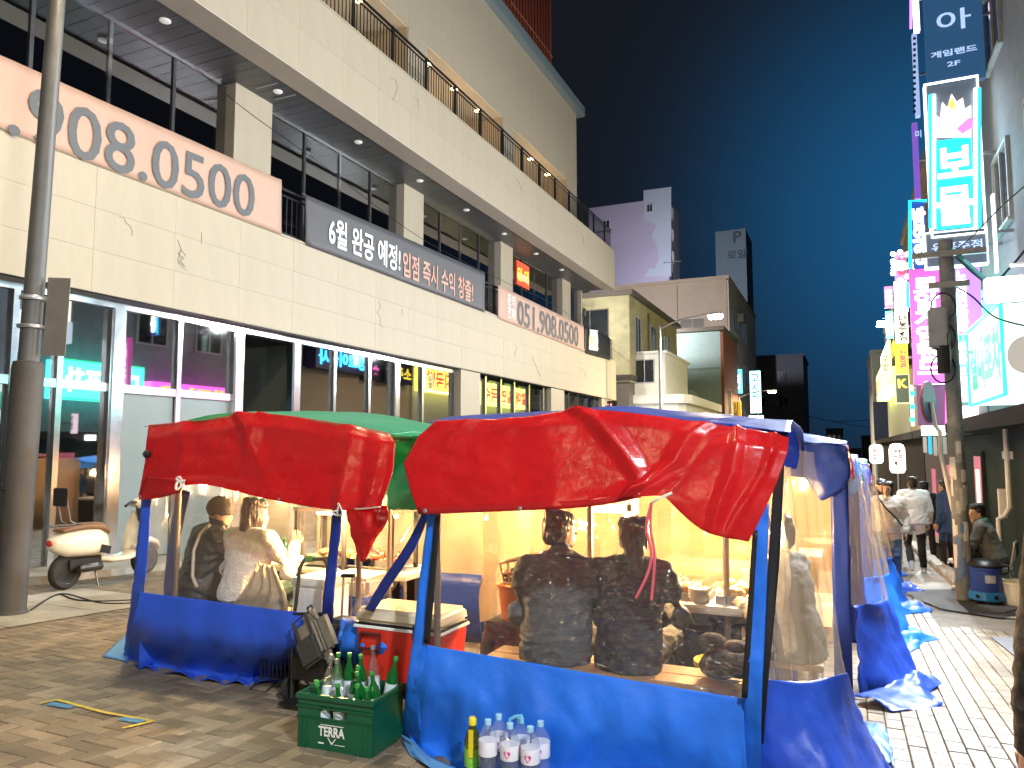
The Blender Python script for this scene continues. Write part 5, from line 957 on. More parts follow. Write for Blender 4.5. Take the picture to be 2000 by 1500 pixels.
sheet('sleeve', [[Q(276, 968, -.01), Q(296, 968, -.01)], [Q(262, 1120, -.02), Q(284, 1122, -.02)], [gp3(240, 1284, .02), gp3(266, 1290, .02)]], 5, 46, M_blue2, t1, amp=.011, seed=36, fx=.5, fy=6)
sheet('sleeve', [[Q(650, 988, -.01), Q(669, 988, -.01)], [Q(640, 1090, -.02), Q(659, 1092, -.02)], [Q(628, 1200, -.02), Q(650, 1204, -.02)], [gp3(625, 1300, .03), gp3(650, 1302, .03)]], 5, 40, M_dblue, t1, amp=.011, seed=37, fx=.5, fy=6)
sheet('hem', [[gp3(246, 1250, .05), gp3(248, 1262, .04), gp3(250, 1290, .03)], [gp3(200, 1284, .008), gp3(222, 1288, .01), gp3(246, 1294, .01)]], 8, 8, M_lblue, t1, amp=.008, seed=38)
sheet('back_wall', [[V((T1L, 6.12, 1.5)), V((T1R + .1, 6.12, 1.5))], [V((T1L, 6.15, .3)), V((T1R + .1, 6.15, .3))]], 30, 14, M_back, t1, amp=.03, fold=.02, fr=9, thick=0, seed=39); sheet('back_skirt', [[V((T1L, 6.15, .299)), V((T1R + .1, 6.15, .299))], [V((T1L, 6.18, G(6.1))), V((T1R + .1, 6.18, G(6.1)))]], 16, 5, M_dblue, t1, amp=.03, seed=40)
sheet('side_wall', [[V((T1L + .02, 4.1, 1.5)), V((T1L, 6.1, 1.5))], [V((T1L - .02, 4.1, .25)), V((T1L - .02, 6.1, .25))]], 20, 14, M_milky, t1, amp=.03, fold=.025, fr=9, thick=0, seed=41); sheet('side_skirt', [[V((T1L - .02, 4.1, .249)), V((T1L - .02, 6.1, .249))], [V((T1L - .05, 4.1, G(4.1))), V((T1L - .05, 6.1, G(6.1)))]], 16, 6, M_blue2, t1, amp=.02, seed=42)
sheet('inner_strip', [[Q(345, 955, .35), Q(372, 960, .35)], [Q(326, 1080, .35), Q(345, 1085, .35)], [Q(318, 1165, .35), Q(335, 1168, .35)]], 4, 20, M_dblue, t1, amp=.01, seed=43)
MB().ell(Q(287, 887, -.1), .03, .03, .03, 8, 6).build('loop_knob', M_black, t1, True)
bulb(t1, (-3.62, 4.92, 1.02), 110, cordz=.45); bulb(t1, (-4.45, 5.65, 1.08), 115, cordz=.4)
# ---------------------------------------------------------------- green roofed tent behind, and the row down the street
YG = 5.6; Rg = PY(YG)
t3 = thing('food_tent', 'green roofed tent rising behind the left red tent', 'tent', (Rg(690, 1200).x, YG + 1, G(YG + 1)), group='street food tents')
gr = [atY(480, 822, 6.4), atY(580, 804, 6.4), atY(670, 814, 6.4), atY(750, 836, 6.4), atY(810, 850, 6.4)]
sheet('roof_sheet', [mv(gr, .1, -1.1, -.07), gr, mv(gr, 0, 1.4, .0), mv(gr, 0, 1.5, -.3)], 30, 20, M_green, t3, amp=.02, seed=50)
e0 = 4.75; E_ = PY(e0)
sheet('roof_edge', [[E_(735, 846, .5), E_(790, 850, .3), E_(838, 856, 0)], [E_(745, 880, .25), E_(800, 885, .1), E_(838, 890, 0)], [E_(750, 940, .1), E_(800, 945, .0), E_(838, 945, 0)], [E_(742, 994, .05), E_(790, 996, 0), E_(838, 996, 0)]], 20, 24, M_green, t3, amp=.03, seed=51)
for x, y in ((E_(748, 900).x, e0 + .1), (E_(830, 900).x - .9, 7.2), (gr[0].x + .1, 7.3)): MB().cyl((x, y, G(y)), (x, y, 1.5), .02, n=8).build('pole', M_steel, t3, True)
sheet('back_wall', [[V((-4.9, 7.6, 1.55)), V((-2.45, 7.6, 1.55))], [V((-4.9, 7.65, G(7.6))), V((-2.45, 7.65, G(7.6)))]], 24, 16, M_back, t3, amp=.04, fold=.02, fr=9, thick=0, seed=52); bulb(t3, (-3.0, 6.4, 1.15), 80)
rnd = random.Random(12)
specs = [(6.0, -.02, 'first', M_dblue, M_blue2), (8.0, .08, 'second', M_blue, M_blue), (10.2, .22, 'third', M_green, M_blue), (12.4, .30, 'fourth', M_red, M_blue2), (14.8, .30, 'fifth', M_blue, M_blue)]
for i, (y, x, nth, mr_, ms_) in enumerate(specs):
    t = thing('food_tent', nth + ' blue curtained food tent down the street behind the nearest one', 'tent', (x - 1, y + 1, G(y)), group='street food tents'); top = 1.45 + [.02, -.12, -.2, -.3, -.4][i]; g0 = G(y)
    xl = x - 2.1
    sheet('roof_sheet', [[V((xl, y, top - .05)), V((x - 1, y - .03, top + .05)), V((x + .02, y, top))], [V((xl, y + .9, top + .08)), V((x - 1, y + .9, top + .16)), V((x + .04, y + .9, top + .04))], [V((xl, y + 1.9, top)), V((x - 1, y + 1.9, top + .06)), V((x + .04, y + 1.9, top))]], 20, 16, mr_, t, amp=.025, seed=60 + i)
    sheet('valance', [[V((x - .26, y - .06, top + .01)), V((x - .1, y - .08, top + .02)), V((x + .03, y - .05, top))], [V((x - .27, y - .1, top - .2)), V((x - .12, y - .13, top - .22)), V((x + .05, y - .1, top - .2))], [V((x - .2, y - .1, top - .33)), V((x - .14, y - .12, top - .40)), V((x + .01, y - .1, top - .3))]], 12, 14, M_dblue if i != 1 else M_blue, t, amp=.02, seed=70 + i)
    sheet('side_valance', [[V((x + .03, y, top)), V((x + .04, y + 1.8, top))], [V((x + .08, y, top - .25)), V((x + .08, y + 1.8, top - .22))]], 14, 8, [M_red, M_green, M_red, M_blue, M_blue][i], t, amp=.03, seed=75 + i)
    for xx, yy in ((x - .03, y), (x - .03, y + 1.8), (xl + .05, y), (xl + .05, y + 1.8)): MB().cyl((xx, yy, G(yy)), (xx, yy, top - .03), .02, n=8).build('pole', M_steel, t, True)
    sheet('sleeve', [[V((x - .09, y - .04, top - .2)), V((x + .03, y - .04, top - .2))], [V((x - .10, y - .05, .5)), V((x + .02, y - .05, .5))], [V((x - .11, y - .06, g0 + .02)), V((x + .01, y - .06, g0 + .02))]], 5, 30, M_dblue, t, amp=.012, seed=80 + i)
    a0 = V((x + .02, y, top - .1)); a1 = V((x + .10, y + 1.0, top - .1)); s0 = V((x + .04, y + .05, g0 + .62)); s1 = V((x + .30, y + .9, g0 + .55)); h0 = V((x + .06, y - .1, g0 + .02)); h1 = V((x + .48, y + .75, G(y + .75) + .02))
    sheet('curtain', [[a0, a0.lerp(a1, .5) + V((.03, 0, 0)), a1], [s0, s0.lerp(s1, .5) + V((.05, 0, 0)), s1]], 20, 24, M_milky, t, amp=.02, fold=.02, fr=9, thick=0, seed=90 + i, pin=True)
    sheet('curtain_skirt', [[s0, s0.lerp(s1, .5) + V((.05, 0, 0)), s1], [s0.lerp(h0, .55), s0.lerp(h0, .5).lerp(s1.lerp(h1, .5), .5) + V((.02, 0, 0)), s1.lerp(h1, .6)], [h0, h0.lerp(h1, .5) + V((.1, -.05, 0)), h1]], 20, 16, ms_, t, amp=.04, seed=100 + i, fx=1.2, fy=1)
    hl = [h0 + V((.0, -.12, .03)), h0.lerp(h1, .35) + V((.1, -.06, .05)), h0.lerp(h1, .7) + V((.08, 0, .05)), h1 + V((0, .1, .04))]
    sheet('hem', [[q_ + V((-.05, 0, .02)) for q_ in hl], [q_ + V((.07 + .05 * math.sin(k_ * 2.3 + i), -.06, .03 * math.cos(k_ * 3 + i))) for k_, q_ in enumerate(hl)], [V((q_.x + .18 + .09 * math.sin(k_ * 2.1 + i * 1.3), q_.y - .12, G(q_.y) + .012)) for k_, q_ in enumerate(hl)]], 26, 12, ms_, t, amp=.035, seed=110 + 3 * i, fx=2, fy=1)
    sheet('back_wall', [[V((xl, y + 1.85, top)), V((x, y + 1.85, top))], [V((xl, y + 1.88, g0 - .1)), V((x, y + 1.88, g0 - .1))]], 16, 10, M_back, t, amp=.04, fold=.02, fr=7, thick=0, seed=120 + i)
    sheet('far_side', [[V((xl, y, top)), V((xl, y + 1.85, top))], [V((xl, y, g0)), V((xl, y + 1.85, g0 - .1))]], 10, 10, M_back, t, amp=.04, thick=0, seed=130 + i)
    bulb(t, (x - .75, y + .9, top - .3), 50)
    tb = MB(); tb.box(x - 1.6, x - .35, y + .6, y + 1.3, g0 + .66, g0 + .72); tb.build('counter_top', mat('counter_white', (.62, .58, .5), .45, var=.06), t); MB().box(x - 1.55, x - .4, y + .65, y + 1.25, g0 - .05, g0 + .659).build('counter_body', M_dkwood, t)
    MB().box(x - .42, x - .12, y + .2, y + 1.6, g0 + .38, g0 + .42).build('bench', mat('bench_wood', (.36, .22, .11), .6, var=.2, scale=4, stretch=(1, 6, 1)), t)
M_wood = MATS['bench_wood']
# ================================================================== inside the tents
M_ctop = MATS['counter_white']; M_stain = mat('brushed_steel', (.55, .55, .55), .28, metal=.9, var=.1); M_orange = mat('orange_plastic', (.62, .20, .02), .4, var=.05)
rnd = random.Random(21)
FOODS = [mat('fried_batter', (.55, .30, .08), .5, var=.3, scale=20, bump=.5), mat('red_sauce', (.45, .05, .02), .3, var=.3, scale=15), mat('pale_fishcake', (.62, .42, .18), .45, var=.2, scale=18), mat('dark_sundae', (.09, .04, .03), .35, var=.3), mat('green_veg', (.10, .22, .04), .5, var=.4, scale=20)]
def counter(lab, x0, x1, y0, y1, h, front=None):
    g = G((y0 + y1) / 2); t = thing('food_counter', lab, 'counter', ((x0 + x1) / 2, (y0 + y1) / 2, g)); MB().bbox(x0, x1, y0, y1, g + h - .05, g + h, r=.01).build('counter_top', M_ctop, t)
    MB().box(x0 + .04, x1 - .04, y0 + .22, y1 - .04, g, g + h - .051).build('counter_body', front or M_dkwood, t)
    for x in (x0 + .04, x1 - .04): MB().box(x - .02, x + .02, y0 + .03, y0 + .07, g, g + h - .051).build('leg', M_stain, t)
    return t, g + h
def tray(x, y, z, k, lab):
    t = thing('food_tray', lab, 'food tray', (x, y, z), group='trays of street food'); mb = MB(); mb.box(-.15, .15, -.11, .11, 0, .008)
    for a in ((-.16, .16, -.12, -.11), (-.16, .16, .11, .12), (-.16, -.15, -.11, .11), (.15, .16, -.11, .11)): mb.box(*a, 0, .05)
    mb.v = [(a + x, b + y, c + z) for a, b, c in mb.v]; mb.build('pan', M_stain, t); f = MB()
    for _ in range(16):
        c = V((x + rnd.uniform(-.11, .11), y + rnd.uniform(-.08, .08), z + rnd.uniform(.03, .085))); f.ell(c, rnd.uniform(.03, .05), rnd.uniform(.02, .035), rnd.uniform(.016, .03), 8, 6, M=Euler((rnd.uniform(-.5, .5), rnd.uniform(-.5, .5), rnd.uniform(0, 3))).to_matrix())
    tag(f.build('food_pile', FOODS[k], t, True), kind='stuff')
def bottle(name, lab, p, h, r, m, cap, label=None, parent=None, tilt=(0, 0), group=None, n=14):
    t = thing(name, lab, 'bottle', p, 0, group, world=False); t.rotation_euler = (tilt[0], tilt[1], rnd.uniform(0, 6)); MB().lathe([(r * .85, 0), (r, h * .03), (r, h * .55), (r * .85, h * .65), (r * .38, h * .8), (r * .34, h * .95)], n=n).build('glass_body', m, t, True)
    MB().lathe([(r * .42, h * .93), (r * .42, h), (r * .3, h * 1.004)], n=n).build('cap', cap, t, True)
    if label: MB().lathe([(r * 1.01, h * .16), (r * 1.015, h * .17), (r * 1.015, h * .46), (r * 1.01, h * .47)], n=n).build('paper_label', label, t, True)
    return t
M_gglass = mat('green_glass', (.01, .16, .03), .08, var=0, spec=.8, trans=.35); M_gcap = mat('green_cap', (.04, .30, .06), .4); M_plabel = mat('paper_label', (.6, .68, .72), .5, var=.2, scale=30); M_brown = mat('brown_glass', (.06, .02, .005), .1, var=0, spec=.8, trans=.3); M_cglass = glassy('clear_bottle', (.85, .92, .95), 1.6, .05, haze=.08)
# near tent
c2, zc = counter('white topped food counter inside the nearest tent', -1.95, -.42, 4.78, 5.45, .74)
names = ['batter', 'red sauce', 'fishcake', 'dark sausage', 'green vegetable']
for i, (x, y, k) in enumerate([(-.62, 5.0, 2), (-.98, 5.0, 0), (-1.34, 5.02, 1), (-1.7, 5.02, 2), (-.7, 5.28, 0), (-1.1, 5.3, 3), (-1.5, 5.3, 4)]):
    tray(x, y, zc, k, ['fishcake tray at the right end of the near tent counter', 'fried batter tray in the front row of the near counter', 'red sauce tray between the seated couple', 'fishcake tray at the left end of the near tent counter', 'fried batter tray in the back row of the near counter', 'dark sausage tray in the back row of the near counter', 'green vegetable tray in the back row of the near counter'][i])
bottle('soju_bottle', 'green bottle standing beside the seated man', (-1.24, 4.86, zc), .22, .033, M_gglass, M_gcap, M_plabel); bottle('soju_bottle', 'green bottle standing at the right end of the counter', (-.5, 4.84, zc), .22, .033, M_gglass, M_gcap, M_plabel)
def pot(p, r, h, lab):
    t = thing('steel_pot', lab, 'pot', p); MB().lathe([(r * .92, 0), (r, .02), (r, h), (r * 1.05, h + .005), (r * 1.05, h + .012), (r * .96, h + .01), (r * .94, h * .8)], p, 22).build('pot_body', M_stain, t, True); MB().lathe([(r * .93, h * .79), (r * .5, h * .8)], p, 20).build('broth', mat('broth', (.30, .13, .04), .2), t); MB().tube([p + V((r * .4, 0, h * .5)), p + V((r * 1.2, -.05, h + .2))], .008, 6).build('ladle', M_stain, t)
pot(V((-1.86, 5.3, zc + .001)), .13, .16, 'steel pot with ladle at the left end of the near counter'); pot(V((-.55, 5.3, zc + .001)), .11, .14, 'steel pot with ladle at the right end of the near counter')
for lab_, x_, y_, n_ in (('stack of white bowls beside the left pot on the near counter', -1.62, 4.86, 6), ('stack of white bowls behind the woman in black', -.88, 4.86, 4)):
    t = thing('bowl_stack', lab_, 'bowls', (x_, y_, zc))
    for k_ in range(n_): MB().lathe([(.03, .001), (.055, .02), (.065, .04), (.066, .042), (.06, .03)], (x_, y_, zc + .018 * k_), 18).build('bowl', M_white, t, True)
t = thing('paper_menu', 'small paper menu hanging from the roof bar of the nearest tent', 'menu', (-1.62, 5.6, 1.1)); MB().box(-1.85, -1.45, 5.6, 5.604, .95, 1.3).build('menu_sheet', mat('menu_cream', (.62, .55, .40), .7, var=.05), t); txt(t, '오뎅 떡볶이\n순대 튀김\n소주 맥주', (-1.82, 5.6, 1.0), (1, 0, 0), (0, 0, 1), .34, .25, mat('menu_red', (.4, .04, .03), .6), .01, dep=.003); MB().cyl((-1.65, 5.602, 1.3), (-1.65, 5.602, 1.52), .004, n=5).build('cord', M_rope, t)
def bench(lab, x0, x1, y0, y1, h):
    g = G(y0); t = thing('bench', lab, 'bench', ((x0 + x1) / 2, (y0 + y1) / 2, g)); MB().bbox(x0, x1, y0, (y0 + y1) / 2 - .004, g + h - .04, g + h, r=.006).build('plank', M_wood, t); MB().bbox(x0, x1, (y0 + y1) / 2 + .004, y1, g + h - .04, g + h, r=.006).build('plank', M_wood, t)
    for x in (x0 + .15, x1 - .15): MB().box(x - .03, x + .03, y0 + .03, y1 - .03, g, g + h - .041).build('leg', M_wood, t)
    return g + h
ZB2 = bench('long plank bench under the seated couple', -1.98, -.42, 3.98, 4.3, .44); ZB1 = bench('plank bench in the left tent', -5.1, -3.3, 4.42, 4.72, .44)
b = V((-2.02, 4.62, G(4.62)))
t = thing('storage_stand', 'dark plastic wrapped stand holding the orange bucket', 'stand', b); sheet('wrap', [[b + V((-.17, -.17, .56)), b + V((.17, -.17, .56))], [b + V((-.2, -.2, .25)), b + V((.2, -.2, .25))], [b + V((-.18, -.18, 0)), b + V((.18, -.18, 0))]], 14, 12, mat('black_bag', (.04, .03, .025), .25, bump=.5, bscale=12), t, amp=.04, seed=3); MB().box(b.x - .17, b.x + .17, b.y - .14, b.y + .17, b.z, b.z + .56).build('crate', M_dkwood, t)
t = thing('orange_bucket', 'orange plastic bucket on the dark stand in the nearest tent', 'bucket', b + V((0, 0, .565))); MB().lathe([(.11, 0), (.135, .2), (.145, .205), (.145, .225), (.125, .22), (.1, .02)], b + V((0, 0, .565)), 22).build('bucket_body', M_orange, t, True); txt(t, 'A', b + V((-.02, -.137, .62)), (1, 0, 0), (0, 0, 1), .06, .05, mat('navy_ink', (.02, .03, .1), .5), .03, dep=.0)
t = thing('tan_basket', 'tan plastic basket of dark vegetables on the orange bucket', 'basket', b + V((0, 0, .79))); bb = b + V((0, 0, .795)); mb = MB()
for i in range(10): a = 2 * math.pi * i / 10; mb.tube([bb + V((.1 * math.cos(a), .08 * math.sin(a), .0)), bb + V((.15 * math.cos(a) + .02, .12 * math.sin(a), .16 + .04 * math.cos(a)))], .008, 5)
for k in (0, .5, 1): mb.tube([bb + V(((.1 + .05 * k) * math.cos(a) + .02 * k, (.08 + .04 * k) * math.sin(a), (.16 + .04 * math.cos(a)) * k + .005)) for a in [2 * math.pi * i / 20 for i in range(20)]], .01, 5, closed=True)
mb.build('basket_weave', mat('tan_plastic', (.5, .32, .16), .5), t, True); f = MB()
for _ in range(26): f.ell(bb + V((rnd.uniform(-.08, .09), rnd.uniform(-.06, .06), rnd.uniform(.02, .1))), .03, .025, .02, 6, 5)
tag(f.build('vegetables', mat('dark_veg', (.05, .035, .02), .5, var=.4), t, True), kind='stuff')
def stool(p, lab, m):
    t = thing('plastic_stool', lab, 'stool', p); MB().lathe([(.13, .40), (.15, .41), (.15, .44), (.12, .45)], p, 18).build('seat', m, t, True)
    for a in (.8, 2.36, 3.9, 5.5): MB().tube([p + V((.11 * math.cos(a), .11 * math.sin(a), .40)), p + V((.16 * math.cos(a), .16 * math.sin(a), 0))], .018, 6).build('leg', m, t)
    return t
stool(V((-1.78, 4.52, G(4.5))), 'red plastic stool left of the seated man', mat('stool_red', (.45, .03, .03), .4)); stool(V((-.72, 4.6, G(4.5))), 'yellow plastic stool under the right end of the counter', mat('stool_yellow', (.5, .45, .04), .4))
t = thing('fur_coat', 'brown crumpled coat lying on the right end of the bench', 'coat', (-.55, 4.2, ZB2)); mb = MB()
for _ in range(22): mb.ell((-.56 + rnd.gauss(0, .07), 4.16 + rnd.gauss(0, .06), ZB2 + .05 + abs(rnd.gauss(0, .05))), rnd.uniform(.05, .09), rnd.uniform(.04, .07), rnd.uniform(.03, .06), 10, 7)
mb.build('coat_heap', mat('dark_fur', (.05, .032, .022), .8, var=.4, scale=20, bump=.8, bscale=30), t, True); fc = t.children[0]; md = fc.modifiers.new('merge', 'REMESH'); md.mode = 'VOXEL'; md.voxel_size = .012; md = fc.modifiers.new('soft', 'SMOOTH'); md.iterations = 8
# left tent
c1, zc1 = counter('food counter inside the left tent', -4.9, -3.15, 5.0, 5.55, .74)
t = thing('display_case', 'lit glass display case on the left tent counter', 'display case', (-3.85, 5.2, zc1)); xa, xb, ya, yb, ca, cb = -4.25, -3.28, 5.02, 5.42, zc1 + .001, zc1 + .46
for x in (xa, (xa + xb) / 2, xb - .03): 
    for y in (ya, yb - .03): MB().box(x, x + .03, y, y + .03, ca, cb).build('case_post', M_dkwood, t)
for z in (cb + .001,): MB().box(xa - .01, xb + .01, ya - .01, yb + .01, z, z + .03).build('case_top', M_stain, t)
MB().box(xa + .03, xb - .03, ya + .03, yb - .03, ca + .02, ca + .03).build('case_shelf', M_stain, t)
MB().cyl((xa + .08, (ya + yb) / 2, cb - .03), (xb - .08, (ya + yb) / 2, cb - .03), .015).build('case_tube', M_tubeL, t); MB().box(xa + .031, xb - .031, ya + .01, ya + .014, ca, cb).build('case_glass', glassy('case_glass', (.97, .97, .96), 1.45), t)
for i in range(4): tray(xa + .2 + .2 * i, 5.22, ca + .032, [2, 0, 3, 1][i], ['first tray from the left in the lit case', 'second tray from the left in the lit case', 'third tray from the left in the lit case', 'fourth tray from the left in the lit case'][i])
for i, x in enumerate((-4.75, -4.6, -4.42)): bottle('sauce_bottle', ['left', 'middle', 'right'][i] + ' one of three bottles on the left tent counter', (x, 5.1, zc1), .22, .035, [M_gglass, M_brown, M_gglass][i], M_gcap, M_plabel)
t = thing('white_icebox', 'white foam icebox in the left tent by the cart handle', 'icebox', Q(600, 1190, .15)); a, b_ = Q(580, 1125, .2), Q(640, 1195, .2); MB().bbox(a.x, b_.x, 4.2, 4.5, G(4.2) + .05, a.z - .06, r=.015).build('box_body', M_white, t); MB().bbox(a.x - .01, b_.x + .01, 4.19, 4.51, a.z - .059, a.z, r=.012).build('box_lid', M_white, t)
t = thing('blue_icebox', 'blue icebox with cream lid in the gap between the tents', 'icebox', (-2.95, 4.75, G(4.7))); ix = atY(672, 1150, 4.6).x; MB().bbox(ix - .2, ix + .2, 4.6, 4.95, G(4.7), .36, r=.02).build('box_body', M_blue2, t); MB().bbox(ix - .21, ix + .21, 4.59, 4.96, .361, .5, r=.03).build('box_lid', M_ctop, t)
t = thing('tan_coat', 'beige coat draped on the bench beside the woman in white', 'coat', (-3.72, 4.5, ZB1)); sheet('coat_cloth', [[Q(500, 1098, .32), Q(535, 1105, .32)], [Q(490, 1120, .22), Q(545, 1130, .25)], [Q(470, 1160, .18), Q(560, 1165, .22)], [Q(440, 1196, .2), Q(560, 1200, .25)]], 20, 20, mat('beige_wool', (.42, .33, .23), .8, var=.1, bump=.3), t, amp=.03, fold=.012, fr=8, seed=44)
# ================================================================== things standing outside
# red cool box on a low stand
M_rcool = mat('cooler_red', (.62, .035, .02), .3, var=.06, scale=3); M_clid = mat('cooler_lid', (.66, .58, .44), .4, var=.05)
cx, cy0 = P(765, 1300, .35).x, YT + .35; cw, cdp = .50, .36; zb = G(cy0) + .22; zt_ = zb + .40
t = thing('red_cooler', 'red cool box with cream lid between the two tents', 'cool box', (cx, cy0, zb)); x0_, x1_ = P(690, 1240, .3).x, P(862, 1240, .3).x; y0_ = YT + .3; zb = P(740, 1345, .3).z; zt_ = P(740, 1222, .3).z; zl = P(690, 1196, .3).z
mb = MB(); mb.prism([(x0_ + .03, y0_ + .02, zb), (x1_ - .03, y0_ + .02, zb), (x1_ - .03, y0_ + .33, zb), (x0_ + .03, y0_ + .33, zb)], (0, 0, .01)); 
def frus(z0, z1, i0, i1, nm, m): 
    bm = bmesh.new(); bmesh.ops.create_cube(bm, size=1)
    for v in bm.verts: k = i1 if v.co.z > 0 else i0; v.co = (((x0_ + k) if v.co.x < 0 else (x1_ - k)), ((y0_ + k) if v.co.y < 0 else (y0_ + .36 - k)), z1 if v.co.z > 0 else z0)
    bmesh.ops.bevel(bm, geom=bm.edges[:], offset=.022, segments=3, affect='EDGES'); m_ = MB(); bm.verts.index_update(); m_.add([v.co[:] for v in bm.verts], [[v.index for v in f.verts] for f in bm.faces]); bm.free(); return m_.build(nm, m, t, True)
frus(zb, zt_, .03, .005, 'box_body', M_rcool); frus(zt_ + .008, zl + .03, .0, .012, 'box_lid', M_clid); MB().bbox(x0_ + .005, x1_ - .005, y0_ + .005, y0_ + .355, zt_ - .006, zt_ + .007, r=.003).build('gasket', M_black, t); MB().bbox(x0_ - .001, x1_ + .001, y0_ - .001, y0_ + .361, zt_ - .025, zt_ - .007, r=.004).build('white_band', M_white, t)
hx = (x0_ + x1_) / 2 - .18; h = MB(); hz = zt_ - .09; h.tube([(hx - .07, y0_ - .012, hz + .04), (hx - .075, y0_ - .02, hz - .05), (hx + .075, y0_ - .02, hz - .05), (hx + .07, y0_ - .012, hz + .04), (hx - .07, y0_ - .012, hz + .04)], .011, 8); h.build('handle', mat('maroon_plastic', (.10, .012, .012), .4), t, True); MB().bbox((x0_ + x1_) / 2 + .12, (x0_ + x1_) / 2 + .16, y0_ - .014, y0_ + .004, zt_ - .05, zt_ + .03, r=.006).build('latch', M_black, t)
t = thing('cooler_stand', 'dark low stand under the red cool box', 'stand', (cx, cy0, G(cy0))); MB().box(x0_ + .04, x1_ - .04, y0_ + .04, y0_ + .32, zb - .05, zb - .002).build('stand_top', M_dkwood, t)
for x in (x0_ + .06, x1_ - .06):
    for y in (y0_ + .06, y0_ + .3): MB().box(x - .02, x + .02, y - .02, y + .02, G(y), zb - .051).build('leg', M_dkwood, t)
# green beer crate full of bottles
M_cr = mat('crate_green', (.006, .085, .038), .35, var=.1, scale=5); b = gnd(648, 1468); W2, D2, H2 = .235, .17, .295; rz = math.radians(4)
t = thing('beer_crate', 'dark green beer crate lettered TERRA and filled with empties', 'crate', (b.x, b.y + D2, G(b.y + D2)), rz, world=False)
wl = MB()
wl.bbox(-W2, W2, -D2, -D2 + .014, .0, .175, r=.004); wl.bbox(-W2, W2, -D2, -D2 + .014, .235, H2 - .03, r=.004); wl.bbox(-W2, -.095, -D2, -D2 + .014, .1751, .2349, r=.002); wl.bbox(.075, W2, -D2, -D2 + .014, .1751, .2349, r=.002); wl.build('front_wall', M_cr, t)
MB().bbox(-W2, W2, D2 - .014, D2, 0, H2 - .03, r=.004).build('back_wall', M_cr, t)
for s in (-1, 1): MB().bbox(min(s * W2, s * (W2 - .014)), max(s * W2, s * (W2 - .014)), -D2 + .0141, D2 - .0141, 0, H2 - .03, r=.004).build('side_wall', M_cr, t)
MB().box(-W2 + .014, W2 - .014, -D2 + .014, D2 - .014, .005, .018).build('crate_floor', M_cr, t)
rm = MB(); e = .012
for q_ in ((-W2 - e, W2 + e, -D2 - e, -D2 + .016), (-W2 - e, W2 + e, D2 - .016, D2 + e), (-W2 - e, -W2 + .016, -D2 + .0161, D2 - .0161), (W2 - .016, W2 + e, -D2 + .0161, D2 - .0161)): rm.bbox(*q_, H2 - .0299, H2, r=.005)
rm.build('top_rim', M_cr, t); MB().bbox(-W2 - .008, W2 + .008, -D2 - .008, -D2 - .0005, .222, .234, r=.003).build('rib', M_cr, t); MB().bbox(-W2 - .004, W2 + .004, -D2 - .006, -D2 - .0005, .168, .176, r=.002).build('rib', M_cr, t)
for x in (-W2 + .03, W2 - .03, -W2 + .06, W2 - .06): MB().box(x - .004, x + .004, -D2 - .005, -D2 - .0005, .01, .166).build('rib', M_cr, t)
txt(t, 'TERRA', (-.095, -D2 - .002, .085), (1, 0, 0), (0, 0, 1), .165, .052, M_white, .035, dep=.004)
ln = MB(); zf = -D2 - .006; ln.box(-.082, .062, zf, zf + .001, .142, .146); ln.prism([(-.038, zf, .080), (-.032, zf, .080), (-.010, zf, .053), (.012, zf, .080), (.018, zf, .080), (-.008, zf, .045), (-.012, zf, .045)], (0, .001, 0)); ln.box(.005, .072, zf, zf + .001, .046, .049); ln.box(-.095, -.06, zf, zf + .001, .044, .052); ln.build('print', M_white, t)
lab_names = ['front left', 'front middle left', 'front middle', 'front middle right', 'front right', 'middle left', 'middle centre left', 'centre', 'middle centre right', 'middle right', 'back left', 'back middle left', 'back middle', 'back middle right', 'back right']
cr = Matrix.Translation((b.x, b.y + D2, G(b.y + D2))) @ Matrix.Rotation(rz, 4, 'Z'); k = 0
for j in range(3):
    for i in range(5):
        clr = k in (5, 6, 13); hh_ = rnd.uniform(.235, .255) if not clr else .29; tl = (rnd.uniform(-.16, .16), rnd.uniform(-.2, .2)); p_ = cr @ V((-.17 + i * .085, -.105 + j * .105, .06 + .05 * j + rnd.uniform(0, .03)))
        bottle('empty_bottle', ('clear' if clr else 'green') + ' empty bottle in the crate, ' + lab_names[k], p_, hh_ + .03, .033, M_cglass if clr else M_gglass, M_galv if clr else M_gcap, M_plabel, tilt=tl, group='empties in the green crate'); k += 1
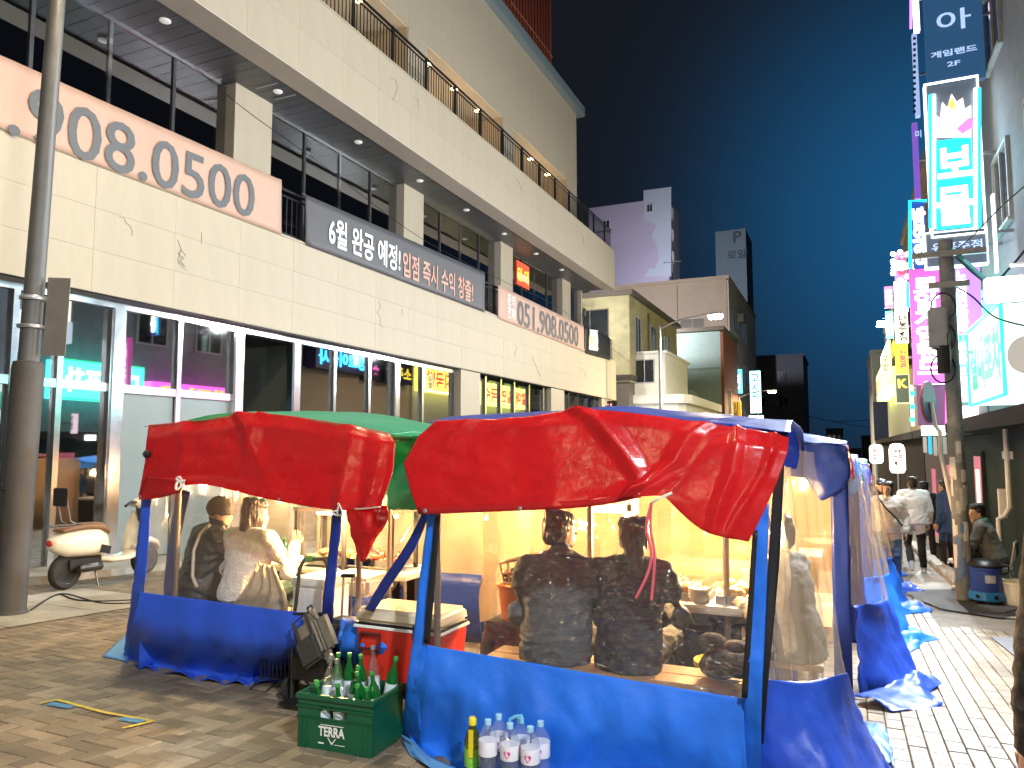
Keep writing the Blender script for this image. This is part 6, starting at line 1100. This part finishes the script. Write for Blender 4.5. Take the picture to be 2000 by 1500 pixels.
# water bottles in a carry pack and an oil bottle, on the paving before the tent
M_pet = glassy('pet_plastic', (.93, .96, .98), 1.5, .06, haze=.10, hazecol=(.85, .9, .95)); M_wcap = mat('pale_blue_cap', (.30, .55, .72), .4); M_wl = mat('bottle_band', (.72, .70, .76), .5, var=.08, scale=25); M_heart = mat('pink_heart', (.65, .05, .22), .5); M_band = mat('sky_tape', (.15, .5, .75), .4)
def wprof(h): r = .045; return [(r * .8, 0), (r, .012)] + [(r * (.93 if q % 2 else 1), .03 + .016 * q) for q in range(8)] + [(r, .165), (r, .225), (r * .9, .25), (r * .45, .285), (.014, .295), (.014, .305)]
pos = [(953, 1500, 'left front'), (996, 1500, 'middle front'), (1036, 1500, 'right front'), (972, 1500, 'left back'), (1012, 1500, 'middle back'), (1052, 1500, 'right back')]
for i, (u, v, nm) in enumerate(pos):
    y = 3.34 + (.098 if i > 2 else 0); x = atY(u, 1450, y).x if i < 3 else atY(pos[i - 3][0], 1450, 3.34).x + .012; p_ = V((x, y, G(y) + .003))
    t = thing('water_bottle', nm + ' bottle of the six pack of water', 'bottle', p_, 0, 'six pack of water bottles', world=False); MB().lathe(wprof(.31), n=20).build('bottle_body', M_pet, t, True); MB().lathe([(.04, .016), (.043, .02), (.043, .15), (.03, .152)], n=16).build('water', glassy('water_fill', (.86, .91, .95), 1.33, .02, haze=.06), t, True)
    MB().lathe([(.0165, .292), (.0165, .315), (.012, .317)], n=14).build('cap', M_wcap, t, True); MB().lathe([(.0458, .155), (.0462, .16), (.0462, .218), (.0458, .222)], n=20).build('paper_band', M_wl, t, True)
    hp = [(0, -.02), (.012, -.006), (.018, .006), (.014, .014), (.007, .015), (0, .009), (-.007, .015), (-.014, .014), (-.018, .006), (-.012, -.006)]; hm = MB(); A0 = (.1 if i != 0 else -1.2); hm.add([(.0468 * math.sin(A0 + a / .047), -.0468 * math.cos(A0 + a / .047), .185 + c) for a, c in hp], [tuple(range(10))]); hm.build('printed_heart', M_heart, t)
c = V((atY(996, 1450, 3.34).x + .006, 3.39, G(3.39))); tag(MB().tube([c + V((-.03, 0, .29)), c + V((-.028, 0, .318)), c + V((0, 0, .335)), c + V((.03, 0, .345)), c + V((.038, 0, .31))], .009, 6).build('carry_handle', M_band, None, True), 'light blue plastic carry handle of the water pack', 'carry handle')
p_ = V((atY(923, 1450, 3.4).x, 3.4, G(3.4))); t = thing('oil_bottle', 'cooking oil bottle with yellow cap beside the water pack', 'bottle', p_, 0, world=False)
MB().lathe([(.035, 0), (.04, .015), (.04, .19), (.03, .225), (.017, .25), (.016, .265)], n=18).build('bottle_body', glassy('oil_pet', (.75, .55, .12), 1.5, .06, haze=.12, hazecol=(.6, .45, .08)), t, True); MB().lathe([(.034, .01), (.036, .012), (.036, .15), (.02, .152)], n=14).build('oil', mat('oil_fill', (.40, .27, .02), .15, var=.1, trans=.4), t, True); MB().lathe([(.0405, .07), (.041, .075), (.041, .15), (.0405, .155)], n=18).build('paper_label', mat('lime_label', (.20, .50, .05), .5, var=.3, scale=30), t, True); MB().lathe([(.02, .262), (.02, .29), (.016, .297)], n=14).build('cap', mat('yellow_cap', (.75, .6, .02), .4), t, True); MB().obox((.012, -.042, .185), (.012, 0, 0), (0, .003, 0), (0, 0, .065)).build('yellow_strip', MATS['yellow_cap'], t)
# folding cart with wire basket, hand truck, backpack, trolley handle
M_wirem = mat('dark_wire', (.03, .03, .04), .4, metal=.5); b = gnd(545, 1352); y = b.y
t = thing('wire_basket', 'dark wire basket cart standing against the left blue skirt', 'basket cart', b); xa, xb = atY(503, 1250, y).x, atY(600, 1250, y + .1).x; zt_ = atY(550, 1205, y).z; zb = atY(550, 1330, y).z; ya, yb = y - .02, y + .3; zm = (zt_ + zb) / 2
rim = MB()
for z, i in ((zt_, 0), (zm, .012), (zb, .03)): MB().tube([(xa + i, ya + i, z), (xb - i, ya + i, z), (xb - i, yb - i, z), (xa + i, yb - i, z)], .006 if i == 0 else .004, 5, closed=True).build('rim', M_wirem, t)
n = 11
for k in range(n): x = xa + (xb - xa) * k / (n - 1); MB().tube([(x, ya, zt_), (x + (.03 if k == 0 else -.03 if k == n - 1 else 0), ya + .03, zb)], .0042, 4).build('wire', M_wirem, t); MB().tube([(x, yb, zt_), (x, yb - .03, zb)], .0042, 4).build('wire', M_wirem, t)
for k in range(1, 8): yy = ya + (yb - ya) * k / 8; MB().tube([(xa, yy, zt_), (xa + .03, yy, zb), (xb - .03, yy, zb), (xb, yy, zt_)], .0042, 4).build('wire', M_wirem, t)
for x in (xa + .04, xb - .05): MB().tube([(x, ya + .02, zb), (x - .06, ya - .02, G(ya)), (x + .08, ya - .02, G(ya)), (x + .04, yb - .04, zb)], .006, 5).build('leg', M_wirem, t)
b = gnd(600, 1395); y = b.y + .1; t = thing('hand_truck', 'black folding hand truck with tall looped handle', 'hand truck', b); H = lambda u, v, dy=0: atY(u, v, y + dy)
MB().tube([H(570, 1395, .0), H(572, 1215, .12), H(578, 1180, .14), H(586, 1110, .18), H(594, 1093, .19), H(632, 1092, .19), H(640, 1105, .18), H(636, 1180, .14), H(634, 1215, .12), H(630, 1390, .0)], .013, 8).build('frame_tube', M_black, t, True); MB().tube([H(574, 1200, .11), H(634, 1200, .11)], .014, 8).build('cross_bar', M_black, t, True); MB().tube([H(600, 1092, .19), H(612, 1092, .19)], .018, 8).build('grip', mat('grip_green', (.05, .3, .05), .5), t, True)
MB().bbox(H(572, 1300).x, H(640, 1300).x, y - .02, y + .12, H(600, 1330).z, H(600, 1282).z, r=.01).build('box_bag', M_black, t); MB().box(H(566, 1300).x, H(640, 1300).x, y - .1, y + .1, G(y) + .03, G(y) + .045).build('base_plate', M_black, t)
for u in (566, 642): c = H(u, 1385, .1); MB().cyl(V((c.x - .015, y + .1, G(y + .1) + .075)), V((c.x + .015, y + .1, G(y + .1) + .075)), .075, n=20).build('wheel', M_tyre, t, True)
M_pk = mat('khaki_canvas', (.24, .20, .14), .8, var=.15, scale=12, bump=.3); M_pk2 = mat('charcoal_canvas', (.05, .047, .042), .8, var=.15, bump=.3)
cb = H(622, 1245, .02); t = thing('backpack', 'khaki and charcoal backpack lying on the hand truck', 'backpack', cb)
Mx = Euler((0, math.radians(-32), math.radians(-8))).to_matrix(); bp = MB(); bp.bbox(-.13, .13, -.09, .09, -.175, .175, r=.075); bp.v = [tuple(cb + Mx @ V(q_)) for q_ in bp.v]; bp.build('pack_body', M_pk, t, True)
def pk(m_): m_.v = [tuple(cb + Mx @ V(q_)) for q_ in m_.v]; return m_
for sx in (-.065, .065): pk(MB().bbox(sx - .014, sx + .014, -.102, -.088, -.15, .15, r=.005)).build('strap', M_pk2, t, True)
pk(MB().bbox(-.095, .095, -.125, -.089, -.15, .02, r=.016)).build('front_pocket', M_pk2, t, True); pk(MB().tube([(-.115, -.07, -.12), (-.118, -.07, .08), (-.08, -.07, .155), (.08, -.07, .155), (.118, -.07, .08), (.115, -.07, -.12)], .006, 6)).build('zip', M_pk2, t, True); pk(MB().tube([(-.03, .02, .172), (-.02, .02, .21), (.02, .02, .21), (.03, .02, .172)], .008, 6)).build('grab_loop', M_pk2, t, True)
t = thing('trolley_handle', 'trolley case with raised steel handle behind the backpack', 'trolley', gnd(680, 1330)); h = MB(); yy = y + .25
for u in (671, 688): MB().tube([atY(u, 1126, yy), atY(u - 4, 1210, yy)], .007, 6).build('handle_tube', M_chrome, t, True)
MB().tube([atY(668, 1124, yy), atY(692, 1124, yy)], .014, 8).build('handle_grip', M_black, t, True); c = atY(678, 1260, yy); MB().bbox(c.x - .13, c.x + .13, yy - .08, yy + .1, G(yy) + .05, atY(680, 1208, yy).z, r=.03).build('case_body', M_pk2, t); 
for s in (-.1, .1): MB().cyl((c.x + s - .01, yy, G(yy) + .03), (c.x + s + .01, yy, G(yy) + .03), .03, n=12).build('wheel', M_tyre, t)
# ================================================================== people
M_skin = mat('skin', (.50, .31, .21), .5, var=.06, scale=30); M_hair = mat('black_hair', (.012, .009, .008), .38, var=.3, scale=30, bump=.7, bscale=60, stretch=(1, 1, .15)); M_hair2 = mat('brown_hair', (.03, .017, .012), .38, var=.3, scale=30, bump=.7, bscale=60, stretch=(1, 1, .15)); M_eye = mat('eye_dark', (.02, .015, .012), .2); M_lip = mat('lip', (.40, .14, .11), .5)
def cloth(n, c, b=.5, sc_=26, r=.8): return mat(n, c, r, var=.14, scale=14, bump=b, bscale=sc_)
K_char = cloth('charcoal_jacket', (.065, .07, .078)); K_blk = cloth('black_coat', (.02, .02, .024)); K_pad = cloth('padded_black', (.013, .013, .017), .6, 18, .45); K_wht = cloth('white_knit', (.68, .66, .62), .7, 60); K_puf = cloth('white_puffer', (.74, .75, .78), .4, 10, .5); K_flc = cloth('white_fleece', (.76, .75, .74), .5, 50); K_blu = cloth('navy_parka', (.02, .06, .14), .4); K_gry = cloth('grey_jacket', (.13, .135, .125), .4); K_olv = cloth('olive_grey_coat', (.11, .105, .09), .4); K_jean = cloth('blue_jeans', (.07, .13, .24), .4, 60); K_drk = cloth('black_trousers', (.012, .012, .014), .4); K_grn = cloth('dark_green_trousers', (.018, .045, .032), .4); K_shoe = mat('white_shoe', (.6, .58, .55), .5); K_bsh = mat('black_shoe', (.015, .015, .015), .4)
def sitting(lean=.10, **k):
    J = dict(pel=(0, 0, .10), wai=(0, .02 + lean * .25, .27), che=(0, .01 + lean * .6, .44), nec=(0, lean, .585), hea=(0, lean + .03, .715), shL=(-.185, lean * .8 - .01, .525), shR=(.185, lean * .8 - .01, .525), elL=(-.26, lean + .05, .27), elR=(.26, lean + .05, .27), wrL=(-.13, .36, .30), wrR=(.13, .36, .30), hiL=(-.09, .03, .09), hiR=(.09, .03, .09), knL=(-.13, .43, .09), knR=(.13, .43, .09), anL=(-.13, .42, -.34), anR=(.13, .42, -.34), toL=(-.14, .58, -.40), toR=(.14, .58, -.40)); J.update(k); return {a: V(b) for a, b in J.items()}
def standing(step=.12, **k):
    J = dict(pel=(0, 0, .96), wai=(0, .0, 1.12), che=(0, .0, 1.29), nec=(0, .0, 1.44), hea=(0, .02, 1.575), shL=(-.185, 0, 1.38), shR=(.185, 0, 1.38), elL=(-.24, -.03, 1.10), elR=(.24, -.03, 1.10), wrL=(-.25, .06, .86), wrR=(.25, .06, .86), hiL=(-.09, 0, .93), hiR=(.09, 0, .93), knL=(-.10, step, .50), knR=(.10, -step * .3, .50), anL=(-.10, step * 1.1, .085), anR=(.10, -step, .085), toL=(-.11, step * 1.1 + .15, .03), toR=(.11, -step + .15, .03)); J.update(k); return {a: V(b) for a, b in J.items()}
def person(label, loc, rz, J, top, pants, shoes=K_bsh, hair=M_hair, style='short', yaw=0, pitch=0, bulk=1.0, vox=.011, hem=-.10, puff=0, hood=None, curl=.6, sc_=1.0, wr=.006, extra=None):
    t = thing('person', label, 'person', loc, rz, world=False); mb = MB(); S = []
    mats = [top, pants, shoes, M_skin, hood or top]
    def loft(pts, rad, tg, side=None, n=12):
        pts = [V(p) for p in pts]; vs = []; k = len(pts)
        for i, p in enumerate(pts):
            d = (pts[min(i + 1, k - 1)] - pts[max(i - 1, 0)]).normalized(); x = (V(side) - d * d.dot(V(side))).normalized() if side else d.orthogonal().normalized(); y = d.cross(x); r = rad[i] if isinstance(rad[i], tuple) else (rad[i], rad[i])
            vs += [p + x * r[0] * math.cos(a) + y * r[1] * math.sin(a) for a in [2 * math.pi * j / n for j in range(n)]]
        mb.add(vs, [(i * n + j, i * n + (j + 1) % n, (i + 1) * n + (j + 1) % n, (i + 1) * n + j) for i in range(k - 1) for j in range(n)] + [tuple(range(n))[::-1], tuple(range((k - 1) * n, k * n))])
        for i in range(k - 1):
            ra = rad[i] if isinstance(rad[i], tuple) else (rad[i],) * 2; rb = rad[i + 1] if isinstance(rad[i + 1], tuple) else (rad[i + 1],) * 2
            for q_ in range(5):
                f = q_ / 5; c = pts[i].lerp(pts[i + 1], f); r0 = ra[0] * (1 - f) + rb[0] * f; r1 = ra[1] * (1 - f) + rb[1] * f
                if side and r0 > r1 * 1.15:
                    for s in (-1, 0, 1): S.append((c + V(side) * s * (r0 - r1), r1, tg))
                else: S.append((c, (r0 + r1) / 2, tg))
    def ball(c, r, tg, M=None):
        r = r if isinstance(r, tuple) else (r, r, r); mb.ell(c, *r, 12, 8, M=M); S.append((V(c), sum(r) / 3, tg))
    sd = (J['shR'] - J['shL']).normalized(); B = bulk
    pn, wa, ch, ne = J['pel'], J['wai'], J['che'], J['nec']; up = (ch - wa).normalized()
    loft([pn + V((0, 0, hem)), pn, wa, ch, ch.lerp(ne, .45), ne.lerp(ch, .18), ne + up * .015], [(.185 * B, .145 * B), (.185 * B, .14 * B), (.172 * B, .125 * B), (.195 * B, .125 * B), (.19 * B, .105 * B), (.11 * B, .085 * B), (.07 * B, .068 * B)], 0, tuple(sd), 18)
    for s in 'LR':
        sh, el, wr_ = J['sh' + s], J['el' + s], J['wr' + s]; ball(sh, .066 * B, 0); loft([ne + V((0, -.01, -.035)), ne.lerp(sh, .5) + V((0, -.005, -.015)), sh], [.062 * B, .064 * B, .062 * B], 0); loft([sh, sh.lerp(el, .5), el, el.lerp(wr_, .5), wr_], [.066 * B, .064 * B, .058 * B, .052 * B, .042 * B], 0); ball(el, .060 * B, 0)
        hi, kn, an, to = J['hi' + s], J['kn' + s], J['an' + s], J['to' + s]; ball(hi, .1, 1); loft([hi, hi.lerp(kn, .5), kn, kn.lerp(an, .4), an], [.098, .085, .068, .066, .056], 1); ball(kn, .068, 1)
        loft([an + V((0, 0, -.01)), an.lerp(to, .35) + V((0, 0, -.015)), to], [.05, .045, .033], 2); hl = (an - to); hl.z = 0; ball(an + hl.normalized() * .03 + V((0, 0, -.05)), (.042, .045, .035), 2)
    ball(pn, (.165, .13, .11), 1)
    he = J['hea']; HM = Matrix.Rotation(yaw, 3, 'Z') @ Matrix.Rotation(pitch, 3, 'X'); h_ = lambda x, y, z: he + HM @ V((x, y, z))
    loft([ne + V((0, 0, -.03)), ne.lerp(he, .5), he + HM @ V((0, -.01, -.05))], [.058, .054, .052], 3)
    ball(he, (.074, .094, .108), 3, HM); ball(h_(0, .022, -.07), (.056, .07, .058), 3, HM); ball(h_(0, .07, -.055), (.035, .035, .05), 3, HM); ball(h_(0, .096, -.022), (.013, .02, .022), 3, HM); ball(h_(0, .078, -.102), (.026, .022, .02), 3, HM)
    for s in (-1, 1): ball(h_(s * .076, -.005, -.02), (.012, .022, .032), 3, HM)
    if hood: ball(ne + V((0, -.045, .0)), (.12, .08, .075), 4); ball(ne + V((0, .03, -.01)), (.10, .07, .05), 4)
    if puff:
        for q_ in range(5): c = pn.lerp(ne, .06 + .19 * q_); mb.ell(c, .195 * B, .145 * B, .095, 18, 8); S.append((c, .16, 0))
    me = bpy.data.meshes.new('person_body'); me.from_pydata(mb.v, [], mb.f); tmp = bpy.data.objects.new('person_body', me)
    rm = tmp.modifiers.new('r', 'REMESH'); rm.mode = 'VOXEL'; rm.voxel_size = vox; sm_ = tmp.modifiers.new('s', 'SMOOTH'); sm_.factor = .5; sm_.iterations = 9
    m2 = evaluated(tmp); bpy.data.objects.remove(tmp); bpy.data.meshes.remove(me)
    import numpy as np
    co = np.empty(len(m2.vertices) * 3); m2.vertices.foreach_get('co', co); co = co.reshape(-1, 3); no = np.empty(len(m2.vertices) * 3); m2.vertices.foreach_get('normal', no); no = no.reshape(-1, 3)
    cs = np.array([c[:] for c, _, _ in S]); rs = np.array([r for _, r, _ in S]); tg = np.array([g for _, _, g in S]); best = np.full(len(co), 1e9); vt = np.zeros(len(co), int)
    for c, r, g in zip(cs, rs, tg):
        d = np.linalg.norm(co - c, axis=1) - r; k = d < best; best[k] = d[k]; vt[k] = g
    for i in range(len(co)):
        if vt[i] in (0, 1, 4):
            p = V(co[i]); q_ = V((p.x * 8, p.y * 8, p.z * 13)) + V(loc); hgt = (.6 - 2.2 * abs(noise.noise(q_ + V((0, 0, 1)) * noise.noise(q_ * .6)))) * wr * 1.0 + (.3 - abs(noise.noise(q_ * 2.6))) * wr * .5; co[i] += no[i] * hgt
    vs = [tuple(c) for c in co]; fs = [tuple(p.vertices) for p in m2.polygons]; fm = [int(vt[f[0]]) for f in fs]; bpy.data.meshes.remove(m2)
    hb = MB()
    for s, sg in (('L', -1), ('R', 1)):
        el, wr_ = J['el' + s], J['wr' + s]; d = (wr_ - el).normalized(); d = J['hd' + s].normalized() if 'hd' + s in J else d; x = V((0, 0, 1)).cross(d) if abs(d.z) < .8 else V((0, 1, 0)).cross(d).cross(d) * -1
        if abs(d.z) >= .8: x = V((0, 1, 0)) - d * d.y
        x = x.normalized(); y = d.cross(x).normalized(); inn = y if y.dot(J['che'] - wr_) > 0 else -y
        w0 = wr_ - d * .03; vs_ = []
        for f, rx_, ry_ in ((0, .028, .022), (.03, .03, .023), (.06, .038, .018), (.10, .041, .015), (.118, .034, .011)):
            vs_ += [w0 + d * f + x * rx_ * math.cos(a) + y * ry_ * math.sin(a) for a in [2 * math.pi * j / 10 for j in range(10)]]
        hb.add(vs_, [(i * 10 + j, i * 10 + (j + 1) % 10, i * 10 + 10 + (j + 1) % 10, i * 10 + 10 + j) for i in range(4) for j in range(10)] + [tuple(range(10))[::-1], tuple(range(40, 50))])
        for k, (off, L_) in enumerate(((-.030, .058), (-.010, .070), (.010, .076), (.030, .068))):
            p0 = w0 + d * .105 + x * off; dd = d.copy(); pts = [p0 - d * .015, p0]
            for g in range(3): dd = (dd + inn * math.tan(curl * (.5 + .25 * g))).normalized(); pts.append(pts[-1] + dd * L_ * (.45, .32, .23)[g])
            hb.tube(pts, [.0095, .0095, .0088, .008, .006], 7)
        tx = x if x.dot(V((0, 1, 0))) > 0 else -x; p0 = w0 + d * .045 + tx * .028; hb.tube([p0 - tx * .01, p0 + tx * .02 + d * .018, p0 + tx * .03 + d * .045 + inn * .01, p0 + tx * .024 + d * .066 + inn * .02], [.013, .012, .010, .007], 7)
    k = len(vs); vs += hb.v; fs += [tuple(i + k for i in f) for f in hb.f]; fm += [3] * len(hb.f)
    me = bpy.data.meshes.new('body'); me.from_pydata(vs, [], fs); [me.materials.append(m) for m in mats]; me.polygons.foreach_set('material_index', fm); me.polygons.foreach_set('use_smooth', [True] * len(fs)); me.update(); ob = link(bpy.data.objects.new('body', me), t)
    for s in (-1, 1): MB().ell(h_(s * .032, .086, .002), .011, .007, .007, 8, 6).build('eye', M_eye, ob, True)
    MB().ell(h_(0, .094, -.068), .02, .008, .006, 8, 5).build('mouth', M_lip, ob, True)
    if style:
        hm = MB()
        def hb_(c, r): hm.ell(h_(*c), *r, 14, 10, M=HM)
        if style == 'beanie': hb_((0, -.012, .04), (.088, .108, .098)); hb_((0, -.01, .02), (.093, .112, .04))
        else:
            hb_((0, -.03, .028), (.087, .092, .100)); hb_((0, .018, .07), (.073, .062, .042)); hb_((0, -.06, -.02), (.075, .05, .07))
            for q_ in range(16): a = q_ * 2.4; hb_((.06 * math.cos(a), -.03 + .055 * math.sin(a), .085 + .02 * math.sin(q_ * 3.1)), (.032, .034, .03))
            if style == 'long': hb_((0, -.065, -.10), (.082, .045, .13)); hb_((.01, -.075, -.21), (.062, .03, .10)); hb_((.03, -.07, -.28), (.03, .02, .07)); hb_((-.06, .0, -.06), (.028, .05, .12)); hb_((.06, .0, -.06), (.028, .05, .12))
            if style == 'tail': hb_((0, -.08, -.06), (.06, .045, .09)); hb_((.01, -.10, -.17), (.042, .032, .11)); hb_((.015, -.10, -.27), (.026, .022, .07))
            if style == 'cap': hb_((0, .0, .05), (.09, .104, .07)); hb_((0, .12, .045), (.07, .06, .012))
            if style == 'bob': hb_((-.055, -.01, -.05), (.032, .055, .08)); hb_((.055, -.01, -.05), (.032, .055, .08)); hb_((0, -.06, -.05), (.075, .045, .085))
        me = bpy.data.meshes.new('hair'); me.from_pydata(hm.v, [], hm.f); tmp = bpy.data.objects.new('hair', me); r_ = tmp.modifiers.new('r', 'REMESH'); r_.mode = 'VOXEL'; r_.voxel_size = .007; q_ = tmp.modifiers.new('s', 'SMOOTH'); q_.iterations = 3
        m3 = evaluated(tmp); bpy.data.objects.remove(tmp); bpy.data.meshes.remove(me); m3.name = 'hair'
        for v in m3.vertices: p = v.co; v.co = p + V((0, 0, -.2)).lerp(p - he, 1).normalized() * .006 * (1 - 2 * abs(noise.noise(V((p.x * 38, p.y * 38, p.z * 9)))))
        m3.materials.clear(); m3.materials.append(hair); m3.polygons.foreach_set('use_smooth', [True] * len(m3.polygons)); link(bpy.data.objects.new('beanie' if style == 'beanie' else 'hair', m3), t)
    if extra: extra(t, J, h_)
    t.scale = (sc_,) * 3
    return t
# the couple in the nearest tent, seen from behind
p = atY(1085, 1200, 4.14); 
def collar(m):
    def f(t, J, h_): MB().tube([J['nec'] + V((.085 * math.cos(a), .075 * math.sin(a) - .012, -.005 + .018 * -math.sin(a))) for a in [2 * math.pi * k / 20 for k in range(20)]], .022, 8, closed=True).build('collar', m, t, True)
    return f
person('man in a charcoal jacket seated from behind in the nearest tent', (p.x, 4.14, ZB2), math.radians(6), sitting(.10, wrR=(.10, .34, .30), wrL=(-.14, .36, .36), elR=(.27, .10, .23), elL=(-.25, .08, .23), shL=(-.195, .07, .50), shR=(.195, .07, .505)), K_char, K_drk, yaw=math.radians(-48), pitch=math.radians(-10), bulk=1.16, vox=.0085, wr=.011, extra=collar(K_char))
p = atY(1226, 1200, 4.14)
person('woman in a black coat seated beside the man in the nearest tent', (p.x, 4.14, ZB2), math.radians(-4), sitting(.10, hea=(.0, .12, .695)), K_blk, K_drk, hair=M_hair2, style='tail', yaw=math.radians(22), pitch=math.radians(-8), bulk=1.04, vox=.0085, wr=.008, extra=collar(K_blk))
# the pair in the left tent
p = atY(385, 1100, 4.58)
def strap(t, J, h_): MB().tube([J['shR'] + V((-.06, -.05, .10)), J['shR'] + V((-.05, -.13, .03)), J['che'] + V((.12, -.165, -.02)), J['wai'] + V((.17, -.15, -.04)), J['pel'] + V((.22, -.08, .05))], .014, 6).build('bag_strap', mat('cream_strap', (.6, .52, .42), .6), t, True)
person('person in a black padded coat and knitted beanie in the left tent', (p.x, 4.58, ZB1), math.radians(-22), sitting(.13, hea=(.02, .17, .70)), K_pad, K_drk, hair=cloth('brown_knit', (.09, .065, .055), .9, 70), style='beanie', yaw=math.radians(-38), pitch=math.radians(-12), bulk=1.22, vox=.01, wr=.012, hem=-.14, extra=strap)
p = atY(478, 1100, 4.58)
def sticks(t, J, h_):
    c = J['wrR'] + V((-.02, .08, .05))
    for k in (0, 1): MB().tube([c + V((.012 * k, 0, .02)), c + V((-.13, .14, -.03 + .02 * k))], .004, 5).build('chopstick', M_galv, t)
person('woman in a white knit sweater with long dark hair in the left tent', (p.x, 4.56, ZB1), math.radians(0), sitting(.10, wrR=(.20, .36, .45), elR=(.33, .14, .27), elL=(-.27, .1, .27), hea=(0, .13, .71)), K_wht, K_grn, hair=M_hair2, style='long', yaw=math.radians(-30), pitch=math.radians(-8), bulk=1.14, vox=.01, wr=.007, hem=-.03, extra=sticks)
# the guest behind the swept curtain
p = atY(1552, 1200, 4.95); zs = G(4.95) + .44
t = thing('bench', 'short bench behind the swept curtain of the nearest tent', 'bench', (p.x, 4.95, G(4.95))); MB().bbox(p.x - .45, p.x + .16, 4.8, 5.15, zs - .04, zs - .001, r=.006).build('plank', M_wood, t)
for dx in (-.38, .1): MB().box(p.x + dx - .02, p.x + dx + .02, 4.84, 5.1, G(5), zs - .041).build('leg', M_wood, t)
person('guest in an olive grey coat seated behind the swept clear curtain', (p.x, 4.98, zs), math.radians(70), sitting(.08), K_olv, K_drk, yaw=math.radians(15), pitch=math.radians(-10), bulk=1.2, wr=.01)
bgp = V((p.x - .17, 4.80, zs)); t = thing('handbag', 'white handbag with a brown strap on the short bench', 'handbag', bgp); MB().bbox(bgp.x - .13, bgp.x + .13, bgp.y, bgp.y + .1, bgp.z, bgp.z + .2, r=.03).build('bag_body', mat('cream_leather', (.68, .62, .54), .4), t, True); MB().tube([bgp + V((-.11, .0, .19)), bgp + V((-.06, -.02, .05)), bgp + V((.03, -.02, .03)), bgp + V((.10, -.01, .1)), bgp + V((.12, .0, .2))], .008, 6).build('strap', mat('brown_leather', (.15, .08, .05), .5), t, True)
# passers-by
def at_g(u, v): q_ = gnd(u, v); return (q_.x, q_.y, q_.z)
def cross(t, J, h_): MB().tube([J['shR'] + V((-.05, .10, .05)), J['che'] + V((.03, .165, -.02)), J['wai'] + V((-.13, .16, -.02)), J['pel'] + V((-.21, .05, .0))], .014, 6).build('crossbody_strap', M_black, t, True)
def specs_(t, J, h_): cross(t, J, h_); [MB().tube([h_(s * .034 + .022 * math.cos(a), .105, .002 + .018 * math.sin(a)) for a in [2 * math.pi * k / 12 for k in range(12)]], .002, 4, closed=True).build('spectacle', M_black, t) for s in (-1, 1)]
person('woman in a white fleece and jeans walking towards the viewer', at_g(1742, 1143), math.radians(172), standing(.13), K_flc, K_jean, K_shoe, hair=M_hair2, style='bob', bulk=1.22, sc_=.95, yaw=math.radians(-12), extra=specs_)
person('man in a white puffer jacket walking away down the lane', at_g(1790, 1117), math.radians(8), standing(.10, anL=(-.13, -.28, .20), knL=(-.11, .06, .50), toL=(-.14, -.34, .07)), K_puf, K_drk, K_shoe, bulk=1.36, sc_=1.02)
q_ = atY(1722, 960, 16.5); person('man in black with a cap behind the woman in white', (q_.x, 16.5, G(16.5)), math.radians(175), standing(.08), K_blk, K_drk, style='cap', bulk=1.15)
person('person in a long navy parka half hidden by the utility pole', at_g(1853, 1110), math.radians(60), standing(.04), K_blu, K_drk, hair=M_hair, hem=-.28, bulk=1.2, hood=cloth('parka_fur', (.18, .14, .10), .9, 50))
q_ = atY(1806, 975, 19); person('person in dark clothes farther down the lane', (q_.x, 19, G(19)), math.radians(10), standing(.1), K_blk, K_drk, bulk=1.1)
person('man in a grey jacket with green hood seated by the green wall', (SEAT.x, SEAT.y, SEAT.z + .47), math.radians(72), sitting(.16, knL=(-.05, .42, .20), anL=(.20, .50, .0), toL=(.28, .62, -.02), wrL=(-.06, .34, .24), wrR=(.08, .34, .24)), K_gry, K_drk, K_shoe, yaw=math.radians(38), pitch=math.radians(-6), hood=cloth('green_hood', (.02, .16, .07), .5), bulk=1.14)
r_ = ray(1972, 1440); q_ = CL + r_ * 2.0; person('passer-by at the right edge with dark sleeve and bare hand', (q_.x + .30, q_.y - .02, G(q_.y)), math.radians(18), standing(.1, elL=(-.27, -.06, 1.08), wrL=(-.285, .0, .80)), K_blk, K_drk, bulk=1.12, curl=.45, vox=.01)
bpy.data.scenes.remove(TS)
